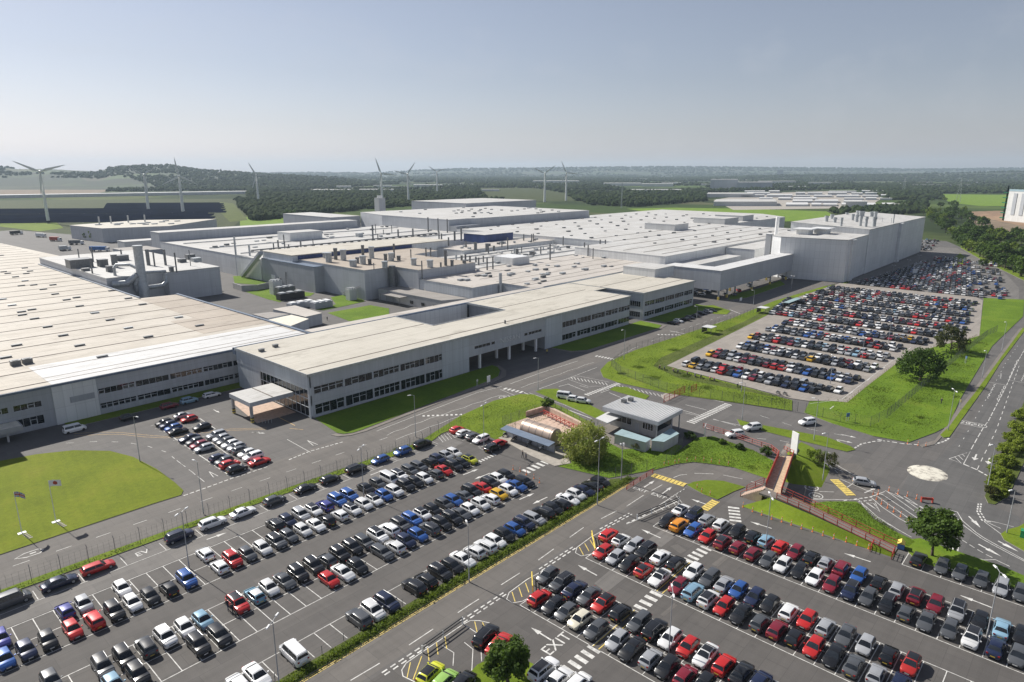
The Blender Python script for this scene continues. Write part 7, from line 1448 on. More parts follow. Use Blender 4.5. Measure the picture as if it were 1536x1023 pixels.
# tufts and weeds on the verges and banks
TV = [([(-30, 65.0), (106, 64.7), (103, 68.0), (98, 67.05), (-30, 66.95)], .12, 9000, .10), (G_((979, 706), (1000, 690), (1045, 657), (1070, 655), (1130, 676), (1160, 692), (1156, 715), (1100, 702), (1040, 694), (1015, 696)), .12, 9000, .09), ([(101.8, 80), (110.3, 84), (117, 84.4), (124.5, 71.5), (128, 69), (118, 64.4), (112, 65.3), (103.6, 72)], .12, 8000, .09),
      ([(96.5, 112.4), (108, 116.4), (130, 117.5), (133, 114), (129, 99), (111, 100), (103.4, 98.6), (103.4, 111.4)], .12, 7000, .08), ([(12, 112.4), (54, 111.2), (90, 109.2), (96, 112.6), (54, 112.8), (12, 113.8)], .12, 4500, .08), ([(166.5, 45.5), (166, 30), (176.4, 26.2), (209, 26.6), (283, 29.2), (300, 36), (240, 43), (183, 51)], .13, 14000, .12), (G_((1203, 757), (1240, 752), (1290, 757), (1345, 798), (1362, 820), (1346, 815)), .14, 4000, .09),
      ([(174, 117), (160, 108), (159.5, 88), (169, 57), (177, 60), (183, 101.6), (262, 107.4), (262, 116.6), (193, 118.6)], .14, 13000, .12)]
rng = np.random.default_rng(19); qs = []
for poly, z, n, sz in TV:
    xs = [p[0] for p in poly]; ys = [p[1] for p in poly]; c = []
    patch = rng.uniform([min(xs), min(ys)], [max(xs), max(ys)], (40, 2)); pr_ = rng.uniform(.6, 3.2, 40)
    while len(c) < n:
        if rng.random() < .65: k = rng.integers(0, 40); p = patch[k] + rng.normal(size=2) * pr_[k]
        else: p = np.array([rng.uniform(min(xs), max(xs)), rng.uniform(min(ys), max(ys))])
        if inside(p, poly): c.append((p[0], p[1], z + .04))
    qs.append(leaf_cloud(np.array(c), np.full(n, .06), n, sz, rng, 1.0))
q = np.concatenate(qs); me = np_mesh('grass_tufts', q, np.arange(len(q)), 4, M['leaf_tuft']); o = bpy.data.objects.new('grass_tufts', me); COL.objects.link(o); tag(o, 'rough grass tufts on the verges and banks', 'grass', None, 'stuff')
# ---------------------------------------------------------------- street furniture
def up_to(b, ytop, z0=0.0):
    u, v = g(b[0], b[1], z0); lo, hi = z0, 80
    for _ in range(40):
        m = (lo + hi) / 2
        if proj(u, v, m)[1] > ytop: lo = m
        else: hi = m
    return u, v, lo
def lamp(b, yt, heads, lab, ang=0.0, z0=0.0, group='lamp posts'):
    u, v, h = up_to(b, yt, z0); h = min(h, 13) - z0
    t = thing('lamp_post', lab, 'lamp post', (u, v, z0), ang, group)
    MB().tube([(0, 0, 0), (0, 0, 1.2), (0, 0, 1.25), (0, 0, h)], [.11, .11, .075, .05], 8).build('column', M['lamp_grey'], t, (0, 0, 0), True, 40)
    for s in ((1,) if heads == 1 else (1, -1)):
        MB().tube([(0, 0, h - .05), (s * .35, 0, h + .08), (s * .8, 0, h + .1)], .04, 6).build('bracket', M['lamp_grey'], t)
        MB().add([(s * .75, -.14, h + .05), (s * 1.5, -.11, h + .07), (s * 1.5, .11, h + .07), (s * .75, .14, h + .05), (s * .78, -.1, h + .2), (s * 1.42, -.08, h + .17), (s * 1.42, .08, h + .17), (s * .78, .1, h + .2)], [(0, 3, 2, 1), (4, 5, 6, 7), (0, 1, 5, 4), (1, 2, 6, 5), (2, 3, 7, 6), (3, 0, 4, 7)]).build('lamp_head', M['white_paint'], t)
LP = [((210, 692), 625, 1, 'lamp post on the right rim of the round lawn', -70, .12), ((305.5, 771), 693, 1, 'tall lamp post on the verge below the visitor bays', 100, .12), ((283.9, 852.8), 768, 2, 'lamp post with yellow foot standing among west car park bays', 30, 0), ((545.6, 743), 672, 2, 'slim lamp post rising behind the blue cars of the verge line', 30, 0),
      ((623.5, 655), 593, 1, 'lamp post on the verge opposite the long office front', 150, .12), ((726, 673), 607, 2, 'slim lamp post beside the corner group of cars', 20, .12), ((807, 586), 537, 1, 'lamp post facing the drive-through archway', 160, 0), ((935.8, 539), 495, 1, 'lamp post at the kerb opposite the office corner gap', 160, .12), ((1113, 630), 574.5, 1, 'lamp post on the tip of the grass median', 140, .12), ((1045, 478), 460, 1, 'short lamp post behind cars by the smaller office', 90, 0), ((1130, 457), 436, 1, 'lamp post beside the road crossing at the enclosed bridge', 90, 0),
      ((896, 757), 652, 2, 'tall slim pole in front of the drooping willow', 0, .12), ((1148, 825), 744.5, 2, 'twin-headed lamp post in the first row before the ramp', 35, 0), ((1234, 720), 650, 1, 'lamp post on the mound beside the footbridge', 150, .3), ((1220.6, 660), 599, 1, 'lamp post in the middle of the grass median', 100, .12), ((1422, 645), 586, 2, 'twin-headed lamp post on the narrow footway verge', 30, .12), ((1473, 567), 526, 1, 'lamp post on the footway, middle of the trunk road kerb', 160, .12), ((1502, 528), 483, 1, 'lamp post on the footway, farthest along the trunk road kerb', 160, .12), ((1480, 737), 667, 1, 'lamp post among yellow-green shrubs on the right verge', 150, .12), ((1003, 979), 887, 2, 'twin-headed lamp post over the crossing in the fifth row', 35, 0), ((1480, 956), 858, 2, 'twin-headed lamp post nearest the right picture edge', 35, 0), ((420, 1040), 932, 2, 'twin-headed lamp post beside the white minibus', 35, 0), ((703.7, 872), 788, 1, 'lamp post at the hedge between car park and exit road', 60, .12), ((1510, 799), 735, 1, 'lamp post on the grass corner at the lower lanes', 150, .12),
      ((1245, 576), 534, 2, 'front lamp post within the staff car park, beside the last cars', 40, .13), ((1292, 545), 506, 2, 'second lamp post within the staff car park', 40, .13), ((1331, 523), 484, 2, 'third lamp post within the staff car park', 40, .13), ((1112, 588), 548, 1, 'lamp post behind the mesh fence at the staff car park front', 120, .13), ((1338, 418), 398, 2, 'nearest lamp post in the shade of the paint hall', 60, 0), ((1361, 408), 390, 2, 'second lamp post in the shade of the paint hall', 60, 0), ((1377, 398), 383, 2, 'farthest lamp post in the shade of the paint hall', 60, 0), ((1187, 434), 414, 2, 'lamp post at the road before the paint hall wall', 60, 0)]
for b, yt, hd, lab, an, z in LP: lamp(b, yt, hd, lab, R(an), z)
def fence(name, lab, pts, h, m='wire', sp=3.0, group=None, cranked=False, z0=0.0, vert=.45, wires=7, post='steel_dark', r=.045):
    pts = [Vector(p) for p in pts]; t = thing(name, lab, 'fence', (pts[0].x, pts[0].y, z0), 0, group); o = (pts[0].x, pts[0].y, z0); mesh = MB(); first = None
    for a, b in zip(pts, pts[1:]):
        d = b - a; n = max(1, int(d.length / sp)); dd = d.normalized(); q = Vector((-dd.y, dd.x))
        for k in range(n + (b is pts[-1])):
            p = a + d * k / n; 
            pm = MB().tube([(p.x, p.y, z0), (p.x, p.y, z0 + h), (p.x + q.x * .35, p.y + q.y * .35, z0 + h + .35)] if cranked else [(p.x, p.y, z0), (p.x, p.y, z0 + h)], r, 5)
            pm.build('post', M[post], t, o)
        for w_ in range(wires):
            z = z0 + .12 + (h - .2) * w_ / (wires - 1); mesh.tube([(a.x, a.y, z), (b.x, b.y, z)], .012, 3, 0, False)
        k = 0.0
        while vert and k < d.length:
            p = a + dd * k; mesh.box(p.x - .009, p.x + .009, p.y - .009, p.y + .009, z0 + .08, z0 + h); k += vert
    mesh.build('mesh_panel', M[m], t, o); return t
fence('security_fence', 'tall thin-posted security fence along the west car park verge', [(-14, 112.6), (12.5, 112.9), (54, 111.9), (90, 109.9), (97, 112.4), (104, 112.2)], 2.5, cranked=True, z0=.12, vert=.8, wires=5, sp=3.5)
fence('mesh_fence', 'low wire fence between the west car park and hedge', [(-8, 67.25), (60, 67.2), (101, 67.6)], 1.2, vert=0, wires=3, z0=.12, sp=3.2)
fence('security_fence', 'tall grey mesh fence round the front of the staff car park', [g(917, 550), g(931, 562), g(1000, 588), g(1100, 603), g(1196, 618)], 2.6, sp=3, z0=.13, vert=.3, wires=9)
fence('security_fence', 'grey mesh fence on the grass bank right of the staff car park', [g(1208, 620), g(1260, 634), g(1305, 640), g(1330, 628), g(1390, 577), g(1440, 536), g(1480, 505), g(1495, 498)], 2.6, sp=3, z0=.13, vert=.3, wires=9)
fence('security_fence', 'grey mesh fence along the works road beside the staff car park', [g(917, 550), g(945, 527), g(1005, 510), g(1090, 484), g(1130, 470)], 2.4, sp=3, z0=.13, vert=.6, wires=6)
fence('knee_rail', 'low timber knee rail along the right edge of the staff car park', [tuple(p) for p in (bl[3], bl[4], bl[5], bl[6], bl[7], bl[8], bl[9])], .7, 'timber', 2.0, None, False, .13, 0, 2, 'timber', .06)
fence('mesh_fence', 'dark palisade fence around the bronze tank compound', [(110.2, 99.8), (110.8, 104.6), (127.6, 103.6), (122.2, 86.0), (110.4, 86.2)], 2.3, sp=2.5, z0=.12, vert=.3, wires=4, m='steel_dark')
fence('mesh_fence', 'mesh fence between the willow lawn and entrance road', [(101.5, 69.5), (112.5, 65.3), (118, 64.0), (128.5, 66.0)], 2.2, sp=3, z0=.12, vert=.5, wires=5)
def rail_fence(name, lab, pts, zs, h=1.15, m='red_paint', sp=1.9, bars=.0, group=None):
    t = thing(name, lab, 'railing', (*pts[0], zs[0]), 0, group); o = (*pts[0], zs[0]); rl = MB(); brs = MB()
    for i in range(len(pts) - 1):
        a, b = Vector((*pts[i], zs[i])), Vector((*pts[i + 1], zs[i + 1])); n = max(1, int((b - a).length / sp))
        for k in range(n + (i == len(pts) - 2)):
            p = a + (b - a) * k / n; MB().box(p.x - .06, p.x + .06, p.y - .06, p.y + .06, p.z, p.z + h).build('post', M[m], t, o)
        for z in (h, h * .55, .12): rl.tube([a + Vector((0, 0, z)), b + Vector((0, 0, z))], .05, 5)
        if bars:
            n = int((b - a).length / bars)
            for k in range(n): p = a + (b - a) * k / n; rl.box(p.x - .012, p.x + .012, p.y - .012, p.y + .012, p.z + .1, p.z + h)
    rl.build('rail', M[m], t, o); return t
# footbridge
ZB = 2.9
nl, nr, fl, fr2 = g(1148, 731, ZB), g(1171, 742, ZB), g(1168, 684, ZB), g(1190, 684, ZB)
t = thing('footbridge', 'short footbridge with timber deck and red sides over the underpass', 'footbridge', (*nl, 0)); o = (*nl, 0)
MB().prism([nl, nr, fr2, fl], ZB - .45, ZB, 0, 1, True).build('deck', [M['render_grey'], M['timber']], t, o)
sl_ = MB(); a = Vector(((nl[0] + nr[0]) / 2, (nl[1] + nr[1]) / 2)); b = Vector(((fl[0] + fr2[0]) / 2, (fl[1] + fr2[1]) / 2)); sl_.strip([a, b], .22, ZB + .01); sl_.build('drain', M['steel_dark'], t, o)
for (p, q) in ((nl, fl), (nr, fr2)):
    pm = MB(); P0, P1 = Vector((*p, ZB)), Vector((*q, ZB)); d = P1 - P0
    for z in (1.25, .7, .1): pm.tube([P0 + Vector((0, 0, z)), P1 + Vector((0, 0, z))], .06, 6)
    s = Vector((-d.y, d.x, 0)).normalized() * .04
    pm.add([P0 + s + Vector((0, 0, .15)), P1 + s + Vector((0, 0, .15)), P1 + s + Vector((0, 0, 1.1)), P0 + s + Vector((0, 0, 1.1)), P0 - s + Vector((0, 0, .15)), P1 - s + Vector((0, 0, .15)), P1 - s + Vector((0, 0, 1.1)), P0 - s + Vector((0, 0, 1.1))], [(0, 1, 2, 3), (7, 6, 5, 4), (3, 2, 6, 7), (0, 4, 5, 1)])
    r_ = pm.build('parapet', M['red_paint'], t, o)
for p0, p1 in ((nl, nr), (fl, fr2)): MB().prism([p0, p1, (p1[0] + (.5 if p0 is nl else -.5), p1[1]), (p0[0] + (.5 if p0 is nl else -.5), p0[1])], 0, ZB - .45).build('abutment', M['concrete'], t, o)
# approach path beyond and ramp back down
px_ = [fl, fr2, g(1196, 676, 1.6), g(1178, 668, 1.6)]
RA, RB = Vector(((nl[0] + nr[0]) / 2 - .2, nr[1] + .3)), Vector((113.8, 19.2))
ram = MB(); pts = [(Vector((nl[0] + .1, nl[1])), ZB), (Vector(nr), ZB), (Vector((114.4, 33)), 2.15), (Vector((114.2, 26)), 1.05), (Vector((113.8, 19.0)), .14)]
rl0 = [(112.9, nl[1]), (112.8, nr[1]), (113.1, 33), (112.9, 26), (112.5, 19.3)]; rl1 = [(nr[0] + 1.6, nl[1] - .5), (115.9, nr[1] + .2), (115.6, 33), (115.3, 26), (114.9, 19.3)]; rz = [ZB - .02, ZB - .02, 2.15, 1.05, .14]
ram.add([(*p, z) for p, z in zip(rl0, rz)] + [(*p, z) for p, z in zip(rl1, rz)] + [(*p, z - .35) for p, z in zip(rl0, rz)] + [(*p, z - .35) for p, z in zip(rl1, rz)], [(i, i + 1, i + 6, i + 5) for i in range(4)] + [(i, i + 10, i + 11, i + 1) for i in range(4)] + [(i + 5, i + 6, i + 16, i + 15) for i in range(4)])
t = thing('ramp', 'long sloping brown ramp leading down from the footbridge', 'ramp', (113.5, 19.3, 0)); ram.build('surface', M['footway'], t, (113.5, 19.3, 0))
rail_fence('railing', 'red railing on the car park side of the long ramp', [(112.9, nr[1]), (113.1, 33), (112.9, 26), (112.5, 19.3)], rz[1:])
rail_fence('railing', 'red railing on the lawn side of the long ramp', rl1[1:], rz[1:])
for (x, y), lab in (((1306, 826), 'red end barrier left of the ramp foot'), ((1338, 838), 'red end barrier right of the ramp foot')): p = g(x, y); rail_fence('barrier', lab, [(p[0] - .4, p[1]), (p[0] + 2.2, p[1] + .2)], [.05, .05], 1.1, 'red_paint', 1.0)
t = thing('steps', 'beige steps dropping from the footbridge towards the crossing', 'steps', (*nl, 0)); o = (*nl, 0)
st = MB()
for k in range(12): st.box(nl[0] - 1.1, nl[0] + 1.1, nl[1] + .1 + .33 * k, nl[1] + .43 + .33 * k, 0, ZB - ZB * (k + 1) / 13)
st.build('treads', M['brick_wall'], t, o)
hr = MB(); hr.tube([(nl[0] - 1.1, nl[1], ZB + 1), (nl[0] - 1.1, nl[1] + 4.1, 1)], .05, 5); hr.tube([(nl[0] - 1.1, nl[1] + 4.1, 0), (nl[0] - 1.1, nl[1] + 4.1, 1)], .05, 5); hr.build('handrail', M['red_paint'], t, o)
bank('bridge_path', [fl, fr2, g(1199, 672), g(1180, 664)], [(fl[0], fl[1]), (fr2[0], fr2[1]), g(1199, 672, .4), g(1180, 664, .4)], [ZB - .03, ZB - .03, .16, .16], M['footway'])
C7z = lambda x, y, z: g(940 + x / 3.84, 600 + y / 3.84, z)
rail_fence('railing', 'long red railing beside the sunken path to the footbridge', [C7z(440, 160, .1), C7z(620, 215, .1), C7z(830, 290, .6), fl], [.13, .13, .8, ZB], 1.1, 'red_paint', 2.2, .7)
rail_fence('railing', 'short red railing between the white totem and footbridge', [C7z(905, 295, 1), fr2], [1.0, ZB], 1.2, 'red_paint', 2.0)
rail_fence('railing', 'red railing along the edge of the entrance bend', [C7z(0, 520, 0), C7z(150, 425, 0)], [.1, .1], .9, 'red_paint', 2.4)
rail_fence('railing', 'low red railing from the curved island to the bridge steps', [C7z(690, 525, 0), C7z(790, 480, 0)], [.1, .1], 1.1, 'red_paint', 2.2)
sp_ = g(1190, 684, 1.0); MBt = MB().box(-.12, .12, -.95, .95, 0, 5.4); tt = MBt.build('totem_sign', M['white_paint']); tt.location = (sp_[0], sp_[1], 1.0); tt.rotation_euler = (0, 0, R(-30)); tag(tt, 'tall blank white totem sign at the far end of the footbridge', 'sign')
# bollards
BO = [(940, 600, 3.84, x, y) for x, y in ((215, 380), (240, 374), (278, 367), (300, 364), (347, 356), (396, 351), (443, 353), (487, 361), (533, 369), (585, 376), (405, 508), (432, 533), (480, 550), (670, 618), (725, 643), (778, 663), (835, 688), (893, 703), (948, 721), (1007, 743), (1070, 760), (1130, 781), (1192, 800), (1263, 818), (1325, 838), (1393, 858))] + [(1180, 690, 5.908, x, y) for x, y in ((765, 305), (810, 305), (905, 275), (985, 303), (1068, 322), (1150, 347), (1280, 455), (840, 392), (893, 428), (948, 462), (1010, 502), (1077, 540), (797, 350))] + [(580, 590, 3.84, x, y) for x, y in ((728, 440), (768, 450), (805, 470), (848, 492), (880, 515))] + [(1136, 430, 3.84, x, y) for x, y in ((865, 905), (925, 915), (970, 920))]
bm_ = MB(); bm_.tube([(0, 0, 0), (0, 0, .06), (0, 0, .07), (0, 0, 1.0)], [.16, .16, .075, .06], 8, 0); bm_.tube([(0, 0, .62), (0, 0, .8)], .078, 8, 1); bp = bm_.build('bollard', [M['orange_paint'], M['white_paint']]); first = True
for ox, oy, s, x, y in BO:
    u, v = g(ox + x / s, oy + y / s); q = bp if first else bp.copy()
    if not first: COL.objects.link(q)
    first = False; q.location = (u, v, .012); tag(q, 'orange and white flexible bollard at a kerb or striped lane', 'bollard', 'orange bollards')
for x, y, lab in ((1240, 375, 'red and white warning barrier at the tip of the striped lanes'),):
    u, v = g(1180 + x / 5.908, 690 + y / 5.908); mb = MB().box(-1, 1, -.05, .05, .5, 1.0).box(-1, -.9, -.3, .3, 0, 1).box(.9, 1, -.3, .3, 0, 1); q = mb.build('warning_barrier', M['red_paint']); q.location = (u, v, 0); q.rotation_euler = (0, 0, R(-60)); tag(q, lab, 'barrier')
# row-end guard rails in the east car park
for i, (p, lab) in enumerate((((C2(975, 830), C2(1205, 665)), 'black guard rail along the bay edge left of the round tree'), ((C3(145, 400), C3(150, 480)), 'yellow-hooped guard rail at the end of the fifth row'), ((C3(490, 160), C3(510, 262)), 'yellow-hooped guard rail at the end of the third row'), ((C7(60, 690), C7(300, 590)), 'black guard rail beside the striped exit lane'))):
    a, b = Vector(p[0]), Vector(p[1]); t = thing('guard_rail', lab, 'barrier', (*a, 0)); o = (*a, 0); n = max(2, int((b - a).length / 3)); rl = MB()
    for k in range(n + 1): q = a + (b - a) * k / n; MB().box(q.x - .08, q.x + .08, q.y - .08, q.y + .08, 0, 1.1).build('post', M['yellow_paint' if i in (1, 2) else 'white_paint'], t, o)
    for z in (1.05, .6): rl.tube([(a.x, a.y, z), (b.x, b.y, z)], .08, 6)
    rl.build('rail', M['black_paint' if i in (0, 3) else 'yellow_paint'], t, o)
# ---------------------------------------------------------------- gatehouse
t = thing('gatehouse', 'flat-roofed gatehouse with ribbed pale roof overhanging dark windows', 'gatehouse', (132, 79, 0)); o = (132, 79, 0)
ra, rb_, rc_, rd = g(908, 611.5, 5), g(937, 591.5, 5), g(1022.5, 613.5, 5), g(990, 633, 5)
x0, x1, y0, y1 = (ra[0] + rd[0]) / 2, (rb_[0] + rc_[0]) / 2, (rc_[1] + rd[1]) / 2, (ra[1] + rb_[1]) / 2
MB().box(x0, x1, y0, y1, 4.05, 5.0).build('fascia', M['clad'], t, o)
rr = MB().box(x0 + .2, x1 - .2, y0 + .2, y1 - .2, 5.0, 5.05)
k = y0 + .5
while k < y1 - .3: rr.box(x0 + .2, x1 - .2, k, k + .16, 5.052, 5.14); k += .62
rr.build('roof', M['clad_white'], t, o)
for dx in (0, 1.6): u, v = g(936 + dx * 3, 604, 5); MB().box(u - .6 + dx, u + .5 + dx, v - .5, v + .5, 5.1, 5.9).build('air_conditioner', M['steel_dark'], t, o)
MB().box(x0 + 1.8, x1 - 1.6, y0 + 1.6, y1 - 1.2, 0, 4.04).build('wall', M['render_grey'], t, o)
for a, b in ((y0 + 2.2, y0 + 5), (y0 + 8, y0 + 13.5)): 
    gl = MB().box(x0 + 1.7, x0 + 1.82, a, b, 1.6, 3.2).build('window', M['glass'], t, o); fm = MB()
    for k in range(5): fm.box(x0 + 1.66, x0 + 1.71, a + (b - a) * k / 4 - .04, a + (b - a) * k / 4 + .04, 1.6, 3.2)
    fm.box(x0 + 1.655, x0 + 1.715, a - .05, b + .05, 3.14, 3.2).box(x0 + 1.655, x0 + 1.715, a - .05, b + .05, 1.6, 1.66); fm.build('frame', M['frame_white'], gl, o)
MB().box(x0 + 2.5, x1 - 2.4, y0 + 1.5, y0 + 1.62, 1.5, 3.2).build('window', M['glass'], t, o); MB().box(x0 + 1.68, x0 + 1.81, y0 + 6, y0 + 7, 0, 2.3).build('door', M['clad_dark'], t, o)
for x, y in ((x0 + .4, y0 + .5), (x1 - .4, y0 + .5), (x1 - .4, y1 - .5)): MB().box(x - .12, x + .12, y - .12, y + .12, 0, 4.05).build('post', M['steel'], t, o)
C8z = lambda x, y, z: g(760 + x / 3.84, 430 + y / 3.84, z)
q = [C8z(512, 757, 3.2), C8z(602, 711, 3.2), C8z(690, 735, 3.2), C8z(580, 785, 3.2)]
MB().prism(q, 2.95, 3.2, 0, 1, True).build('canopy', [M['steel'], M['clad_white']], t, o)
for p in q[:2]: MB().cyl(p[0] + .4, p[1] - .4, 0, 2.95, .1, 8).build('canopy_post', M['steel'], t, o)
struct(MB().sheet([(118, 75), (124, 70), (129, 73), (129, 86), (121, 86)], .13).build('gatehouse_yard', M['soil'] if 0 else M['footway']))
for qs, lab in (([(622, 848), (664, 822), (828, 876), (800, 896)], 'low shed with pale blue roof beside the russet shrub'), ([(836, 886), (948, 816), (990, 846), (905, 893)], 'low shed with pale blue roof at the gatehouse corner')):
    P_ = [C8z(x, y, 2.5) for x, y in qs]; bldg('shed', lab, 'shed', P_, 2.45, M['clad'], M['teal_roof'], 0, None, edge=.08)
a, b = C8z(905, 668, 0), C8z(1025, 612, 0); rail_fence('security_gate', 'tall red gate panels across the lorry exit behind the gatehouse', [a, ((a[0] + b[0]) / 2, (a[1] + b[1]) / 2), b], [0, 0, 0], 2.0, 'red_paint', 2.0, .22)
a, b = C8z(1062, 612, 0), C8z(1092, 598, 0); rail_fence('security_gate', 'small red gate panel by the mesh fence corner', [a, b], [0, 0], 2.0, 'red_paint', 1.5, .22)
struct(MB().sheet([C8z(885, 630, 0), C8z(960, 588, 0), C8z(1020, 605, 0), C8z(920, 665, 0)], .03).build('gravel_patch', M['concrete']))
# tank compound
t = thing('storage_tank', 'bronze horizontal cylindrical tank with banded shell in a walled compound', 'tank', (115.5, 95, 0)); o = (115.5, 95, 0); ta, tb = Vector((*g(787, 641, 2.4), 2.4)), Vector((*g(835, 656.5, 2.4), 2.4)); d = (tb - ta)
MB().tube([ta - d * .01, ta, ta + d * .02, tb - d * .02, tb, tb + d * .01], [1.2, 1.8, 2.05, 2.05, 1.8, 1.2], 24).build('shell', M['bronze'], t, o, True, 40)
bd = MB()
for k in range(5): p = ta + d * (.08 + .21 * k); bd.tube([p, p + d * .008], 2.08, 24)
bd.build('bands', M['steel_dark'], t, o)
for k in (.2, .8): p = ta + d * k; MB().box(p.x - 1.5, p.x + 1.5, p.y - .3, p.y + .3, 0, 1.0).build('saddle', M['concrete'], t, o)
struct(MB().sheet([(110.8, 87), (121.5, 87), (126.6, 103), (111.2, 104)], .125).build('tank_yard', M['brick_wall']))
t = thing('boundary_wall', 'low buff wall with red pipework along the back of the tank compound', 'wall', (121, 95, 0)); o = (121, 95, 0)
MB().prism([(118.6, 104), (119.4, 104.3), (126.4, 103.6), (122.0, 87), (121.2, 87), (125.4, 103)], 0, 1.5).build('wall', M['brick_wall'], t, o)
pr = MB()
for k in range(9): y = 88.5 + k * 1.6; x = 119.6 + (y - 88) * .22; pr.box(x - .06, x + .06, y - .06, y + .06, 0, 1.7); pr.tube([(x, y, 1.5), (x - 1.6, y, 1.5)], .07, 6)
for z in (.7, 1.2, 1.6): pr.tube([(119.6, 88.5, z), (122.6, 101.5, z)], .09, 6)
pr.build('pipework', M['red_paint'], t, o)
# cycle shelter and scooters
t = thing('cycle_shelter', 'long blue-grey cycle shelter roof on posts before the bronze tank', 'shelter', (108.5, 95, .12)); o = (108.5, 95, .12); s0, s1 = g(755, 641, 2.5), g(828, 667, 2.5)
MB().add([(s0[0] - 1.1, s0[1], 2.35), (s0[0] + 1.1, s0[1], 2.65), (s1[0] + 1.1, s1[1], 2.65), (s1[0] - 1.1, s1[1], 2.35), (s0[0] - 1.1, s0[1], 2.45), (s0[0] + 1.1, s0[1], 2.75), (s1[0] + 1.1, s1[1], 2.75), (s1[0] - 1.1, s1[1], 2.45)], [(0, 1, 2, 3), (7, 6, 5, 4), (0, 4, 5, 1), (2, 6, 7, 3), (1, 5, 6, 2), (0, 3, 7, 4)]).build('roof', M['clad_blue'], t, o)
for k in range(7): f = k / 6; x = s0[0] + (s1[0] - s0[0]) * f; y = s0[1] + (s1[1] - s0[1]) * f; MB().tube([(x + .9, y, .1), (x + .9, y, 2.4), (x - .9, y, 2.4)], .05, 6).build('post', M['steel_dark'], t, o)
MB().box(min(s0[0], s1[0]) + 1.1, min(s0[0], s1[0]) + 1.15, s1[1], s0[1], .2, 2.3).build('back_panel', M['clad_dark'], t, o)
def motorbike(u, v, z, ang, lab, col, group):
    t = thing('motorbike', lab, 'motorbike', (u, v, z), ang, group)
    for x in (.68, -.66): 
        w_ = MB(); n = 12; w_.v = [(x + (.30 if j in (0, 1) else .2) * math.cos(2 * PI * k / n), (-.06 if j in (0, 3) else .06), .3 + (.30 if j in (0, 1) else .2) * math.sin(2 * PI * k / n)) for k in range(n) for j in range(4)]; w_.f = [(k * 4 + j, k * 4 + (j + 1) % 4, ((k + 1) % n) * 4 + (j + 1) % 4, ((k + 1) % n) * 4 + j) for k in range(n) for j in range(4)]; w_.m = [0] * len(w_.f)
        w_.build('wheel', M['tyre'], t)
    MB().tube([(.6, 0, .55), (.35, 0, .75), (-.1, 0, .82)], [.1, .2, .13], 8).build('tank', M[col], t, (0, 0, 0), True); MB().tube([(-.05, 0, .8), (-.5, 0, .82), (-.8, 0, .92)], [.13, .15, .06], 8).build('seat', M['trim'], t, (0, 0, 0), True)
    MB().tube([(.2, 0, .5), (-.2, 0, .45)], [.2, .2], 8).build('engine', M['steel_dark'], t); hb = MB().tube([(.68, 0, .3), (.45, 0, .95)], .04, 6); hb.tube([(.42, -.34, 1.0), (.47, 0, .97), (.42, .34, 1.0)], .025, 6); hb.build('fork', M['steel'], t); MB().tube([(.6, 0, .8), (.68, 0, .8)], .09, 8).build('headlight', M['headlight'], t)
for i, (x, y, c) in enumerate(((880, 460, 'red_paint'), (908, 466, 'black_paint'), (960, 478, 'red_paint'), (985, 485, 'steel_dark'), (1040, 495, 'red_paint'), (1085, 507, 'black_paint'), (1118, 514, 'black_paint'), (1170, 526, 'orange_paint'), (1195, 530, 'red_paint'), (1330, 562, 'white_paint'))):
    u, v = C8z(x, y + 12, .14); motorbike(u, v, .14, R(15 + 13 * (i % 3)), ['first', 'second', 'third', 'fourth', 'fifth', 'sixth', 'seventh', 'eighth', 'ninth', 'tenth'][i] + ' motorbike from the left along the staff car park front edge', c, 'motorbikes at the staff car park edge')
for i, (x, y) in enumerate(((120, 622), (160, 628))): u, v = g(1136 + x / 3.84, 430 + y / 3.84); motorbike(u, v, .14, R(60), ['left', 'right'][i] + ' motorbike of the pair at the near corner of the staff car park', 'black_paint', 'motorbikes at the staff car park edge')
for i, (x, y) in enumerate(((685, 250), (735, 275), (822, 305), (892, 330))): u, v = g(580 + x / 3.84, 590 + y / 3.84); motorbike(u, v, .13, R(170), ['leftmost', 'second', 'third', 'rightmost'][i] + ' scooter under the blue cycle shelter', ['black_paint', 'black_paint', 'steel_dark', 'white_paint'][i], 'scooters under the cycle shelter')
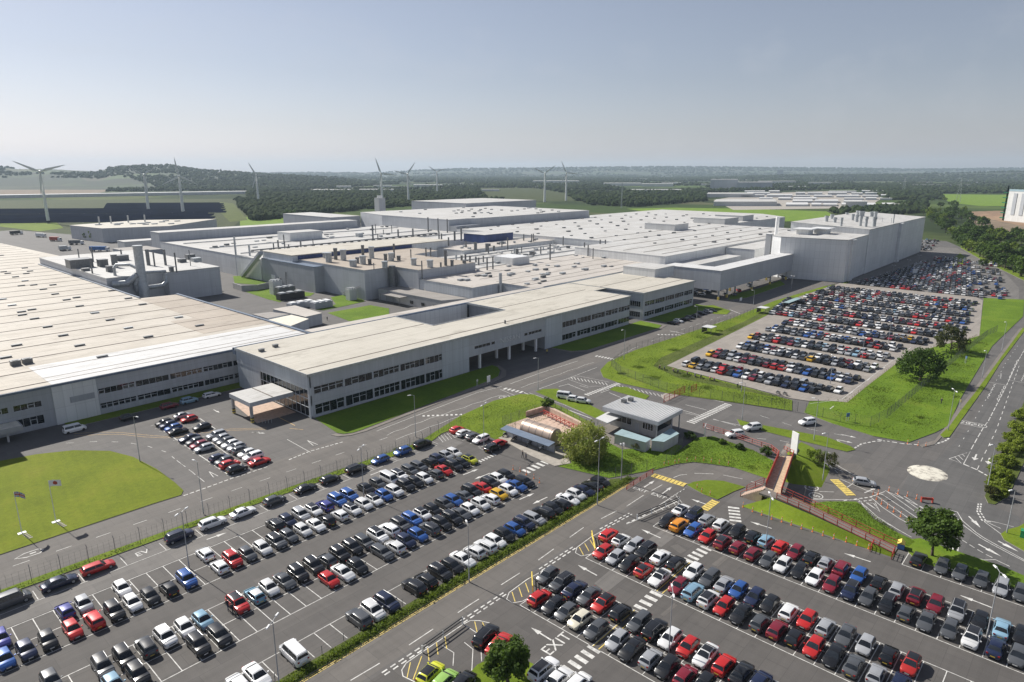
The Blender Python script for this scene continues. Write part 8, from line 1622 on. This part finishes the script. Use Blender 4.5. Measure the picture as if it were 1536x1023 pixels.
# flags
for i, (b, yt, lab) in enumerate((((33, 799.5), 739, 'flagpole with red, white and blue flag on the round lawn'), ((84, 782.5), 722, 'flagpole with white red-disc flag on the round lawn'))):
    u, v, h = up_to(b, yt, .12); t = thing('flagpole', lab, 'flagpole', (u, v, .12)); MB().tube([(0, 0, 0), (0, 0, h)], [.08, .04], 8).build('pole', M['white_paint'], t, (0, 0, 0), True, 50); MB().box(-.6, .6, -.38, .38, 0, .06).build('base', M['white_paint'], t)
    fm = MB(); nx, nz = 24, 16; Lf, Hf = (1.5, .95) if i == 0 else (1.9, 1.15)
    for a_ in range(nx + 1):
        for c_ in range(nz + 1): s = a_ / nx; fm.v.append((s * Lf * .92, .16 * math.sin(s * 7) * s - .15 * s, h - Hf + Hf * c_ / nz - s * s * (.9 if i == 0 else .4)))
    for a_ in range(nx):
        for c_ in range(nz):
            s, q_ = (a_ + .5) / nx, (c_ + .5) / nz; x, y = (s - .5) * 1.69, q_ - .5
            if i: mi_ = 1 if math.hypot((s - .5) * 1.69, y) < .3 else 0
            else:
                d1 = min(abs(y - x * .59), abs(y + x * .59)); mi_ = 1 if abs(x) < .1 or abs(y) < .1 else (0 if abs(x) < .17 or abs(y) < .17 else (1 if d1 < .05 else (0 if d1 < .11 else 2)))
            fm.f.append((a_ * 17 + c_, (a_ + 1) * 17 + c_, (a_ + 1) * 17 + c_ + 1, a_ * 17 + c_ + 1)); fm.m.append(mi_)
    fm.build('flag', [M['white_paint'], M['red_paint'], M['blue_paint']], t, (0, 0, 0), True)
    for k in range(4): q = MB().box(-.35, .35, -.16, .16, 0, .04).build('stepping_stone', M['concrete']); q.location = (u + .25 + .1 * k, v - 1.0 - .62 * k, .12); tag(q, 'pale stepping stone leading from a flagpole to the road', 'stepping stone', 'stepping stones at the flagpoles')
# ---------------------------------------------------------------- lorries, yard kit, huts, signs
def lorry(px, py, ang, col, lab, l=11):
    u, v = g(px, py); t = thing('lorry', lab, 'lorry', (u, v, .05), ang, 'lorries in the rear yard'); MB().box(-l / 2, l / 2 - 2.6, -1.25, 1.25, 1.1, 3.9).build('trailer', M[col], t)
    c = MB().add([(l / 2 - 2.3, -1.2, .6), (l / 2, -1.2, .6), (l / 2, 1.2, .6), (l / 2 - 2.3, 1.2, .6), (l / 2 - 2.3, -1.2, 3.3), (l / 2 - .4, -1.15, 3.2), (l / 2 - .4, 1.15, 3.2), (l / 2 - 2.3, 1.2, 3.3), (l / 2, -1.2, 1.7), (l / 2, 1.2, 1.7)], [(0, 1, 8, 5, 4), (3, 7, 6, 9, 2), (1, 2, 9, 8), (8, 9, 6, 5), (4, 5, 6, 7), (0, 4, 7, 3)]); c.build('cab', M['white_paint'], t); MB().box(l / 2 - .42, l / 2 - .1, -1, 1, 1.9, 2.9).build('windscreen', M['car_glass'], t)
    for x in (l / 2 - 1, -l / 2 + 1, -l / 2 + 2.3, 0):
        for s in (1, -1): MB().tube([(x, s * 1.0, .5), (x, s * 1.25, .5)], .5, 12).build('wheel', M['tyre'], t)
for a in ((84, 362, R(-60), 'red_paint', 'lorry with dark red trailer in the rear left yard'), (150, 377, R(-50), 'blue_paint', 'lorry with blue-grey trailer, nearest in the rear left yard', 15), (115, 367, R(-35), 'steel_dark', 'lorry with dark grey trailer in the rear left yard'), (25, 352, R(20), 'black_paint', 'black lorry on the far left service road'), (98, 376, R(10), 'steel', 'short lorry with pale grey box in the rear left yard', 8), (62, 356, R(-60), 'white_paint', 'lorry with white trailer in the rear left yard', 10)): lorry(*a)
Yz = lambda x, y, z=0.0: g(330 + x / 6.39, 330 + y / 6.39, z)
t = thing('retaining_wall', 'grey concrete retaining wall around a raised yard lawn', 'wall', (*Yz(210, 680), 0)); o = (*Yz(210, 680), 0)
w_ = [Yz(125, 655), Yz(210, 684), Yz(360, 676), Yz(525, 640)]
for a, b in zip(w_, w_[1:]): d = (Vector(b) - Vector(a)).normalized(); q = Vector((-d.y, d.x)) * .4; MB().prism([a, b, (b[0] + q.x, b[1] + q.y), (a[0] + q.x, a[1] + q.y)], 0, 3).build('wall', M['render_grey'], t, o)
for (x0, y0_), (w2, d2, h2), m, nm, lab in (((560, 715), (5, 4, 7), 'clad_white', 'transformer', 'pale boxy transformer house on the yard lawn'), ((650, 730), (9, 4, 4.5), 'steel_dark', 'chiller', 'dark chiller bank beside the pale transformer house'), ((700, 760), (13, 4, 3.2), 'black_paint', 'cooler', 'long low black cooler in front of the chiller bank'), ((1280, 770), (4, 3.4, 5.5), 'clad_white', 'silo', 'pale boxy silo at the press shop corner'), ((800, 845), (12, 4, 2.6), 'clad_dark', 'pump_house', 'dark walled pump compound on the yard road, left part'), ((1000, 845), (9, 5, 2.8), 'clad_dark', 'pump_house', 'dark walled pump compound on the yard road, right part'), ((850, 660), (8, 3, 4), 'steel', 'pipe_bridge', 'grey pipe bridge against the press shop wall')):
    u, v = Yz(x0, y0_); t = thing(nm, lab, 'plant equipment', (u, v, 0)); MB().box(-w2 / 2, w2 / 2, 0, d2, 0, h2).build('housing', M[m], t)
    for k in range(3): MB().box(-w2 / 2 + w2 * (k + .15) / 3, -w2 / 2 + w2 * (k + .8) / 3, .4, d2 - .4, h2, h2 + .5).build('top_unit', M['white_paint' if nm in ('pump_house', 'pipe_bridge') else 'steel'], t)
    MB().cyl(w2 / 2 + .5, d2 / 2, 0, h2 * .8, .35, 8).build('pipe', M['steel'], t)
for x, y, yt, lab in ((645, 640, 500, 'left of two small lattice vent masts beside the press shop'), (770, 650, 520, 'right of two small lattice vent masts beside the press shop')):
    u, v, h = up_to((330 + x / 6.39, 330 + y / 6.39), 330 + yt / 6.39); mb = MB()
    for s in ((1, 1), (1, -1), (-1, 1), (-1, -1)): mb.tube([(s[0] * .9, s[1] * .9, 0), (s[0] * .2, s[1] * .2, min(h, 16))], .1, 5)
    for k in range(6): z = min(h, 16) * k / 6; w2 = .9 - .7 * k / 6; mb.tube([(-w2, -w2, z), (w2, w2, z + 1.5)], .05, 4); mb.tube([(w2, -w2, z), (-w2, w2, z + 1.5)], .05, 4)
    q = mb.build('vent_mast', M['steel_dark']); q.location = (u, v, 0); tag(q, lab, 'mast')
for px, py, l, w2, rm, lab in ((1063, 500, 4.5, 4, 'clad_white', 'small white-roofed shelter at the nearer road crossing'), (1144, 470, 4.5, 4, 'clad_white', 'small white-roofed shelter at the farther road crossing'), (1188, 459, 16, 2.6, 'teal_roof', 'long dark bus shelter at the back of the staff car park')):
    u, v = g(px, py); t = thing('shelter', lab, 'shelter', (u, v, .13)); MB().box(-l / 2, l / 2, -w2 / 2, w2 / 2, 2.4, 2.6).build('roof', M[rm], t)
    for x in (-l / 2 + .15, l / 2 - .15):
        for y in (-w2 / 2 + .15, w2 / 2 - .15): MB().box(x - .06, x + .06, y - .06, y + .06, 0, 2.4).build('post', M['steel_dark'], t)
    MB().box(-l / 2 + .2, l / 2 - .2, w2 / 2 - .12, w2 / 2 - .06, .3, 2.2).build('back_panel', M['glass'], t); MB().box(-l / 2 + .4, l / 2 - .4, w2 / 2 - .6, w2 / 2 - .25, .42, .48).build('bench', M['timber'], t)
def sign(px, py, w2, h2, zb, m, lab, ang=0, z0=0.1):
    u, v = g(px, py, z0); t = thing('sign', lab, 'sign', (u, v, z0), R(ang)); MB().box(-w2 / 2, w2 / 2, -.05, .03, zb, zb + h2).build('panel', M[m], t)
    for s in (-.3, .3): MB().box(s * w2 - .04, s * w2 + .04, .03, .1, 0, zb + h2).build('post', M['steel'], t)
for a in ((733, 577, 1.3, 1.9, .8, 'white_paint', 'blank white sign board on the shaded office lawn'), (716, 580, .6, .6, 1.5, 'steel', 'small pale road sign on the shaded office lawn'), (1057, 655, 2.2, 2.4, .5, 'clad_light', 'grey notice board at the head of the red fenced path', 20), (1271, 632, 1.0, 1.0, 1.2, 'blue_paint', 'small blue sign on the staff car park fence', -30), (1111, 453, 2.5, 1.6, .6, 'white_paint', 'white sign on the shaded lawn under the enclosed bridge', 0), (1372, 412, 3, 3, .6, 'white_paint', 'white sign in the shade of the paint hall', -40), (1439, 612, .5, .7, 1.6, 'yellow_paint', 'small yellow sign on the narrow footway verge', 40), (1448, 545, .8, .8, 1.6, 'blue_paint', 'blue sign by the footway at the trunk road crossing', 40)): sign(*a)
u, v = g(1351, 822); t = thing('grit_bin', 'blue grit bin with yellow lid beside the ramp foot', 'grit bin', (u, v, .12), R(10)); MB().box(-.7, .7, -.5, .5, 0, .9).build('bin', M['blue_paint'], t); MB().add([(-.75, -.55, .9), (.75, -.55, .9), (.75, .55, .9), (-.75, .55, .9), (-.7, 0, 1.3), (.7, 0, 1.3)], [(0, 1, 5, 4), (2, 3, 4, 5), (1, 2, 5), (3, 0, 4)]).build('lid', M['yellow_paint'], t)
u, v = g(1533, 806); t = thing('utility_cabinet', 'small green utility cabinet on the corner grass', 'cabinet', (u, v, .12)); MB().box(-.5, .5, -.3, .3, 0, 1.2).build('body', M['green_paint'], t); MB().box(-.54, .54, -.34, .34, 1.2, 1.28).build('lid', M['green_paint'], t)
for x, y, lab in ((1006, 628, 0),)[:0]: pass
for i in range(5): u, v = g(407 - 3.2 * i, 632 - 3.0 * i); 
for k in range(5):
    u, v = g(200 + (725 + 18 * k) / 3.84, 580 + 210 / 3.84); q = MB().cyl(0, 0, 0, 1.0, .05, 8).build('bollard', M['steel']); q.location = (u, v, 0); tag(q, 'slim steel bollard in the shade of the entrance canopy', 'bollard', 'steel bollards by the canopy')
# camera masts
for b, yt, lab in (((931.6, 721.5), 665, 'camera mast with clustered heads on the willow lawn'),):
    u, v, h = up_to(b, yt, .12); t = thing('camera_mast', lab, 'mast', (u, v, .12)); MB().tube([(0, 0, 0), (0, 0, h)], [.12, .07], 8).build('column', M['lamp_grey'], t, (0, 0, 0), True, 50)
    for k in range(3): a = k * 2.1; MB().box(math.cos(a) * .4 - .15, math.cos(a) * .4 + .15, math.sin(a) * .4 - .12, math.sin(a) * .4 + .12, h - .8 + .3 * k, h - .5 + .3 * k).build('camera_head', M['white_paint'], t)
# ---------------------------------------------------------------- people
def person(px, py, ang, top, legs, lab, stride=.28, z0=.02):
    u, v = g(px, py, z0); t = thing('person', lab, 'person', (u, v, z0), ang)
    J = {}; vs, es, rs = [], [], []
    def add(n, p, r, parent=None):
        J[n] = len(vs); vs.append(p); rs.append(r)
        if parent is not None: es.append((J[parent], J[n]))
    add('pel', (0, 0, .95), .135); add('spine', (.01, 0, 1.18), .14, 'pel'); add('chest', (.02, 0, 1.38), .15, 'spine'); add('neck', (.02, 0, 1.52), .06, 'chest'); add('jaw', (.04, 0, 1.6), .075, 'neck'); add('head', (.03, 0, 1.68), .098, 'jaw'); add('crown', (.015, 0, 1.75), .07, 'head')
    for s, k in ((1, 'l'), (-1, 'r')):
        f = stride * s
        add('hip' + k, (0, .1 * s, .9), .105, 'pel'); add('knee' + k, (f * .45 + .04, .1 * s, .5), .065, 'hip' + k); add('ank' + k, (f * .8 - .03, .1 * s, .09), .045, 'knee' + k); add('toe' + k, (f * .8 + .15, .11 * s, .04), .038, 'ank' + k)
        add('sh' + k, (.02, .19 * s, 1.43), .065, 'chest'); add('el' + k, (-f * .3, .25 * s, 1.16), .045, 'sh' + k); add('wr' + k, (-f * .6 + .08, .25 * s, .93), .03, 'el' + k); add('palm' + k, (-f * .65 + .1, .25 * s, .85), .034, 'wr' + k)
        for i in range(4): add('f%d%s' % (i, k), (-f * .65 + .07 + .024 * i, .25 * s, .80), .010, 'palm' + k); add('g%d%s' % (i, k), (-f * .65 + .085 + .022 * i, .235 * s, .755 + .006 * abs(i - 1.5)), .008, 'f%d%s' % (i, k))
        add('th' + k, (-f * .65 + .145, .235 * s, .82), .011, 'palm' + k)
    me = bpy.data.meshes.new('body'); me.from_pydata(vs, es, []); o = bpy.data.objects.new('body_src', me); COL.objects.link(o); md = o.modifiers.new('s', 'SKIN')
    for i, r in enumerate(rs): me.skin_vertices[0].data[i].radius = (r, r * (.8 if i in (0, 1, 2) else 1)) ; 
    me.skin_vertices[0].data[0].use_root = True
    o.modifiers.new('d', 'SUBSURF').levels = 1
    dg = bpy.context.evaluated_depsgraph_get(); m2 = bpy.data.meshes.new_from_object(o.evaluated_get(dg)); bpy.data.objects.remove(o)
    m2.materials.clear()
    for m in (M['skin'], M[top], M[legs]): m2.materials.append(m)
    for p in m2.polygons:
        c = p.center; p.use_smooth = True; p.material_index = 0 if c.z > 1.5 or (abs(c.y) > .2 and c.z < .96) else (1 if c.z > .93 else 2)
    b = bpy.data.objects.new('body', m2); COL.objects.link(b); b.parent = t
    MB().add([(.02 + .11 * math.cos(a) * math.cos(e), .1 * math.sin(a) * math.cos(e), 1.69 + .11 * math.sin(e)) for e in (.15, .6, 1.1, 1.5) for a in np.linspace(PI * .35, PI * 1.65, 10)], [(i * 10 + k, i * 10 + k + 1, i * 10 + k + 11, i * 10 + k + 10) for i in range(3) for k in range(9)]).build('hair', M['hair'], b, (0, 0, 0), True)
    return t
for a in ((784, 687, R(100), 'cloth_dark', 'cloth_dark', 'person in dark clothes walking by the cycle shelter, left of two'), (789, 690, R(110), 'cloth_blue', 'cloth_dark', 'person in blue top walking by the cycle shelter, right of two'), (342, 915, R(40), 'cloth_dark', 'cloth_blue', 'person in dark top standing at the red car, left of two'), (349, 921, R(30), 'cloth_dark', 'cloth_dark', 'person all in dark clothes at the red car, right of two'), (1411.5, 606, R(-40), 'cloth_dark', 'cloth_dark', 'person in dark clothes walking on the footway by the grass bank'), (491, 481, R(60), 'cloth_dark', 'cloth_dark', 'person in dark clothes standing in the factory yard'), (820.5, 531, R(200), 'yellow_paint', 'cloth_dark', 'person in yellow top at the shaded archway kerb')): person(*a)
